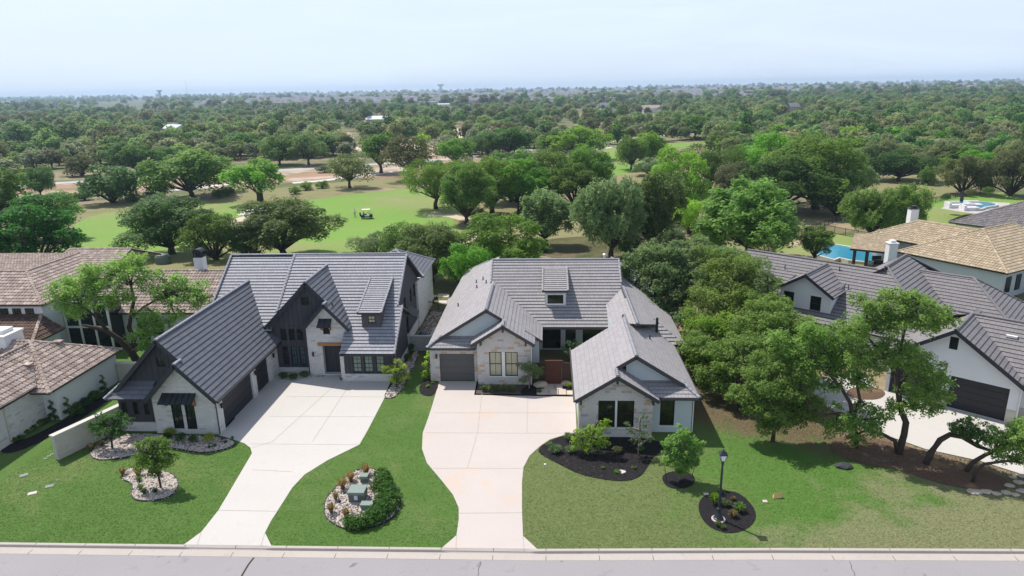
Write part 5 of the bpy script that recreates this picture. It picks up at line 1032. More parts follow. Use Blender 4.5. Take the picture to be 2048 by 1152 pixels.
def tree_copy(key, loc, H, R, mat, label, group=None, name='tree', cat='tree', rz_=0.0, crown_only=False):
    cm_, tm, h0, r0 = VAR[key]; r = bpy.data.objects.new(name, None); COL.objects.link(r); r.location = loc; r.rotation_euler = (0, 0, rz_); r.scale = (R/r0, R/r0, H/h0); r.empty_display_size = 0.3
    tag(r, label, cat, group)
    if not crown_only: t = bpy.data.objects.new('trunk', tm); COL.objects.link(t); t.parent = r
    c = bpy.data.objects.new('crown', cm_); COL.objects.link(c); c.parent = r; c.material_slots[0].link = 'OBJECT'; c.material_slots[0].material = M(mat); return r
NTREE = [0]
def px_tree(cx, by, ty, wd, key, mat, label, group=None, name='tree', cat='tree', kx=1.0, up=0.0):
    b = G(cx, by); top = PY(cx, ty, b[1]); H = max(1.0, top[2]-b[2]); dep = float((b-CP)@FW); R = wd*dep/F_PX/2*kx
    NTREE[0] += 1
    return tree_copy(key, (b[0], b[1], b[2]-up), H*1.02, R*1.14, mat, label, group, name, cat, rz_=(NTREE[0]*2.399) % 6.283)
HAND = []
def hand(*a, **k):
    HAND.append((a[0], a[1], a[3])); return px_tree(*a, **k)
# trees behind the houses and round the course
for a in (
 (345, 508, 402, 185, 'oak_near', 'leaf_dark', 'broad dark oak behind the clay tiled house, left of the chimney'),
 (432, 520, 428, 120, 'bushy_near', 'leaf_mid', 'bushy tree between the two broad oaks behind the dark house'),
 (565, 514, 408, 195, 'oak_near', 'leaf_olive', 'broad olive tinged oak behind the dark house ridge'),
 (500, 520, 452, 95, 'bushy_near', 'leaf_dark', 'low dark bush below the olive tinged oak'),
 (70, 560, 410, 215, 'round_near', 'leaf_deep', 'large deep green tree behind the clay tiled house at the left edge'),
 (5, 480, 332, 120, 'tall_mid0', 'leaf_mid', 'tall tree cut by the left edge beyond the deep green tree'),
 (95, 480, 392, 130, 'round_near', 'leaf_mid', 'round tree peeping over the deep green tree at left'),
 (862, 566, 458, 150, 'oak_near', 'leaf_olive', 'olive oak just behind the right end of the dark house'),
 (752, 530, 470, 80, 'open_near', 'leaf_grey', 'thin grey green tree behind the dark house ridge'),
 (815, 545, 450, 100, 'open_near', 'leaf_mid', 'open crowned tree left of the olive oak behind the dark house'),
 (1015, 560, 434, 165, 'round_near', 'leaf_bright', 'bright green tree behind the ridge of the centre house'),
 (938, 590, 490, 115, 'bushy_near', 'leaf_bright', 'low bright bush in the gap between the two centre houses'),
 (1092, 494, 386, 104, 'feather_near0', 'leaf_grey', 'small grey feathery tree with several stems beyond the centre house'),
 (1222, 520, 362, 130, 'feather_near0', 'leaf_grey', 'big grey feathery tree right of the small feathery one'),
 (1298, 508, 352, 120, 'feather_near1', 'leaf_olive', 'tall feathery olive tree beside the big grey feathery tree'),
 (1362, 448, 305, 112, 'round_near', 'leaf_bright', 'bright round tree beyond the feathery trees'),
 (1378, 468, 398, 80, 'bushy_near', 'leaf_lime', 'lime coloured low scrub under the bright round tree'),
 (1495, 520, 368, 205, 'feather_near1', 'leaf_mesquite', 'wide light green feathery tree left of the rectangular pool'),
 (1738, 482, 380, 92, 'feather_near0', 'leaf_mesquite', 'left one of the feathery pair beyond the black fence'),
 (1795, 478, 372, 88, 'feather_near1', 'leaf_mesquite', 'right one of the feathery pair beyond the black fence'),
 (1626, 528, 452, 58, 'tall_near', 'leaf_mid', 'young tree at the left end of the rectangular pool'),
 (1632, 418, 284, 200, 'oak_near', 'leaf_mid', 'largest oak of the dark clump right of the course'),
 (1562, 425, 320, 170, 'oak_near', 'leaf_dark', 'dark oak in front of the largest oak of the clump'),
 (1470, 410, 328, 100, 'bushy_near', 'leaf_brown', 'russet tinged tree at the left of the dark clump'),
 (1420, 385, 292, 120, 'open_near', 'leaf_mid', 'open crowned tree left of the russet tinged tree'),
 (1672, 432, 345, 90, 'bushy_near', 'leaf_dark', 'low dark tree at the right foot of the dark clump'),
 (1540, 375, 272, 150, 'round_near', 'leaf_bright', 'bright crowned tree behind the dark clump'),
 (1925, 388, 312, 92, 'bushy_near', 'leaf_brown', 'brown green round tree left of the far pool'),
 (2020, 392, 300, 95, 'bushy_near', 'leaf_brown', 'brown green round tree at the right edge above the far pool'),
 (1795, 362, 302, 110, 'oak_mid0', 'leaf_dark', 'dark tree standing at the back of the tan clearing'),
 (1728, 395, 328, 42, 'tall_mid0', 'leaf_grey', 'slim grey green tree in the tan clearing'),
 (1852, 370, 332, 34, 'bushy_mid0', 'leaf_mid', 'small round tree alone in the tan clearing'),
 (872, 418, 322, 112, 'open_near', 'leaf_bright', 'light crowned tree at the left end of the grove by the cart'),
 (932, 448, 336, 112, 'oak_near', 'leaf_mid', 'foremost oak of the grove beside the cart path'),
 (985, 431, 314, 112, 'tall_near', 'leaf_bright', 'second trunk of the grove, behind the foremost oak'),
 (1040, 426, 318, 118, 'tall_near', 'leaf_bright', 'middle tree of the grove by the cart path'),
 (1022, 404, 305, 110, 'oak_mid1', 'leaf_mid', 'tree at the back of the middle of the grove'),
 (1100, 414, 310, 110, 'oak_near', 'leaf_mid', 'tree right of the middle of the grove'),
 (1148, 430, 326, 95, 'tall_near', 'leaf_mid', 'two tone tree at the front right of the grove'),
 (1172, 405, 304, 118, 'oak_near', 'leaf_bright', 'wide bright tree at the right end of the grove'),
 (822, 361, 277, 94, 'open_mid0', 'leaf_brown', 'brownish open oak on the far side of the fairway'),
 (762, 346, 262, 78, 'tall_mid1', 'leaf_mid', 'tall oak left of the brownish open oak'),
 (700, 376, 310, 84, 'open_mid1', 'leaf_olive', 'small olive oak alone at the fairway edge'),
 (522, 406, 318, 102, 'multi_mid', 'leaf_bright', 'four stemmed bright tree on the fairway edge'),
 (385, 394, 298, 150, 'oak_mid0', 'leaf_mid', 'large round oak beside the far road at left'),
 (228, 406, 334, 116, 'bushy_mid0', 'leaf_dark', 'dark bushy tree in front of the far road'),
 (318, 398, 350, 50, 'bushy_mid1', 'leaf_mid', 'low bush between the dark bushy tree and large round oak'),
 (82, 392, 335, 56, 'oak_mid1', 'leaf_mid', 'small round tree alone by the far road at left'),
 (910, 328, 278, 78, 'round_mid0', 'leaf_bright', 'bright round tree behind the grove, left side'),
 (1020, 310, 255, 82, 'oak_mid0', 'leaf_deep', 'very dark round tree beyond the grove'),
 (975, 312, 268, 62, 'oak_mid1', 'leaf_dark', 'dark tree left of the very dark round tree'),
 (1150, 318, 258, 104, 'round_mid1', 'leaf_bright', 'bright domed tree beyond the right of the grove'),
 (1112, 306, 262, 62, 'round_mid0', 'leaf_mid', 'mid green tree left of the bright domed tree'),
 (1262, 339, 272, 60, 'oak_mid0', 'leaf_mid', 'left tree of the pair on the far fairway'),
 (1294, 331, 268, 62, 'oak_mid1', 'leaf_bright', 'right tree of the pair on the far fairway'),
 (1306, 352, 318, 80, 'bushy_mid0', 'leaf_grey', 'grey scrub at the foot of the far fairway pair'),
 (1235, 293, 253, 34, 'tall_far0', 'leaf_deep', 'narrow dark tree beside the pale far road'),
 (1310, 283, 238, 54, 'round_far0', 'leaf_olive', 'olive round tree behind the far fairway'),
 (1390, 278, 232, 62, 'oak_far0', 'leaf_mid', 'mid green oak at the end of the far fairway'),
 (618, 330, 270, 74, 'open_mid0', 'leaf_olive', 'olive open tree above the far road'),
 (560, 330, 272, 70, 'oak_mid1', 'leaf_mid', 'oak above the far road beside the olive open tree'),
 (660, 300, 262, 50, 'bushy_mid1', 'leaf_mid', 'small bushy tree above the far road'),
 (275, 345, 290, 70, 'oak_mid0', 'leaf_mid', 'oak right behind the far road at left'),
 (245, 345, 282, 50, 'tall_mid0', 'leaf_dark', 'narrow dark oak behind the far road at left'),
 (165, 352, 312, 60, 'bushy_mid0', 'leaf_brown', 'brown green bush beside the reddish bank'),
 (480, 312, 262, 62, 'tall_mid1', 'leaf_mid', 'tall tree in the wood above the four stemmed tree'),
 (330, 330, 296, 60, 'oak_mid1', 'leaf_mid', 'tree behind the far road, left of the large round oak'),
): hand(*a)
for i, a in enumerate(((150, 402, 386, 26, 'leaf_mid'), (268, 404, 388, 30, 'leaf_mid'), (300, 402, 384, 28, 'leaf_grey'), (438, 396, 380, 26, 'leaf_mid'), (455, 392, 374, 34, 'leaf_olive'), (590, 388, 374, 22, 'leaf_mid'), (612, 380, 364, 26, 'leaf_bright'), (645, 376, 362, 24, 'leaf_bright'), (170, 400, 384, 30, 'leaf_dark'), (1060, 438, 418, 40, 'leaf_mid'), (960, 436, 420, 34, 'leaf_mid'), (1130, 425, 402, 44, 'leaf_olive'),
  (1258, 512, 470, 60, 'leaf_dark'), (1320, 520, 480, 50, 'leaf_dark'), (1345, 490, 455, 54, 'leaf_grey'), (1400, 500, 470, 46, 'leaf_mid'), (1428, 505, 462, 44, 'leaf_lime'), (1350, 440, 405, 46, 'leaf_mid'), (1452, 440, 400, 50, 'leaf_olive'), (1090, 505, 490, 26, 'leaf_mid'), (1700, 430, 402, 46, 'leaf_olive'), (1160, 340, 322, 40, 'leaf_grey'), (1205, 330, 312, 34, 'leaf_grey'), (870, 345, 322, 40, 'leaf_mid'), (930, 345, 318, 44, 'leaf_olive'), (650, 345, 330, 30, 'leaf_grey'))):
    x, y, t_, w_, mt = a; b = min(HAND[:60], key=lambda h: abs(h[0]-x)+abs(h[1]-y) + (0 if h else 0))
    hand(x, y, t_, w_, 'bushy_mid%d' % (i % 2), mt, 'low %s scrub bush %s' % ({'leaf_mid': 'green', 'leaf_grey': 'grey', 'leaf_olive': 'olive', 'leaf_bright': 'bright', 'leaf_dark': 'dark', 'leaf_lime': 'lime'}[mt], ('at the road, far left', 'right foot of the dark bushy roadside tree', 'between the two roadside trees at left', 'right foot of the large round roadside oak', 'left of the four stemmed tree', 'right of the four stemmed tree', 'between four stemmed tree and lone olive oak, left one', 'between four stemmed tree and lone olive oak, right one', 'left foot of the dark bushy roadside tree', 'under the middle of the grove', 'under the left of the grove', 'under the right of the grove', 'at the foot of the big grey feathery tree', 'at the foot of the tall feathery olive tree', 'right of the tall feathery olive tree', 'left foot of the wide light feathery tree', 'beside the wide light feathery tree, yellowest', 'at the foot of the bright round tree', 'before the russet tinged tree', 'at the foot of the small grey feathery tree', 'at the right end of the dark clump', 'behind the grove, right side', 'behind the grove, far right side', 'behind the left end of the grove', 'behind the grove beside the bright round tree', 'along the far road above the fairway')[i]), name='bush', cat='bush')
# the wood beyond, placed one by one (nearest) and then as one far mass
rr = random.Random(5)
def border(x):
    t = [(-400, 352), (0, 347), (300, 330), (600, 318), (860, 312), (1100, 305), (1200, 292), (1425, 285), (1440, 330), (1500, 350), (1560, 330), (1720, 325), (1735, 350), (1830, 343), (2048, 350), (2500, 370)]
    for (a, ya), (b, yb) in zip(t[:-1], t[1:]):
        if a <= x <= b: return ya+(yb-ya)*(x-a)/(b-a)
    return 350
CLEAR = [(352, 276, 34, 13), (757, 256, 38, 11), (1308, 238, 48, 10), (1218, 229, 34, 9), (1592, 233, 38, 9), (885, 222, 34, 7), (790, 300, 110, 14), (695, 282, 26, 22), (915, 272, 20, 20), (590, 300, 50, 9), (1145, 264, 30, 10), (750, 292, 70, 9), (680, 285, 30, 6), (905, 270, 40, 8), (1040, 330, 40, 8), (930, 300, 22, 10), (1160, 235, 10, 12), (1330, 290, 95, 9), (1240, 275, 50, 6), (560, 288, 20, 3), (350, 258, 26, 7), (757, 244, 22, 5), (1305, 222, 26, 5), (860, 247, 45, 4), (1130, 250, 18, 5), (1590, 219, 22, 4), (1725, 250, 20, 3), (1205, 215, 16, 4), (1390, 270, 60, 3)]
pts = []; grid = {}
def okd(x, y, d):
    c = (int(x//14), int(y//14))
    for i in (-1, 0, 1):
        for j in (-1, 0, 1):
            for (a, b) in grid.get((c[0]+i, c[1]+j), ()):
                if (a-x)**2+(b-y)**2 < d*d: return False
    return True
hw = [tuple(G(x, y)[:2]) for x, y, w_ in HAND if y < 430]
for (x, y) in hw: grid.setdefault((int(x//14), int(y//14)), []).append((x, y))
tries = 0
while tries < 60000:
    tries += 1
    Y = 120*(1100/120)**rr.random(); X = rr.uniform(-0.86, 0.78)*(Y+25)
    p = pix((X, Y, gz(Y)))
    if not (-60 < p[0] < 2110) or p[1] > border(p[0]): continue
    if any(((p[0]-a)/c)**2+((p[1]-b)/d)**2 < 1 for a, b, c, d in CLEAR): continue
    # the road verge keeps clear
    ry = np.interp(p[0], [-60, 37, 310, 570, 790, 1060, 1260, 1420, 1560, 1800, 2100], [378, 371, 353, 340, 326, 300, 277, 266, 256, 246, 240])
    if abs(p[1]-ry) < max(1.2, 500/(Y)): continue
    dens = 0.5+0.5*math.sin(X*0.021+Y*0.013)*math.cos(Y*0.017-X*0.008)
    right = p[0] > 1400
    if not right and rr.random() > 0.10+0.62*dens*dens: continue
    if not okd(X, Y, rr.choice((5.2, 6.5, 8.5)) if Y < 420 else (7.5 if right else 10.5)): continue
    grid.setdefault((int(X//14), int(Y//14)), []).append((X, Y)); pts.append((X, Y, right))
pts.sort(key=lambda t: math.hypot(t[0], t[1]))
NEARN = 235
LM = [(82, 345, 'the small round roadside tree'), (228, 340, 'the dark bushy tree before the far road'), (385, 310, 'the large round oak by the far road'), (522, 325, 'the four stemmed tree'), (618, 280, 'the olive open tree above the road'), (700, 315, 'the lone small olive oak'), (352, 255, 'the grey roofed barn'), (757, 240, 'the pale roofed barn'), (762, 270, 'the tall oak by the far fairway edge'), (822, 285, 'the brownish open oak'), (910, 285, 'the bright tree behind the grove'), (1020, 262, 'the very dark round tree'), (1150, 265, 'the bright domed tree'), (1262, 280, 'the far fairway pair'), (1310, 222, 'the far red tiled house'), (1390, 240, 'the oak ending the far fairway'), (1218, 216, 'the far grey roofed house'), (1470, 335, 'the russet tinged tree'), (1540, 280, 'the bright crown behind the clump'), (1632, 290, 'the largest oak of the dark clump'), (1795, 305, 'the dark tree at the clearing'), (1592, 219, 'the far grey roof in the right wood'), (1925, 320, 'the brown round tree by the far pool'), (2020, 305, 'the brown tree at the right edge'), (1852, 335, 'the lone tree in the tan clearing')]
def wlabel(X, Y, tone, shape):
    p = pix((X, Y, gz(Y)+5)); b = min(LM, key=lambda l: math.hypot(l[0]-p[0], (l[1]-p[1])*2.5)); dx, dy = p[0]-b[0], p[1]-b[1]
    far = 'far ' if abs(dx) > 130 else ('just ' if math.hypot(dx, dy) < 45 else ''); rel = 'beyond' if abs(dx) < 22 and dy < 0 else ('in front of' if abs(dx) < 22 else ('left of' if dx < 0 else 'right of'))
    return ('%s %s %s%s %s' % (tone, shape, far, rel, b[2])).replace('spreading oak', 'oak').replace('round crowned tree', 'round tree')
kinds = ['oak', 'round', 'tall', 'bushy', 'open']
desc = {'wood_mid': 'dusty green', 'wood_olive': 'dusty olive', 'wood_grey': 'dusty grey', 'leaf_mid': 'mid green', 'leaf_dark': 'dark green', 'leaf_olive': 'olive', 'leaf_brown': 'brownish', 'leaf_grey': 'grey green', 'leaf_bright': 'bright green', 'leaf_deep': 'deep green', 'leaf_mesquite': 'light green'}
shp = {'oak': 'spreading oak', 'round': 'round crowned tree', 'tall': 'upright tree', 'bushy': 'bushy tree', 'open': 'open branched tree'}
for i, (X, Y, right) in enumerate(pts[:NEARN]):
    k = rr.choice(kinds if not right else ['oak', 'round', 'bushy', 'oak', 'tall']); mt = rr.choices(['leaf_mid', 'leaf_dark', 'wood_olive', 'leaf_brown', 'wood_grey', 'leaf_bright', 'leaf_deep', 'wood_mid'], [3, 2.5, 3, 1.2, 1.5, 1.6, 1.0, 3] if right else [1.5, 1.2, 4, 1.5, 3.5, 0.7, 0.4, 4])[0]
    H = rr.uniform(5.0, 9.8)*(0.72 if k == 'bushy' else 1); R = rr.uniform(3.0, 5.8)
    side = 'right of the course' if right else ('beyond the far road at left' if X < -60 else 'beyond the course')
    grp = 'trees of the wood '+side
    tree_copy('%s_%s%d' % (k, 'mid' if Y < 210 else 'far', rr.randrange(2)), (X, Y, gz(Y)), H, R, mt, wlabel(X, Y, desc[mt], shp[k]), grp, rz_=rr.uniform(0, 6.28))
# far wood and town: uncountable, one object each, scattered with geometry nodes
def scatter(name, items, sources, seed):
    """items: (x,y,z,scale) ; sources: meshes"""
    me = bpy.data.meshes.new(name); me.from_pydata([(a, b, c) for a, b, c, s in items], [], []); at = me.attributes.new('sc', 'FLOAT', 'POINT'); at.data.foreach_set('value', [s for *_, s in items])
    o = bpy.data.objects.new(name, me); COL.objects.link(o)
    ng = bpy.data.node_groups.new(name, 'GeometryNodeTree'); ng.interface.new_socket('Geometry', in_out='INPUT', socket_type='NodeSocketGeometry'); ng.interface.new_socket('Geometry', in_out='OUTPUT', socket_type='NodeSocketGeometry')
    gi = ng.nodes.new('NodeGroupInput'); go = ng.nodes.new('NodeGroupOutput'); ip = ng.nodes.new('GeometryNodeInstanceOnPoints'); jn = ng.nodes.new('GeometryNodeJoinGeometry')
    for s in reversed(sources):
        oi = ng.nodes.new('GeometryNodeObjectInfo'); oi.inputs['Object'].default_value = s; oi.inputs['As Instance'].default_value = True; oi.transform_space = 'ORIGINAL'; ng.links.new(oi.outputs['Geometry'], jn.inputs[0])
    ip.inputs['Pick Instance'].default_value = True
    ri = ng.nodes.new('FunctionNodeRandomValue'); ri.data_type = 'INT'; ri.inputs['Min'].default_value = 0; ri.inputs['Max'].default_value = len(sources)-1; ri.inputs['Seed'].default_value = seed
    for q in ri.inputs:
        if q.type == 'INT' and q.name == 'Max': q.default_value = len(sources)-1
        if q.type == 'INT' and q.name == 'Min': q.default_value = 0
    rv = ng.nodes.new('FunctionNodeRandomValue'); rv.data_type = 'FLOAT_VECTOR'; rv.inputs[0].default_value = (0, 0, 0); rv.inputs[1].default_value = (0, 0, 6.28)
    na = ng.nodes.new('GeometryNodeInputNamedAttribute'); na.data_type = 'FLOAT'; na.inputs['Name'].default_value = 'sc'
    ng.links.new(gi.outputs[0], ip.inputs['Points']); ng.links.new(jn.outputs[0], ip.inputs['Instance']); ng.links.new([x for x in ri.outputs if x.type == 'INT'][0], ip.inputs['Instance Index']); ng.links.new(rv.outputs[0], ip.inputs['Rotation']); ng.links.new(na.outputs[0], ip.inputs['Scale']); ng.links.new(ip.outputs[0], go.inputs[0])
    md = o.modifiers.new('scatter', 'NODES'); md.node_group = ng; o['kind'] = 'stuff'; return o
# a few real far trees serve as the shapes that the mass repeats
src = []
for i, (X, Y, right) in enumerate(pts[NEARN:NEARN+10]):
    mt = ['wood_mid', 'wood_olive', 'leaf_dark', 'wood_grey', 'wood_mid', 'wood_olive', 'wood_mid', 'wood_grey', 'leaf_brown', 'wood_olive'][i]; k = kinds[i % 4]
    t = tree_copy('%s_far%d' % (k, i % 2), (X, Y, gz(Y)), 7.5, 4.6, mt, '%s %s in the wood %s' % (desc[mt], shp[k], 'right of the course' if right else ('beyond the far road at left' if X < -60 else 'beyond the course')), 'trees of the wood '+('right of the course' if right else ('beyond the far road at left' if X < -60 else 'beyond the course')))
    src.append([c for c in t.children if c.name.startswith('crown')][0])
it = [(X, Y, gz(Y)-0.2, rr.choice((0.55, 0.8, 0.95, 1.1, 1.3))*rr.uniform(.9, 1.1)) for X, Y, r_ in pts[NEARN+10:]]
scatter('wood', it, src, 3)
it = []
for i in range(5200):
    Y = 1080*(7200/1080)**(rr.random()**0.85); X = rr.uniform(-0.9, 0.82)*Y; nn = math.sin(X*0.0031+1)*math.cos(Y*0.0042)+0.6*math.sin(X*0.011+Y*0.006); p = pix((X, Y, gz(Y)))
    lim = 0.62 if Y > 1350 else 0.0
    if p[0] < 700: lim -= 0.6*(1-p[0]/900)
    if p[0] > 1450 and Y < 2300: lim -= 0.9
    if nn > lim-rr.random()*0.7 and (Y < 1500 or rr.random() < 0.85): it.append((X, Y, gz(Y)-0.6, rr.uniform(1.1, 1.9)*(1+Y/6000)))
scatter('distant_wood', it, src, 4)
# far town
def house_mesh(w_, d_, h_, r_):
    m = MB(); m.box((-w_/2, -d_/2, -1), (w_/2, d_/2, h_)); o = m.build('walls', 'town_wall'); a = o.data; bpy.data.objects.remove(o)
    m = MB(); w2, d2 = w_/2+0.6, d_/2+0.6; e = [(-w2, -d2, h_), (w2, -d2, h_), (w2, d2, h_), (-w2, d2, h_)]; p, q = (-w2+d2, 0, h_+r_), (w2-d2, 0, h_+r_)
    m.add(e+[p, q], [(0, 1, 5, 4), (1, 2, 5), (2, 3, 4, 5), (3, 0, 4), (3, 2, 1, 0)]); o = m.build('roof', 'town_roof'); b = o.data; bpy.data.objects.remove(o); return a, b
HM = [house_mesh(16, 11, 5.6, 3.2), house_mesh(20, 12, 3.4, 3.4), house_mesh(13, 10, 5.6, 3.0)]
town = []
for i in range(16000):
    Y = 1300*(6800/1300)**rr.random(); X = rr.uniform(-0.5, 0.82)*Y
    nn = math.sin(X*0.0031+1)*math.cos(Y*0.0042)+0.6*math.sin(X*0.011+Y*0.006); p = pix((X, Y, gz(Y)))
    if p[0] < 100 or p[0] > 2100: continue
    if p[0] < 700 and rr.random() > (p[0]-150)/800: continue
    if p[0] > 1500 and Y < 1900: continue
    if okd(X, Y, 13): grid.setdefault((int(X//14), int(Y//14)), []).append((X, Y)); town.append((X, Y))
town.sort(key=lambda t: math.hypot(*t))
srcs = []
for i, (X, Y) in enumerate(town[:60]):
    a, b = HM[i % 3]; r = bpy.data.objects.new('town_house', None); COL.objects.link(r); r.location = (X, Y, gz(Y)); r.rotation_euler = (0, 0, rr.choice((0.1, 1.67, 0.5))); s = rr.uniform(0.9, 1.25); r.scale = (s, s, s)
    tag(r, 'small grey roofed house at the near edge of the distant town', 'house', 'grey roofed houses of the distant town')
    for n_2, me in (('walls', a), ('roof', b)): c = bpy.data.objects.new(n_2, me); COL.objects.link(c); c.parent = r
    if i < 3:
        # one joined shape per kind for the mass beyond
        srcs.append([c for c in r.children])
def joined_source():
    out = []
    for ch in srcs: out.append(ch[1])
    return out
tw = scatter('distant_town', [(X, Y, gz(Y), 1.5) for X, Y in town[60:]], joined_source(), 6)
tw2 = scatter('distant_town_walls', [(X, Y, gz(Y), 1.5) for X, Y in town[60::2]], [ch[0] for ch in srcs], 6)
# single far buildings
def far_house(px, py, w_, h_, roofm, wallm, label, rot=0.3, rh=2.6, up=0):
    b = G(px, py); t = thing('house', label, 'house', tuple(b)); F = frame(b[0], b[1], math.degrees(rot)); m = MB(); m.box((-w_/2, -5, b[2]-1), (w_/2, 5, b[2]+h_), F); m.build('walls', wallm, t)
    m = MB(); z = b[2]+h_; e = [F(-w_/2-.5, -5.6, z), F(w_/2+.5, -5.6, z), F(w_/2+.5, 5.6, z), F(-w_/2-.5, 5.6, z), F(-w_/2-.5, 0, z+rh), F(w_/2+.5, 0, z+rh)]
    m.add(e, [(0, 1, 5, 4), (2, 3, 4, 5), (1, 2, 5), (3, 0, 4), (3, 2, 1, 0)]); m.build('roof', roofm, t)
far_house(352, 266, 15, 3.2, 'barn_roof', 'barn_wall', 'grey metal roofed barn in the wood at left', -0.5)
far_house(757, 246, 17, 3.2, 'barn_roof', 'barn_wall', 'pale roofed barn in the wood above the course', -0.1)
far_house(1300, 226, 18, 4.5, 'clay_tile', 'white_stucco', 'far house with red tiled roof among trees', 0.3, 3.2)
far_house(1325, 226, 12, 4.0, 'clay_tile', 'white_stucco', 'white walled wing right of the far red tiled house', 1.2, 3.0)
far_house(1218, 218, 22, 4.0, 'town_roof', 'white_stucco', 'far house with grey roof left of the red tiled one', 0.1, 3.6)
far_house(1592, 222, 26, 4.0, 'town_roof', 'town_wall', 'far grey roofed house in the wood at right', 0.25, 3.8)
far_house(885, 213, 24, 3.5, 'barn_roof', 'white_stucco', 'long white roofed shed far beyond the course', 0.0, 1.5)
def water_tower(px, top, base_y, Y, bowl, label, H):
    q = PY(px, top, Y); z1 = q[2]; z0 = gz(Y); t = thing('water_tower', label, 'water tower', (q[0], Y, z0)); m = MB(); m.lathe((q[0], Y, z0), [(bowl*0.55, 0), (bowl*0.42, 6), (bowl*0.42, z1-z0-bowl*0.9)], 12); m.build('column', 'tank_paint', t)
    m = MB(); h = bowl*0.9; m.lathe((q[0], Y, z1-h), [(bowl*0.3, -1), (bowl, h*0.45), (bowl*1.0, h*0.8), (bowl*0.5, h*1.0), (0.1, h*1.02)], 16); m.build('tank', 'tank_paint', t)
water_tower(318, 179, 195, 2600, 10, 'tall narrow water tower on the skyline at left', 40)
water_tower(881, 167, 174, 4300, 20, 'wide water tower bowl on the skyline near the centre', 40)
q = PY(371, 162, 3000); m = MB(); m.tube([(q[0], 3000, 0), (q[0], 3000, q[2])], [1.2, 0.35], 5); tag(m.build('radio_mast', 'tank_paint', org=(q[0], 3000, 0)), 'thin radio mast on the skyline right of the narrow water tower', 'mast')
# ---------------------------------------------------------------- near trees, one by one
def px3(px, py, Y): return tuple(PY(px, py, Y))
def own_tree(label, trunks, clumps, mat, dens=620, size=0.20, seed=1, fat=1.0, name='oak_tree', bark='bark', long=1.1, flat=0.85, droop=0.15, ragged=0.35, twigs=True, split=0):
    """trunks: lists of (px,py,Y,radius) ; clumps: (px,py,Y,radius in m)"""
    size *= 0.78; dens *= 1.6
    tr = [[(Vector(px3(a, b, c)), r) for a, b, c, r in t] for t in trunks]; base = tr[0][0][0].copy(); base.z = 0; tr[0][0][0].z = -0.2
    t = thing(name, label, 'tree', tuple(base)); m = MB()
    for l in tr: m.tube([p for p, r in l], [r for p, r in l], 8)
    cl = [px3(a, b, c)+(r*fat,) for a, b, c, r in clumps]; rr_ = random.Random(seed)
    nodes = [p for l in tr for p, r in l[1:]]
    if twigs:
        for (x, y, z, r) in cl:
            e = Vector((x, y, z)); n0 = min(nodes, key=lambda q: (q-e).length+max(0, q.z-e.z)*0.5); mid = n0.lerp(e, 0.55)+Vector((rr_.uniform(-.3, .3), rr_.uniform(-.3, .3), rr_.uniform(-.1, .4)))
            m.tube([n0, mid, e], [0.085, 0.055, 0.02], 5, cap=False)
            for _ in range(3): m.tube([mid, e+Vector((rr_.uniform(-1, 1), rr_.uniform(-1, 1), rr_.uniform(-.3, 1)))*r*0.7], [0.035, 0.01], 4, cap=False)
    m.build('trunk', bark, t, smooth=True)
    sub = []
    for (x, y, z, r) in cl:
        sub.append((x, y, z, r*0.72))
        for k in range(10): a = rr_.uniform(0, 6.28); e = rr_.uniform(-0.6, 1.0); q = rr_.uniform(.6, 1.05); sub.append((x+math.cos(a)*r*q, y+math.sin(a)*r*q, z+e*r*0.6, r*rr_.uniform(0.18, 0.46)))
    sub = [(x-base.x, y-base.y, z, r) for x, y, z, r in sub]
    me = leaf_mesh('crown', sub, dens, size, seed, mat, flat=flat, long=long, droop=droop, ragged=ragged)
    c = bpy.data.objects.new('crown', me); COL.objects.link(c); c.parent = t; return t
SC = lambda l, k: [(a, b, c, r*k) for a, b, c, r in l]
own_tree('spreading live oak with a leaning forked trunk between the clay tiled and dark houses', [[(277, 724, 52.9, .36), (262, 703, 52.8, .30), (240, 680, 52.6, .24), (215, 662, 52.3, .20), (188, 655, 52.0, .16), (165, 650, 51.7, .10)],
   [(262, 703, 52.8, .24), (268, 680, 53.4, .2), (258, 655, 53.6, .2), (262, 628, 53.6, .17), (268, 600, 53.4, .13), (262, 570, 53.2, .09)], [(258, 640, 53.6, .14), (290, 612, 53.2, .1), (330, 590, 52.8, .07)], [(215, 662, 52.3, .15), (190, 632, 51.6, .11), (160, 610, 51.2, .07)]],
   [(118, 600, 51, 1.2), (128, 572, 51.5, 1.2), (150, 625, 50.8, 1.1), (165, 590, 51.2, 1.4), (175, 560, 52, 1.3), (205, 545, 52.5, 1.4), (215, 575, 52, 1.3), (235, 535, 53, 1.2), (262, 520, 53.2, 1.1), (262, 545, 52.5, 1.2), (240, 600, 51.5, 1.1), (200, 610, 51, 1.1), (295, 560, 53, 1.1), (320, 580, 53, 1.2),
    (350, 562, 53.6, 1.0), (372, 585, 53.5, 1.1), (400, 580, 53.5, .9), (392, 605, 53, .9), (345, 608, 52.5, 1.1), (300, 632, 52, 1.1), (320, 650, 51.8, .9), (288, 668, 51.6, 1.1), (300, 690, 51.8, .8), (352, 632, 52, .8), (410, 600, 53.4, .6)], 'leaf_mesquite', 400, 0.19, 3, ragged=.5, fat=1.0)
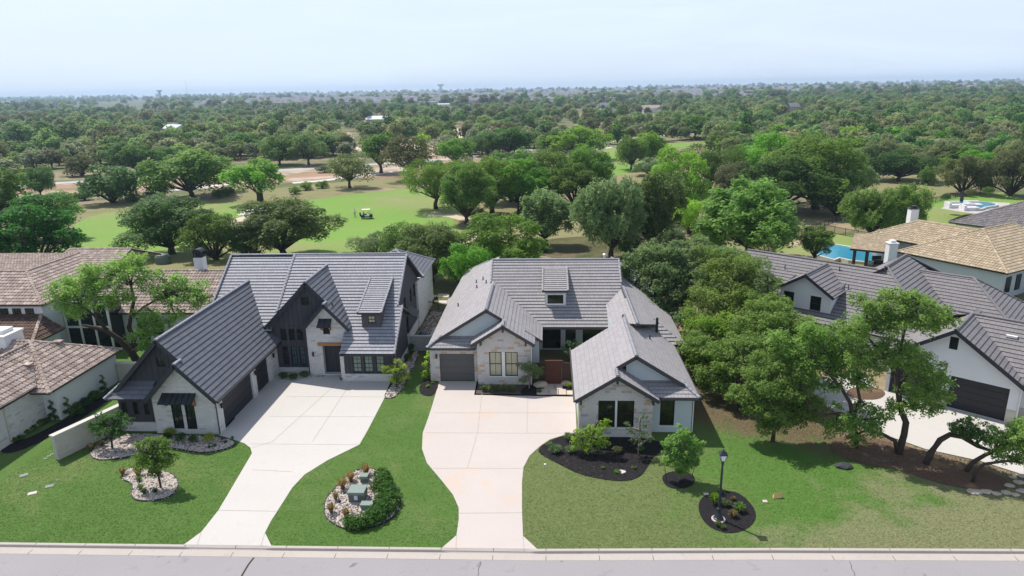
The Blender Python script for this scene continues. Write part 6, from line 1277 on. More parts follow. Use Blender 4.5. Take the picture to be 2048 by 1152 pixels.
own_tree('tall live oak with a dark upright trunk in the brown bed by the right driveway', [[(1796, 908, 38.8, .24), (1808, 870, 38.8, .2), (1812, 845, 38.9, .19), (1800, 815, 39, .18), (1797, 785, 39, .16), (1793, 750, 39, .13), (1800, 700, 39, .1), (1812, 650, 39, .06)], [(1793, 750, 39, .1), (1760, 700, 39, .08), (1730, 670, 39, .05)], [(1797, 770, 39, .1), (1830, 735, 39, .07), (1850, 760, 39, .04)],
    [(1796, 905, 38.8, .15), (1790, 882, 38.7, .12), (1765, 868, 38.6, .1), (1735, 862, 38.5, .07)]],
   [(1735, 612, 39.2, .75), (1758, 625, 39.2, .8), (1790, 605, 39, .85), (1822, 598, 39, .8), (1850, 612, 39, .8), (1880, 628, 39, .75), (1895, 645, 39, .55), (1840, 640, 38.6, .9), (1800, 645, 38.6, .8), (1765, 655, 38.8, .8), (1725, 655, 39, .75), (1700, 665, 39.2, .7), (1860, 660, 38.8, .6),
    (1800, 700, 38.4, .9), (1770, 730, 38.4, .8), (1830, 720, 38.4, .9), (1855, 745, 38.5, .9), (1870, 785, 38.6, .8), (1835, 780, 38.3, 1.0), (1850, 815, 38.4, .8), (1810, 815, 38.6, .7), (1872, 765, 38.7, .7), (1740, 700, 39, .8), (1715, 720, 39, .8)], 'leaf_mesquite', 650, 0.17, 5, ragged=.5, fat=1.15)
own_tree('crooked live oak leaning left over the lawn, its limbs low over the brown bed', [[(1713, 898, 39.5, .17), (1712, 870, 39.5, .15), (1706, 835, 39.5, .14), (1700, 805, 39.6, .12), (1682, 775, 39.8, .1), (1660, 750, 40, .08)], [(1706, 835, 39.5, .12), (1720, 800, 39.6, .1), (1712, 760, 39.8, .07)], [(1704, 835, 39.5, .1), (1680, 826, 39.3, .09), (1645, 830, 39.2, .07), (1620, 822, 39.2, .05)]],
   [(1640, 668, 41, 1.0), (1670, 690, 41, 1.0), (1605, 690, 41, 1.0), (1680, 730, 40.5, 1.0), (1640, 725, 40.6, 1.0), (1610, 735, 41, .9), (1700, 690, 41, .9), (1655, 775, 40, .6), (1700, 840, 39, .8), (1672, 858, 39, .65), (1730, 850, 38.8, .7), (1760, 836, 38.8, .6), (1705, 878, 38.8, .6), (1725, 815, 39.4, .5), (1745, 865, 38.7, .5), (1690, 760, 40, .7), (1730, 760, 40, .7), (1715, 640, 41.5, .6), (1600, 760, 40.5, .8), (1580, 715, 41, .8), (1560, 680, 41.5, .8)], 'leaf_mesquite', 600, 0.17, 7, ragged=.5, fat=1.2)
own_tree('leaning oak with a bent bare trunk arching right across the right driveway', [[(1850, 928, 37.6, .21), (1862, 905, 37.6, .18), (1880, 880, 37.6, .17), (1900, 869, 37.6, .16), (1925, 874, 37.4, .14), (1955, 892, 37.2, .12), (1985, 903, 37, .08)]],
   [(1922, 850, 37.4, .65), (1945, 858, 37.3, .7), (1962, 875, 37.2, .7), (1930, 868, 37.2, .4), (1915, 862, 37.4, .4)], 'leaf_dark', 700, 0.15, 9)
own_tree('leaning oak with the middle bare trunk reaching the right edge over the driveway', [[(1928, 942, 36.8, .15), (1945, 925, 36.8, .13), (1970, 910, 36.6, .11), (1995, 900, 36.4, .08)]],
   [(1985, 880, 36.6, .6), (2010, 872, 36.5, .7), (2040, 865, 36.4, .7), (2005, 900, 36.2, .7), (2035, 898, 36.2, .75), (1998, 918, 36, .4), (2050, 850, 36.6, .6), (2060, 880, 36.4, .7), (2028, 920, 36, .4)], 'leaf_mesquite', 620, 0.16, 11)
own_tree('leaning oak with the thinnest bare trunk, nearest the flat rocks', [[(1943, 966, 35.7, .12), (1952, 945, 35.7, .10), (1968, 928, 35.7, .09), (1990, 925, 35.6, .08), (2015, 922, 35.5, .07), (2060, 926, 35.2, .05)]],
   [(2060, 920, 35.2, .6), (2070, 900, 35.4, .7), (2042, 915, 35.4, .35)], 'leaf_mesquite', 620, 0.16, 13)
own_tree('bushy mid green tree standing on shaded ground in front of the right hand trees', [[(1545, 886, 40.2, .14), (1548, 860, 40.2, .12), (1552, 820, 40.3, .1), (1545, 780, 40.3, .07)], [(1548, 860, 40.2, .09), (1575, 820, 40.3, .06), (1600, 790, 40.4, .04)]],
   [(1545, 725, 41, .9), (1575, 745, 40.6, .9), (1515, 750, 40.8, .9), (1500, 785, 40.4, .85), (1535, 775, 39.9, .95), (1570, 785, 39.9, .9), (1605, 780, 40.3, .85), (1615, 810, 40.2, .7), (1585, 825, 39.8, .85), (1545, 820, 39.6, .85), (1505, 815, 40, .7), (1475, 790, 40.6, .65), (1530, 855, 39.7, .6), (1600, 845, 39.9, .6), (1560, 850, 39.6, .7), (1625, 830, 40.2, .5)], 'leaf_mesquite', 640, 0.17, 15, droop=.4, fat=1.2)
big = lambda l, tr, c, mt, sd, **k: own_tree(l, tr, [(a, b, d, r*1.22) for a, b, d, r in c], mt, 420, 0.20, sd, **k)
big('light feathery tree nearest the centre house, rising over its rear roof', [[(1345, 650, 60, .2), (1350, 600, 60.5, .17), (1345, 560, 61, .12)]],
   [(1285, 515, 62, 1.3), (1320, 508, 62, 1.4), (1360, 515, 62, 1.4), (1400, 508, 62.5, 1.4), (1300, 545, 61, 1.4), (1340, 548, 60.5, 1.5), (1380, 550, 60.5, 1.5), (1310, 580, 60, 1.4), (1350, 590, 59.5, 1.5), (1385, 595, 59.5, 1.3), (1330, 615, 59, 1.1), (1420, 540, 61, 1.4)], 'leaf_grey', 21, long=1.8, droop=.4)
big('large dense tree behind the lamp post, right of the centre house', [[(1440, 700, 55, .25), (1445, 660, 55, .2), (1450, 610, 55.5, .15)]],
   [(1440, 560, 57, 1.4), (1480, 545, 57.5, 1.5), (1515, 570, 57, 1.4), (1460, 590, 56, 1.5), (1500, 600, 56, 1.5), (1535, 610, 56, 1.2), (1420, 600, 56, 1.4), (1430, 635, 55, 1.4), (1475, 635, 54.5, 1.5), (1520, 640, 54.5, 1.4), (1400, 650, 55.5, 1.2), (1455, 530, 58.5, 1.3), (1425, 515, 60, 1.2)], 'leaf_mesquite', 23)
big('round tree low beside the right wing of the centre house', [[(1430, 775, 48.8, .2), (1432, 740, 49, .16), (1430, 700, 49.3, .12)]],
   [(1400, 655, 51, 1.2), (1435, 665, 50.6, 1.3), (1395, 690, 50.4, 1.1), (1425, 700, 50, 1.3), (1460, 700, 50, 1.3), (1410, 730, 49.4, 1.0), (1445, 735, 49.2, 1.2), (1480, 735, 49.2, 1.1), (1425, 755, 48.8, .9), (1465, 765, 48.6, .9), (1385, 715, 50, .8)], 'leaf_bright', 25)
big('mid green tree filling the gap before the white stucco house', [[(1530, 790, 46.5, .2), (1535, 750, 47, .16), (1545, 700, 47.5, .1)]],
   [(1510, 655, 49, 1.2), (1545, 650, 49, 1.3), (1580, 660, 49, 1.2), (1500, 690, 48.4, 1.2), (1535, 690, 48, 1.3), (1575, 695, 48, 1.2), (1610, 680, 48.6, 1.0), (1495, 725, 47.6, 1.1), (1530, 720, 47.4, 1.1), (1560, 622, 50.5, 1.1), (1530, 620, 51, 1.2), (1600, 650, 49.6, .9)], 'leaf_mesquite', 27)
big('leafy tree between the crooked oak and the white stucco house front', [[(1600, 770, 46, .16), (1605, 740, 46.2, .12), (1610, 700, 46.5, .08)]],
   [(1575, 725, 45.5, .8), (1600, 705, 46, .9), (1640, 700, 46, .9), (1620, 740, 45, .8), (1590, 755, 44.8, .7), (1660, 735, 45, .7), (1625, 670, 47, .8)], 'leaf_mesquite', 28)
own_tree('wispy thin tree poking up in front of the two window dormer house', [[(1548, 690, 52, .1), (1540, 620, 52.5, .07), (1535, 570, 53, .04)]], [(1530, 548, 53, .7), (1545, 565, 53, .6), (1520, 570, 53, .6), (1535, 590, 52.8, .7), (1552, 600, 52.6, .5)], 'leaf_grey', 380, 0.18, 29, name='tree')
big('yellow green tree filling the middle of the right hand tree mass', [[(1480, 800, 44.5, .18), (1482, 760, 44.8, .14), (1485, 720, 45, .1)]],
   [(1440, 700, 47, 1.0), (1475, 690, 46.5, 1.1), (1510, 695, 46, 1.0), (1450, 735, 46, 1.0), (1490, 730, 45, 1.0), (1425, 770, 46, .8), (1460, 775, 45, .9), (1400, 745, 47, .8), (1380, 690, 49, .9)], 'leaf_mesquite', 30)
big('light green tree between the feathery tree and the two window dormer', [[(1500, 700, 56, .18), (1502, 660, 56.4, .14), (1505, 600, 57, .1)]],
   [(1400, 560, 60, 1.4), (1430, 535, 60.5, 1.3), (1470, 520, 60.5, 1.3), (1500, 535, 60, 1.2), (1270, 545, 61.5, 1.2), (1300, 610, 59, 1.2), (1355, 640, 57, 1.2), (1480, 570, 58, 1.3)], 'leaf_grey', 31, long=1.5, droop=.4)
# young trees in the front gardens
def small_tree(label, bx, by, clumps, mat, seed, trunk=0.07, size=0.13, dens=900, bark='bark', lean=(0, 0), Yb=None, name='young_tree', **k):
    b = P(bx, by, 0); Y = b[1]; cl = [(a, c, Y+d, r) for a, c, d, r in clumps]; cx = sum(c[0] for c in cl)/len(cl); cy = sum(c[1] for c in cl)/len(cl)
    return own_tree(label, [[(bx, by, Y, trunk), ((bx*0.6+cx*0.4), by*0.6+cy*0.4, Y, trunk*0.8), (cx, cy, Y, trunk*0.4)]], cl, mat, dens, size, seed, name=name, bark=bark, fat=1.2, **k)
small_tree('young dark green tree in the rock bed by the garden wall', 224, 897, [(200, 848, 0, .45), (225, 838, .2, .5), (245, 850, 0, .45), (190, 858, .2, .35), (215, 862, -.2, .5), (240, 866, -.2, .4), (205, 835, .3, .35), (250, 838, .2, .3)], 'leaf_dark', 41)
small_tree('young leafy tree in the round rock bed on the left lawn', 322, 976, [(305, 885, .2, .45), (290, 905, 0, .45), (318, 902, 0, .5), (300, 925, -.1, .5), (325, 928, -.1, .5), (280, 925, .1, .4), (345, 915, 0, .35), (310, 945, -.2, .35), (285, 890, .2, .3), (330, 885, .2, .3)], 'leaf_mid', 42)
small_tree('bright green shrubby tree at the right corner of the dark house', 793, 775, [(780, 742, 0, .4), (800, 735, 0, .45), (788, 758, -.1, .4), (810, 752, 0, .35), (770, 738, 0, .25), (795, 722, .1, .25), (800, 765, -.1, .3)], 'leaf_lime', 43, dens=700)
small_tree('bright leafy shrub in the black bed before the right stone gable', 1178, 908, [(1165, 870, 0, .45), (1185, 862, 0, .45), (1205, 850, .1, .35), (1160, 890, 0, .4), (1185, 888, -.1, .5), (1205, 885, 0, .35), (1215, 842, .1, .2), (1150, 880, 0, .25)], 'leaf_lime', 44, dens=760, name='shrub')
small_tree('thin sparse tree with grey trunk before the right stone gable', 1276, 912, [(1262, 862, 0, .28), (1285, 868, 0, .3), (1275, 880, 0, .32), (1300, 880, 0, .2), (1285, 850, 0, .2), (1255, 848, 0, .15), (1290, 835, 0, .15)], 'leaf_grey', 45, trunk=0.04, dens=330, bark='pale_bark')
small_tree('staked round headed tree in its own black mulch ring', 1357, 962, [(1365, 868, .1, .4), (1350, 885, 0, .45), (1378, 885, 0, .45), (1340, 905, 0, .42), (1365, 905, -.1, .55), (1388, 908, 0, .42), (1350, 925, 0, .45), (1378, 928, 0, .42), (1362, 942, 0, .3), (1395, 890, 0, .3), (1335, 890, .1, .3)], 'leaf_mesquite', 46, size=.14, dens=760, long=1.8, droop=.5, bark='pale_bark')
small_tree('clipped tree with round heads by the courtyard gate', 1058, 778, [(1050, 738, 0, .45), (1062, 736, 0, .5), (1074, 742, 0, .4), (1048, 762, -.1, .3), (1066, 750, 0, .35)], 'leaf_grey', 47, dens=1500, size=.10, bark='pale_bark', name='clipped_tree')
small_tree('purple leaved tree between the clipped tree and the gate', 1082, 765, [(1078, 742, .1, .35), (1088, 735, .2, .3), (1084, 755, .1, .35), (1074, 758, 0, .2)], 'leaf_purple', 48, dens=1200, size=.10)
t = own_tree('leafy tree inside the courtyard by the front door', [[(1138, 712, 53, .05), (1140, 700, 53, .04), (1142, 690, 53, .03)]], [(1135, 700, 53, .5), (1148, 690, 53, .5), (1140, 710, 53, .4), (1155, 700, 53, .4)], 'leaf_grey', 600, .14, 49, name='young_tree')
small_tree('climbing shrub at the left corner of the centre house', 858, 758, [(857, 745, 0, .35), (853, 730, 0, .35), (858, 715, .1, .3), (850, 750, 0, .3), (860, 703, .1, .22)], 'leaf_lime', 50, dens=900, name='shrub')
# shrubs
def shrub(px, py, w_, h_, mat, label, group=None, name='shrub', size=0.09, dens=1900, z=0.0):
    b = P(px, py, z); rr_ = random.Random(px); cl = [(0, 0, h_*0.5, w_*0.42)]+[(math.cos(a)*w_*0.25, math.sin(a)*w_*0.25, h_*(0.40+0.2*rr_.random()), w_*0.28) for a in [k*1.05 for k in range(6)]]
    me = leaf_mesh('shrub', cl, dens, size, px, mat, flat=h_/w_, ragged=.12, shell=(0.75, 1.02)); o = bpy.data.objects.new(name, me); COL.objects.link(o); o.location = tuple(b); tag(o, label, 'shrub', group); return o
gs = 'round shrubs before the dark house'
for a in ((340, 873, .75, .65, 'leaf_yellow', 'yellow green shrub partly behind the young tree by the left stone gable'), (362, 884, .75, .7, 'leaf_dark', 'dark round shrub left of the pair under the left gable window', gs), (387, 886, .62, .6, 'leaf_dark', 'smaller dark round shrub under the right gable window', gs), (419, 885, .72, .75, 'leaf_yellow', 'round yellow shrub at the corner by the big garage door'),
          (335, 880, .6, .55, 'leaf_deep', 'dark shrub beside the yellow one behind the young tree', gs), (568, 757, .72, .6, 'leaf_dark', 'left shrub of the three before the entry windows', gs), (587, 759, .72, .55, 'leaf_dark', 'middle shrub of the three before the entry windows', gs), (608, 755, .68, .6, 'leaf_dark', 'right shrub of the three before the entry windows', gs),
          (684, 762, .3, .4, 'leaf_mid', 'tiny shrub at the right side of the porch'), (1280, 902, .5, .4, 'leaf_mid', 'small green shrub at the foot of the thin sparse tree'), (1235, 905, .7, .45, 'leaf_brown', 'straggly bush between the leafy shrub and thin tree'), (1235, 946, .38, .2, 'leaf_mid', 'low green plant beside the round lid in the black bed'), (1268, 938, .3, .2, 'leaf_olive', 'low olive plant right of the round lid in the black bed'),
          (1206, 938, .25, .2, 'leaf_mid', 'smallest green plant in the black bed'), (856, 775, .3, .25, 'leaf_bright', 'small bright plant in the black bed by the garage'), (866, 768, .25, .2, 'leaf_bright', 'second small bright plant in the black bed by the garage'), (1340, 893, .5, .4, 'leaf_deep', 'dark plant at the right end of the black bed by the wall'),
          (816, 722, .7, .8, 'leaf_mid', 'green shrub in the narrow bed beside the dark house'), (822, 705, .7, .9, 'leaf_dark', 'dark shrub at the back of the narrow bed beside the dark house'), (806, 752, .4, .4, 'leaf_dark', 'small shrub low in the narrow bed beside the dark house'),
          (1139, 775, .5, .5, 'leaf_yellow', 'round yellow shrub right of the courtyard gate'), (1078, 785, .4, .3, 'leaf_olive', 'grassy plant by the boulder left of the gate'),
          (1890, 402, 1.8, 1.6, 'leaf_dark', 'shrub left of the far pool terrace'), (1940, 392, 2.2, 1.6, 'leaf_brown', 'shrub behind the far pool'), (1975, 390, 2.2, 1.8, 'leaf_dark', 'dark shrub behind the far pool, right of the brownish one'),
          (248, 953, .0, .0, None, None)):
    if a[4]: shrub(*a)
for i, (x, y, w_) in enumerate(((30, 885, .5), (42, 880, .5), (55, 868, .45), (68, 860, .5), (82, 850, .6), (95, 845, .5), (150, 822, .9), (170, 812, .9), (190, 800, 1.0), (160, 830, .7))):
    shrub(x, y, w_, w_*0.8, ('leaf_mid', 'leaf_deep')[i % 2], 'low %s hedge plant along the %s of the clay tiled garage wall' % (('green', 'deep green')[i % 2], 'near half' if i < 6 else 'far half'), 'hedge plants along the clay tiled garage')
# spiral topiaries
for px, py, lb in ((108, 842, 'left spiral topiary against the white garage wall'), (139, 835, 'middle spiral topiary against the white garage wall'), (210, 788, 'spiral topiary by the short white wall end')):
    b = P(px, py, 0); cl = []
    for k in range(26): a = k*0.62; f = k/26; cl.append((math.cos(a)*0.20*(1.05-f*.7), math.sin(a)*0.20*(1.05-f*.7), 0.15+f*1.45, 0.15*(1.15-f*.6)))
    me = leaf_mesh('topiary', cl, 3200, .07, px, 'leaf_deep', ragged=.05, shell=(.7, 1)); o = bpy.data.objects.new('spiral_topiary', me); COL.objects.link(o); o.location = tuple(b); tag(o, lb, 'topiary', 'spiral topiaries')
# ornamental grasses
def tuft(px, py, h_, w_, mat, label, group=None, name='ornamental_grass', n=150, z=0.02, tip=None, cat='plant'):
    b = P(px, py, z); rg = np.random.default_rng(int(px*7+py)); V = []; T = []
    for i in range(n):
        a = rg.uniform(0, 6.283); l = rg.uniform(.65, 1.0)*h_; o = rg.uniform(0, 1)**.7*w_*.5; r0 = rg.uniform(0, .12)*w_; d = np.array([math.cos(a), math.sin(a), 0]); s = np.array([-d[1], d[0], 0])*0.012*(1+h_)
        p0 = d*r0; p1 = d*(r0+o*.45)+np.array([0, 0, l*.65]); p2 = d*(r0+o)+np.array([0, 0, l*(1.0-.35*(o/(w_*.5))**2)])
        V += [p0-s, p0+s, p1+s, p1-s, p1-s, p1+s, p2+s*.5, p2-s*.5]; t = rg.random(); T += [t, min(1, t+.3)]
    v = np.array(V, dtype=np.float32); k = len(T); me = bpy.data.meshes.new(name); me.vertices.add(k*4); me.loops.add(k*4); me.polygons.add(k); me.vertices.foreach_set('co', v.ravel()); me.loops.foreach_set('vertex_index', np.arange(k*4, dtype=np.int32)); me.polygons.foreach_set('loop_start', np.arange(0, k*4, 4, dtype=np.int32)); me.polygons.foreach_set('loop_total', np.full(k, 4, dtype=np.int32))
    at = me.attributes.new('tint', 'FLOAT', 'FACE'); at.data.foreach_set('value', T); me.materials.append(M(mat)); me.update(); me.validate(); o = bpy.data.objects.new(name, me); COL.objects.link(o); o.location = tuple(b); tag(o, label, cat, group)
g1 = 'straw coloured grasses round the utility boxes'
for a in ((732, 950, .8, .75, 'leaf_straw', 'straw grass tuft at the top of the utility bed, behind the small box', g1), (702, 963, .72, .65, 'leaf_straw', 'straw grass tuft upper left of the utility boxes, second from the top', g1), (686, 978, .75, .7, 'leaf_straw', 'reddest grass tuft at the left edge of the utility bed', g1), (672, 1001, .6, .4, 'leaf_straw', 'thin straw tuft left of the large utility box', g1), (663, 1027, .7, .55, 'leaf_straw', 'lowest left straw tuft of the utility bed', g1), (693, 1038, .7, .5, 'leaf_straw', 'straw tuft beside the hedge at the bottom of the utility bed', g1),
          (182, 900, .5, .5, 'leaf_straw', 'straw tuft at the left end of the long rock bed'), (203, 893, .45, .5, 'leaf_straw', 'straw tuft behind the young dark tree in the long rock bed'), (246, 950, .55, .5, 'leaf_straw', 'straw tuft at the left of the round rock bed'), (277, 952, .65, .7, 'leaf_straw', 'widest straw tuft in the round rock bed'), (282, 978, .35, .45, 'leaf_olive', 'low olive tuft in the middle of the round rock bed'), (289, 988, .35, .4, 'leaf_deep', 'dark tuft at the lower left of the round rock bed'), (311, 986, .3, .35, 'leaf_deep', 'dark tuft at the foot of the round rock bed tree'), (320, 952, .4, .35, 'leaf_straw', 'straw tuft behind the round rock bed tree'), (278, 962, .3, .4, 'leaf_mid', 'green tuft below the widest straw tuft'),
          (1110, 905, .55, .95, 'leaf_grey', 'arching grey green yucca at the left of the black bed'), (1142, 905, .5, .8, 'leaf_grey', 'second grey green yucca in the black bed beside the leafy shrub'), (1136, 880, .55, .7, 'leaf_grey', 'yucca at the house corner of the black bed'), (1098, 893, .35, .5, 'leaf_grey', 'small yucca at the driveway side of the black bed'),
          (1428, 1008, .75, .65, 'leaf_bright', 'tall green grass left of the lamp post', 'grasses in the lamp post bed'), (1452, 1012, .4, .5, 'leaf_olive', 'olive tuft just right of the lamp post', 'grasses in the lamp post bed'), (1478, 1022, .55, .7, 'leaf_mid', 'green tuft in the middle of the lamp post bed', 'grasses in the lamp post bed'), (1466, 1034, .45, .55, 'leaf_straw', 'straw tuft below the green middle tuft of the lamp bed', 'grasses in the lamp post bed'), (1466, 1000, .25, .3, 'leaf_straw', 'tiny straw tuft high in the lamp bed', 'grasses in the lamp post bed'), (1437, 1052, .3, .4, 'leaf_olive', 'small tuft below the lamp base', 'grasses in the lamp post bed'), (1446, 1058, .25, .3, 'leaf_olive', 'smallest tuft below the lamp base', 'grasses in the lamp post bed')): tuft(*a)
for i in range(6): tuft(968+i*11.5, 782+(i % 2), .55, .6, 'leaf_olive', 'feathery olive grass clump under the left stone gable window' if i < 3 else 'feathery olive grass clump under the right stone gable window', 'grasses under the stone gable windows', n=200)
for x, y in ((445, 880), (452, 886), (465, 878), (430, 893), (418, 897)): tuft(x, y, .22, .3, 'leaf_deep', 'small dark tuft in the rock bed by the garage corner', 'small tufts by the garage corner', n=70)
# hedge wrapped round the utility boxes
hp = [(765, 955, .6), (768, 972, .7), (775, 990, .75), (778, 1008, .75), (772, 1025, .7), (756, 1038, .65), (738, 1048, .65), (720, 1054, .6), (706, 1054, .55), (760, 1010, .55), (748, 1030, .5), (755, 978, .5), (700, 1046, .45)]
b0 = P(760, 1010, 0); cl = []
for x, y, r in hp: q = P(x, y, 0); cl += [(q[0]-b0[0], q[1]-b0[1], r*0.35, r*0.85), (q[0]-b0[0]+.2, q[1]-b0[1]-.15, r*0.55, r*0.5)]
me = leaf_mesh('hedge', cl, 1500, .10, 77, 'leaf_deep', flat=.8, long=1.6, ragged=.2, shell=(.6, 1.05)); o = bpy.data.objects.new('hedge', me); COL.objects.link(o); o.location = tuple(b0); tag(o, 'low spreading green hedge curving round the green utility boxes', 'hedge')
# ---------------------------------------------------------------- beds
BEDS = []
def bed(name, pix_, mat, up, edge=True, sm=2, label=None):
    pts_ = smooth(gp(pix_), sm); BEDS.append(pts_); sheet(name, pts_, mat, up)
    if edge:
        m = MB(); n = len(pts_)
        for i in range(n): a, b = pts_[i], pts_[(i+1) % n]; m.bar((a[0], a[1], 0.02), (b[0], b[1], 0.02), 0.05, 0.10)
        e = m.build('bed_edging', 'edging'); e['kind'] = 'structure'
    return pts_
def inside(p, poly):
    c = False; n = len(poly)
    for i in range(n):
        (x1, y1), (x2, y2) = poly[i], poly[(i+1) % n]
        if (y1 > p[1]) != (y2 > p[1]) and p[0] < (x2-x1)*(p[1]-y1)/(y2-y1)+x1: c = not c
    return c
def pebbles(name, poly, n, r0, r1, mat, seed, flat=.55):
    rr_ = random.Random(seed); xs_ = [p[0] for p in poly]; ys = [p[1] for p in poly]; m = MB(); k = 0
    ico = [(0, 0, 1), (.87, 0, .45), (.27, .83, .45), (-.7, .5, .45), (-.7, -.5, .45), (.27, -.83, .45), (.7, .5, -.45), (-.27, .83, -.45), (-.87, 0, -.45), (-.27, -.83, -.45), (.7, -.5, -.45), (0, 0, -1)]
    fc = [(0, 1, 2), (0, 2, 3), (0, 3, 4), (0, 4, 5), (0, 5, 1), (1, 6, 2), (2, 7, 3), (3, 8, 4), (4, 9, 5), (5, 10, 1), (6, 7, 2), (7, 8, 3), (8, 9, 4), (9, 10, 5), (10, 6, 1)]
    tries_ = 0
    while k < n and tries_ < n*8:
        tries_ += 1; x, y = rr_.uniform(min(xs_), max(xs_)), rr_.uniform(min(ys), max(ys))
        if not inside((x, y), poly): continue
        r = rr_.uniform(r0, r1); sx, sy = rr_.uniform(.7, 1.3), rr_.uniform(.7, 1.3); a = rr_.uniform(0, 6.28); ca, sa = math.cos(a), math.sin(a)
        m.add([(x+(vx*sx*ca-vy*sy*sa)*r, y+(vx*sx*sa+vy*sy*ca)*r, 0.03+vz*r*flat+rr_.uniform(-.01, .01)) for vx, vy, vz in ico], fc, rr_.choice((0, 0, 1, 2))); k += 1
    o = m.build(name, mat); o['kind'] = 'stuff'; return o
simple('pebble_a', (0.43, 0.37, 0.33), 0.9, var=.15); simple('pebble_b', (0.30, 0.245, 0.215), 0.9, var=.2); simple('pebble_c', (0.52, 0.48, 0.45), 0.9, var=.1)
PB = ['pebble_a', 'pebble_b', 'pebble_c']
b1 = bed('rock_bed', [(180, 905), (195, 890), (240, 868), (310, 868), (440, 874), (474, 884), (462, 896), (425, 905), (395, 907), (350, 897), (325, 897), (290, 905), (250, 917), (200, 922), (182, 915)], 'gravel', .03)
pebbles('river_rocks', b1, 4200, .035, .08, PB, 1)
b2 = bed('rock_bed', [(243, 952), (258, 935), (285, 940), (320, 940), (350, 950), (359, 970), (345, 993), (315, 1002), (275, 1003), (261, 992), (266, 975), (262, 966), (245, 960)], 'gravel', .03)
pebbles('river_rocks', b2, 1900, .035, .08, PB, 2)
b3 = bed('rock_bed', [(648, 1020), (650, 1000), (672, 975), (700, 945), (735, 935), (765, 945), (788, 965), (802, 995), (800, 1020), (780, 1042), (740, 1058), (700, 1063), (668, 1050), (650, 1035)], 'gravel', .03)
pebbles('river_rocks', b3, 2900, .035, .08, PB, 3)
b4 = bed('rock_bed', [(767, 797), (778, 775), (792, 762), (812, 722), (832, 700), (838, 705), (830, 730), (812, 765), (800, 785), (785, 798)], 'gravel', .03, sm=1); pebbles('river_rocks', b4, 800, .045, .10, PB, 4)
b5 = smooth([(-22.1, 49.9), (-19.4, 49.95), (-18.3, 49.9), (-18.2, 50.35), (-19.4, 50.4), (-19.4, 51), (-22.2, 51)], 1); sheet('rock_bed', b5, 'gravel', .03); pebbles('river_rocks', b5, 500, .04, .09, PB, 5)
b7 = [(-12.35, 56.3), (-9.3, 56.3), (-9.3, 66.0), (-12.35, 67.5)]; pebbles('side_pebbles', b7, 2200, .05, .11, ['pebble_b', 'gravel', 'pebble_a'], 8)
mu = bed('mulch_bed', [(1073, 900), (1100, 880), (1150, 866), (1200, 870), (1310, 880), (1330, 890), (1328, 900), (1305, 915), (1295, 935), (1280, 955), (1250, 964), (1210, 960), (1160, 950), (1120, 930), (1085, 912)], 'mulch', .035, edge=False)
bed('mulch_bed', [(1322, 955), (1335, 945), (1360, 942), (1385, 948), (1392, 962), (1382, 975), (1350, 979), (1330, 972)], 'mulch', .035, edge=False)
bed('mulch_bed', [(1394, 1010), (1410, 988), (1440, 982), (1475, 984), (1500, 1005), (1514, 1028), (1505, 1052), (1475, 1067), (1440, 1066), (1405, 1045)], 'mulch', .035, edge=False)
bed('mulch_bed', [(840, 770), (850, 758), (872, 762), (878, 770), (868, 792), (850, 793), (838, 785)], 'mulch', .035, edge=False, sm=1)
bed('mulch_bed', [(0, 905), (0, 880), (40, 885), (110, 850), (170, 815), (225, 780), (238, 765), (245, 775), (215, 805), (130, 858), (60, 895), (20, 908)], 'mulch', .03, edge=False, sm=1)
sheet('mulch_bed', [(-5.6, 47.0), (-1.2, 46.9), (-1.0, 48.9), (-5.6, 48.7)], 'gravel', .03); sheet('mulch_bed', smooth(gp([(1040, 790), (1070, 790), (1085, 775), (1088, 765), (1060, 768), (1042, 780)]), 1), 'mulch', .036); sheet('mulch_bed', smooth(gp([(1125, 780), (1148, 778), (1146, 765), (1125, 768)]), 1), 'mulch', .036)
bed('mulch_bed', [(1660, 885), (1690, 870), (1760, 880), (1800, 890), (1860, 905), (1940, 930), (2010, 955), (2025, 975), (1990, 983), (1930, 978), (1870, 965), (1800, 940), (1730, 930), (1680, 915), (1662, 900)], 'brown_mulch', .03, edge=False)
bed('mulch_bed', [(1760, 885), (1800, 880), (1880, 900), (1960, 925), (2015, 950), (2000, 952), (1940, 935), (1860, 915), (1800, 900)], 'dirt', .04, edge=False) if 0 else None
# mulch chips
pebbles('mulch_chips', mu, 1400, .03, .06, ['mulch', 'dark_soil', 'mulch'], 6, .4)
# flagstone path at the gate
m = MB()
for i, (x0, x1, y0, y1) in enumerate(((-0.45, .35, 47.9, 48.8), (.4, .95, 47.9, 48.8), (-1.0, -.1, 46.9, 47.85), (-.05, .6, 46.9, 47.85), (.65, 1.2, 46.9, 47.85), (1.25, 1.8, 46.9, 47.6))): m.box((x0, y0, 0), (x1, y1, .045+.002*i))
tag(m.build('flagstones', 'flagstone'), 'rectangular flagstone paving in front of the courtyard gate', 'paving')
def rock(px, py, r, label, mat='rock', sx=1.3, sz=.6, seed=None, group=None, name='boulder'):
    b = P(px, py, 0); rg = random.Random(seed or int(px)); bm = bmesh.new(); bmesh.ops.create_icosphere(bm, subdivisions=2, radius=r)
    for v in bm.verts: k = 1+.22*math.sin(v.co.x*9/r*.3+px)*math.cos(v.co.y*7/r*.3)+rg.uniform(-.1, .1); v.co = Vector((v.co.x*sx*k, v.co.y*k, v.co.z*sz*k+r*sz*.5))
    me = bpy.data.meshes.new(name); bm.to_mesh(me); bm.free(); me.materials.append(M(mat)); o = bpy.data.objects.new(name, me); COL.objects.link(o); o.location = tuple(b); tag(o, label, 'rock', group)
rock(1080, 772, .42, 'pale boulder left of the courtyard gate'); rock(1134, 770, .36, 'stacked stone right of the courtyard gate'); rock(1688, 934, .34, 'low dark stone on the lawn by the brown bed', 'dark_rock', 1.3, .5)
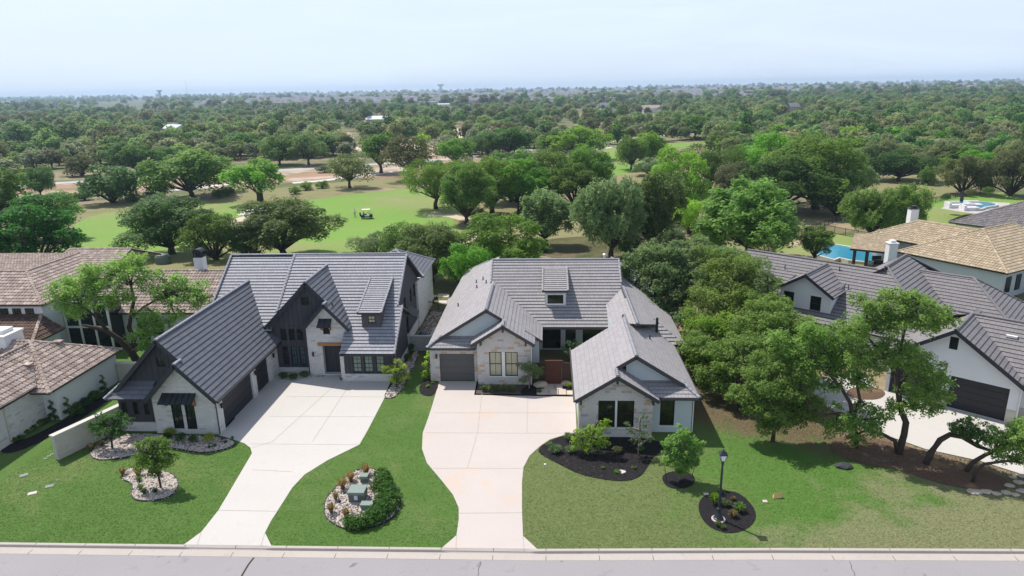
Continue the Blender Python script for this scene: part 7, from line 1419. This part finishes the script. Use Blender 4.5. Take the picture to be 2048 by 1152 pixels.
for i, (x, y, r) in enumerate(((1948, 985, .30), (1972, 984, .24), (1992, 988, .20), (2012, 986, .24), (2030, 990, .2), (2046, 983, .24), (2020, 972, .22), (2036, 965, .24), (2042, 952, .2), (2026, 955, .16))):
    rock(x, y, r, ('largest flat pale rock, leftmost of the row at the end of the brown bed', 'second flat pale rock from the left at the brown bed end', 'third flat pale rock from the left at the brown bed end', 'fourth flat pale rock from the left at the brown bed end', 'flat pale rock nearest the street at the brown bed end', 'flat pale rock cut by the right edge at the brown bed end', 'flat pale rock in the upper row, left', 'flat pale rock in the upper row, middle', 'topmost flat pale rock touching the driveway', 'smallest flat pale rock beside the driveway')[i], 'rock', 1.35, .28, i+3, 'flat rocks at the end of the brown bed')
rock(1242, 944, .22, 'pale flat stone lid in the black bed', 'pebble_c', 1.3, .2, 4)
# short blades over the near lawns
def in_poly(x, y, poly):
    c = np.zeros(len(x), bool); n = len(poly)
    for i in range(n):
        (x1, y1), (x2, y2) = poly[i], poly[(i+1) % n]
        if abs(y2-y1) < 1e-9: continue
        k = ((y1 > y) != (y2 > y)) & (x < (x2-x1)*(y-y1)/(y2-y1)+x1); c ^= k
    return c
def blades(x0, x1, y0, y1, n, mat, seed, hole):
    rg = np.random.default_rng(seed); x = rg.uniform(x0, x1, n); y = y0+(y1-y0)*rg.random(n)**1.3
    k = y > np.interp(x, [a for a, b in kerb], [b for a, b in kerb])+.06
    for h in hole: k &= ~in_poly(x, y, h)
    x, y = x[k], y[k]; n = len(x); a = rg.uniform(0, 6.283, n); h = rg.uniform(.004, .022, n); w_ = rg.uniform(.015, .045, n); l = rg.uniform(-.07, .07, (n, 2)); ca, sa = np.cos(a)*w_, np.sin(a)*w_; z = np.full(n, .004)
    v = np.stack([np.stack([x-ca, y-sa, z], 1), np.stack([x+ca, y+sa, z], 1), np.stack([x+ca*.5+l[:, 0], y+sa*.5+l[:, 1], z+h], 1), np.stack([x-ca*.5+l[:, 0], y-sa*.5+l[:, 1], z+h], 1)], 1).reshape(-1, 3).astype(np.float32)
    me = bpy.data.meshes.new('grass'); me.vertices.add(n*4); me.loops.add(n*4); me.polygons.add(n); me.vertices.foreach_set('co', v.ravel()); me.loops.foreach_set('vertex_index', np.arange(n*4, dtype=np.int32)); me.polygons.foreach_set('loop_start', np.arange(0, n*4, 4, dtype=np.int32)); me.polygons.foreach_set('loop_total', np.full(n, 4, dtype=np.int32))
    t = 0.5+.35*np.sin(x*1.9+2*np.sin(y*1.3))*np.cos(y*2.3+np.sin(x*.9)*2)+rg.normal(0, .22, n); at = me.attributes.new('tint', 'FLOAT', 'FACE'); at.data.foreach_set('value', np.clip(t, 0, 1).astype(np.float32)); me.materials.append(M(mat)); me.update(); me.validate(); o = bpy.data.objects.new('grass', me); COL.objects.link(o); o['kind'] = 'stuff'
LFT = [dA, dB, b1, b2, b3, b4]
blades(-33, -3, 28.6, 52, 80000, 'lawn', 1, LFT+[[(-60, 41), (-22.2, 41), (-22.2, 60), (-60, 60)]]+[gp([(0, 905), (0, 700), (250, 700), (245, 775), (130, 858), (60, 895), (20, 908)])])
blades(-3, 27, 28.8, 46, 95000, 'lawn_patchy', 2, [dB, mu, gp([(1640, 790), (1720, 850), (1850, 898), (1960, 922), (2048, 950), (2300, 960), (2300, 700), (1640, 700)])]+BEDS+[[(1.8, 40.4), (9.4, 40.4), (9.4, 60), (1.8, 60)]])
# ---------------------------------------------------------------- things on the lawns
Lp = thing('lamp_post', 'black garden lamp post with frosted lantern in its black mulch bed', 'lamp post', (8.86, 31.77, 0)); c = (8.86, 31.72, 0)
m = MB(); m.lathe(c, [(.36, 0), (.36, .05), (.33, .07), (.32, .075)], 24); m.build('footing', 'kerb_concrete', Lp)
m = MB(); m.lathe(c, [(.27, .07), (.26, .13), (.20, .17), (.21, .2), (.15, .30), (.10, .45), (.085, .62), (.12, .66), (.12, .70), (.08, .73), (.065, .80), (.06, 2.2), (.05, 3.28), (.085, 3.31), (.06, 3.36), (.075, 3.42), (.05, 3.46), (.12, 3.50)], 14); m.build('post', 'lamp_post', Lp, smooth=False)
m = MB(); 
def ring4(r, z): return [(c[0]+sx*r, c[1]+sy*r, z) for sx, sy in ((-1, -1), (1, -1), (1, 1), (-1, 1))]
a, b = ring4(.085, 3.51), ring4(.165, 3.88); m.add(a+b, [(0, 1, 5, 4), (1, 2, 6, 5), (2, 3, 7, 6), (3, 0, 4, 7)]); hd = m.build('lantern_glass', 'frosted', Lp)
m = MB(); a2, b2 = ring4(.09, 3.50), ring4(.17, 3.88)
for p, q in zip(a2, b2): m.bar(p, q, .022)
a, b, t = ring4(.215, 3.87), ring4(.07, 4.06), (c[0], c[1], 4.10); m.add(a+b, [(0, 1, 5, 4), (1, 2, 6, 5), (2, 3, 7, 6), (3, 0, 4, 7), (4, 5, 6, 7), (3, 2, 1, 0)]); m.lathe((c[0], c[1], 4.06), [(.03, 0), (.045, .03), (.015, .07), (.02, .1), (.002, .15)], 8); m.build('lantern_frame', 'lamp_post', Lp)
def utility(px, py, w_, d_, h_, label, note=False, mat='green_box'):
    b = P(px, py, 0); t = thing('utility_box', label, 'utility box', (b[0], b[1], 0), 'green utility boxes in the rock bed'); x, y = b[0], b[1]+d_/2; m = MB(); m.box((x-w_/2, y-d_/2, 0.06), (x+w_/2, y+d_/2, h_)); m.build('cabinet', mat, t)
    m = MB(); m.box((x-w_/2-.03, y-d_/2-.03, h_), (x+w_/2+.03, y+d_/2+.03, h_+.06)); m.box((x-w_/2-.03, y-d_/2-.045, h_-.1), (x+w_/2+.03, y-d_/2-.03, h_+.06)); m.build('lid', 'pale_green', t)
    m = MB(); m.box((x-w_/2-.12, y-d_/2-.12, 0), (x+w_/2+.12, y+d_/2+.12, .06)); m.build('pad', 'kerb_concrete', t)
    if note: m = MB(); m.box((x-.1, y-d_/2-.06, h_*.35), (x+.1, y-d_/2-.048, h_*.8)); m.build('notice', 'paper', t)
utility(713, 1006, .88, .75, .62, 'largest green utility box with a pale notice on its front', True); utility(728, 967, .42, .35, .42, 'small green utility box behind the largest one'); utility(733, 1021, .62, .35, .30, 'low pale green utility box half hidden by the hedge', mat='pale_green')
b = P(1556, 998, 0); m = MB(); m.add([(b[0]-.24, b[1]-.02, .02), (b[0]+.2, b[1]+.02, .05), (b[0]+.26, b[1]+.14, .36), (b[0]-.2, b[1]+.1, .32), (b[0]-.24, b[1]+.2, .02), (b[0]+.2, b[1]+.24, .05)], [(0, 1, 2, 3), (3, 2, 5, 4), (0, 3, 4), (1, 5, 2), (0, 4, 5, 1)]); tag(m.build('garden_cover', 'yellow_panel', org=(b[0], b[1], 0)), 'small folded yellow cover standing on the right lawn', 'cover')
def lid(px, py, w_, d_, label, mat='pale_green', rot=0, group='flat lids in the left lawn'):
    b = P(px, py, 0); F = frame(b[0], b[1], rot); m = MB(); m.box((-w_/2, -d_/2, 0), (w_/2, d_/2, .035), F); m.box((-w_/2+.04, -d_/2+.04, .035), (w_/2-.04, d_/2-.04, .045), F); tag(m.build('ground_lid', mat, org=(b[0], b[1], 0)), label, 'utility lid', group)
lid(48, 951, .42, .34, 'pale lid farthest up the left lawn near the clay tiled garage', rot=40); lid(99, 973, .42, .3, 'pale lid right of the middle of the left lawn', rot=30); lid(65, 987, .45, .3, 'grey lid nearest the street on the left lawn', 'stone_cap', 30); lid(98, 913, .2, .16, 'middle of three tiny lids by the garden wall', rot=30); lid(91, 918, .2, .16, 'lowest of three tiny lids by the garden wall', rot=30); lid(104, 909, .2, .16, 'highest of three tiny lids by the garden wall', rot=30); lid(69, 939, .12, .1, 'tiny pale lid above the middle of the left lawn', rot=20); lid(115, 961, .12, .1, 'tiny pale lid right of the larger lawn lids', rot=20)
lid(1413, 989, .3, .26, 'round looking pale lid at the upper left of the lamp bed', 'stone_cap', 0, 'lids by the lamp bed'); lid(1447, 999, .32, .34, 'grey lid just right of the lamp post', 'dark_trim', 0, 'lids by the lamp bed'); lid(1530, 1003, .24, .22, 'pinkish lid between the lamp bed and the yellow cover', 'flagstone', 0, 'lids by the lamp bed'); lid(1090, 929, .12, .12, 'tiny white lid by the centre driveway edge', 'white_trim', 0, 'lids by the lamp bed')
for x, y0, y1, lb in ((1333, 964, 935, 'thin left stake of the staked tree'), (1383, 955, 928, 'thin right stake of the staked tree')):
    b = P(x, y0, 0); m = MB(); t_ = PY(x-3 if x < 1350 else x+8, y1, b[1]); m.tube([tuple(b), tuple(t_)], .018, 6); tag(m.build('tree_stake', 'black_metal', org=tuple(b)), lb, 'stake', 'tree stakes')
# golf cart and player
b = G(734, 437); gx0, gy0, g0 = b[0], b[1], b[2]; CF0 = frame(gx0, gy0, 12); CF = lambda u, v, z: CF0(u, v, z+g0)
Ct = thing('golf_cart', 'dark blue golf cart with cream canopy parked on the fairway', 'golf cart', tuple(b))
m = MB(); m.box((-1.15, -.55, .28), (1.15, .55, .48), CF); m.box((.55, -.52, .48), (1.15, .52, .82), CF); m.add([CF(.55, -.5, .82), CF(.55, .5, .82), CF(1.15, .5, .82), CF(1.15, -.5, .82), CF(.55, -.5, 1.0), CF(.55, .5, 1.0)], [(0, 1, 2, 3), (4, 3, 2, 5), (0, 4, 5, 1), (0, 3, 4), (1, 5, 2)]); m.box((-1.15, -.52, .48), (-.45, .52, .78), CF); m.build('body', 'cart_blue', Ct)
m = MB(); m.box((-.55, -.5, .78), (0, .5, .9), CF); m.box((-.65, -.5, .85), (-.5, .5, 1.25), CF); m.build('seat', 'dark_rock', Ct)
m = MB()
for sx, sy in ((.75, -.5), (.75, .5), (-.8, -.5), (-.8, .5)): m.bar(CF(sx, sy, .8), CF(sx*.8, sy, 1.85), .045)
m.build('roof_post', 'cream_roof', Ct); m = MB(); m.box((-.9, -.5, 1.86), (.75, .5, 1.90), CF); m.build('canopy', 'cream_roof', Ct)
for sx, sy in ((.8, -.52), (.8, .52), (-.8, -.52), (-.8, .52)):
    m = MB(); cc = CF(sx, sy, .25)
    m.tube([CF(sx, sy-.09, .25), CF(sx, sy+.09, .25)], .25, 14); wh = m.build('wheel', 'rubber', Ct); m = MB(); m.tube([CF(sx, sy-.10, .25), CF(sx, sy+.10, .25)], .12, 10); m.build('hub', 'chrome', wh)
m = MB(); m.bar(CF(.5, .22, .9), CF(.3, .22, 1.2), .04); m.tube([CF(.28, .22, 1.18), CF(.24, .22, 1.25)], .16, 10); m.build('steering_wheel', 'rubber', Ct)
m = MB(); m.add([CF(.76, -.5, .98), CF(.76, .5, .98), CF(.62, .5, 1.8), CF(.62, -.5, 1.8)], [(0, 1, 2, 3)]); m.build('windscreen', 'glass_teal', Ct)
m = MB(); m.tube([CF(-1.25, -.25, .5), CF(-1.3, -.25, 1.25)], .13, 8); m.tube([CF(-1.25, .25, .5), CF(-1.3, .25, 1.25)], .13, 8); tag(m.build('golf_bags', 'cart_blue', org=tuple(b)), 'two golf bags strapped on the back of the golf cart', 'golf bag')
b = G(710, 434); px_, py_, pz_ = b
bmn = bmesh.new(); me = bpy.data.meshes.new('person'); J = {'hip': (0, 0, .92), 'ch': (0, 0, 1.25), 'nk': (0, 0, 1.46), 'hd': (0.01, -.01, 1.58), 'tp': (0.01, -.01, 1.70), 'lk': (-.11, 0, .5), 'lf': (-.13, .02, .08), 'lt': (-.14, -.14, .04), 'rk': (.11, -.05, .5), 'rf': (.14, .02, .08), 'rt': (.15, -.14, .04), 'ls': (-.18, 0, 1.4), 'le': (-.24, -.08, 1.14), 'lh': (-.16, -.24, .98), 'rs': (.18, 0, 1.4), 're': (.24, -.08, 1.14), 'rh': (.12, -.26, .96), 'lp': (-.09, 0, .88), 'rp': (.09, 0, .88)}
R_ = {'hip': .15, 'ch': .155, 'nk': .06, 'hd': .095, 'tp': .08, 'lk': .07, 'lf': .05, 'lt': .04, 'rk': .07, 'rf': .05, 'rt': .04, 'ls': .065, 'le': .05, 'lh': .04, 'rs': .065, 're': .05, 'rh': .04, 'lp': .1, 'rp': .1}
ED = [('hip', 'ch'), ('ch', 'nk'), ('nk', 'hd'), ('hd', 'tp'), ('hip', 'lp'), ('lp', 'lk'), ('lk', 'lf'), ('lf', 'lt'), ('hip', 'rp'), ('rp', 'rk'), ('rk', 'rf'), ('rf', 'rt'), ('ch', 'ls'), ('ls', 'le'), ('le', 'lh'), ('ch', 'rs'), ('rs', 're'), ('re', 'rh')]
ks = list(J); me.from_pydata([J[k] for k in ks], [(ks.index(a), ks.index(b_)) for a, b_ in ED], []); po = bpy.data.objects.new('person', me); COL.objects.link(po); po.location = tuple(b)
sk = po.modifiers.new('skin', 'SKIN')
for i, k in enumerate(ks): me.skin_vertices[0].data[i].radius = (R_[k], R_[k])
me.skin_vertices[0].data[0].use_root = True; po.modifiers.new('sub', 'SUBSURF').levels = 1
dg = bpy.context.evaluated_depsgraph_get(); em = bpy.data.meshes.new_from_object(po.evaluated_get(dg)); po.modifiers.clear(); po.data = em
for mt in ('skin', 'shirt', 'khaki', 'hair'): em.materials.append(M(mt))
for p in em.polygons:
    c_ = p.center; p.use_smooth = True; p.material_index = 3 if c_.z > 1.63 or c_.z < .09 or (c_.z > 1.54 and c_.y > .02) else (0 if c_.z > 1.47 or (abs(c_.x) > .1 and c_.y < -.12 and c_.z > .5) else (1 if c_.z > .93 else 2))
tag(po, 'golfer in white shirt and khaki trousers standing left of the golf cart', 'person')
m = MB(); m.tube([(px_, py_-.27, pz_+.97), (px_+.1, py_-.6, pz_+.02)], .012, 5); m.box((px_+.06, py_-.66, pz_), (px_+.2, py_-.6, pz_+.06)); tag(m.build('golf_club', 'chrome', org=tuple(b)), 'golf club held by the golfer', 'golf club')
# fences
def fence(pts_, label, h_=1.2, step=2.4, name='fence', z=None):
    p3 = [tuple(G(x, y)) for x, y in pts_]; t = thing(name, label, 'fence', p3[0]); m = MB(); pm = MB(); k = MB()
    for a, b in zip(p3[:-1], p3[1:]):
        a, b = Vector(a), Vector(b); L_ = (b-a).length; n = max(1, round(L_/step))
        for zz in (.12, h_-.12, h_-.02): m.bar(a+Vector((0, 0, zz)), b+Vector((0, 0, zz)), .035)
        for i in range(int(L_/.14)): q = a.lerp(b, i*.14/L_); k.bar(q, q+Vector((0, 0, h_)), .016)
        for i in range(n+1): q = a.lerp(b, i/n); pm.bar(q, q+Vector((0, 0, h_+.1)), .07)
    m.build('rail', 'black_metal', t); pm.each('post', 'black_metal', t, 8); k.build('pickets', 'black_metal', t)
fence([(1500, 528), (1560, 494), (1592, 476), (1640, 458), (1672, 444), (1700, 436)], 'black metal fence climbing from the feathery tree past the young tree')
fence([(1648, 462), (1690, 472), (1740, 480), (1765, 484)], 'black metal fence running right behind the rectangular pool')
fence([(1850, 410), (1900, 398), (1950, 388), (1990, 380), (2048, 372)], 'black metal fence behind the far freeform pool')
fence([(1366, 700), (1378, 735), (1392, 748)], 'short black picket fence right of the centre house', 1.3)
fence([(857, 622), (898, 628)], 'thin black fence across the gravel strip between the houses', 1.1, 1.2)
# backyard frame of paving seen between the houses
m = MB()
for x0, y0 in ((876, 590), (878, 603)):
    a = P(x0, y0, 0); m.box((a[0], a[1]-1.0, 0), (a[0]+1.3, a[1]+.2, .06))
tag(m.build('stepping_slabs', 'stone_cap'), 'pale paving slabs on the back lawn seen between the houses', 'paving')
b = P(880, 603, 0); m = MB()
for k in range(2): m.box((b[0]-1.5+k*.1, b[1]-.9+k*1.4, 0), (b[0]-.6+k*.1, b[1]-.1+k*1.4, .35)); m.box((b[0]-1.5+k*.1, b[1]-.9+k*1.4, .35), (b[0]-1.4+k*.1, b[1]-.1+k*1.4, .8))
tag(m.build('garden_chairs', 'dark_rock', org=(b[0], b[1], 0)), 'dark garden chairs on the back lawn seen between the houses', 'chair')
b = G(327, 527); m = MB(); m.lathe((b[0], b[1], b[2]), [(1.0, 0), (1.0, 1.0), (.8, 1.3), (.3, 1.5), (.05, 1.52)], 14); tag(m.build('garden_tank', 'green_box', org=tuple(b)), 'squat green tank on the course edge behind the clay tiled house', 'tank')
# ---------------------------------------------------------------- haze
m = MB(); m.box((-8600, -55, -4), (8600, 7600, 75)); hz = m.build('haze', 'ground'); hz.data.materials.clear()
hm = bpy.data.materials.new('haze'); hm.use_nodes = True; n = hm.node_tree; n.nodes.clear(); ou = n.nodes.new('ShaderNodeOutputMaterial'); pv = n.nodes.new('ShaderNodeVolumePrincipled'); pv.inputs['Color'].default_value = (0.58, 0.77, 1.0, 1); pv.inputs['Density'].default_value = 0.00016; pv.inputs['Anisotropy'].default_value = 0.2; n.links.new(pv.outputs[0], ou.inputs['Volume']); hz.data.materials.append(hm); hz['kind'] = 'stuff'
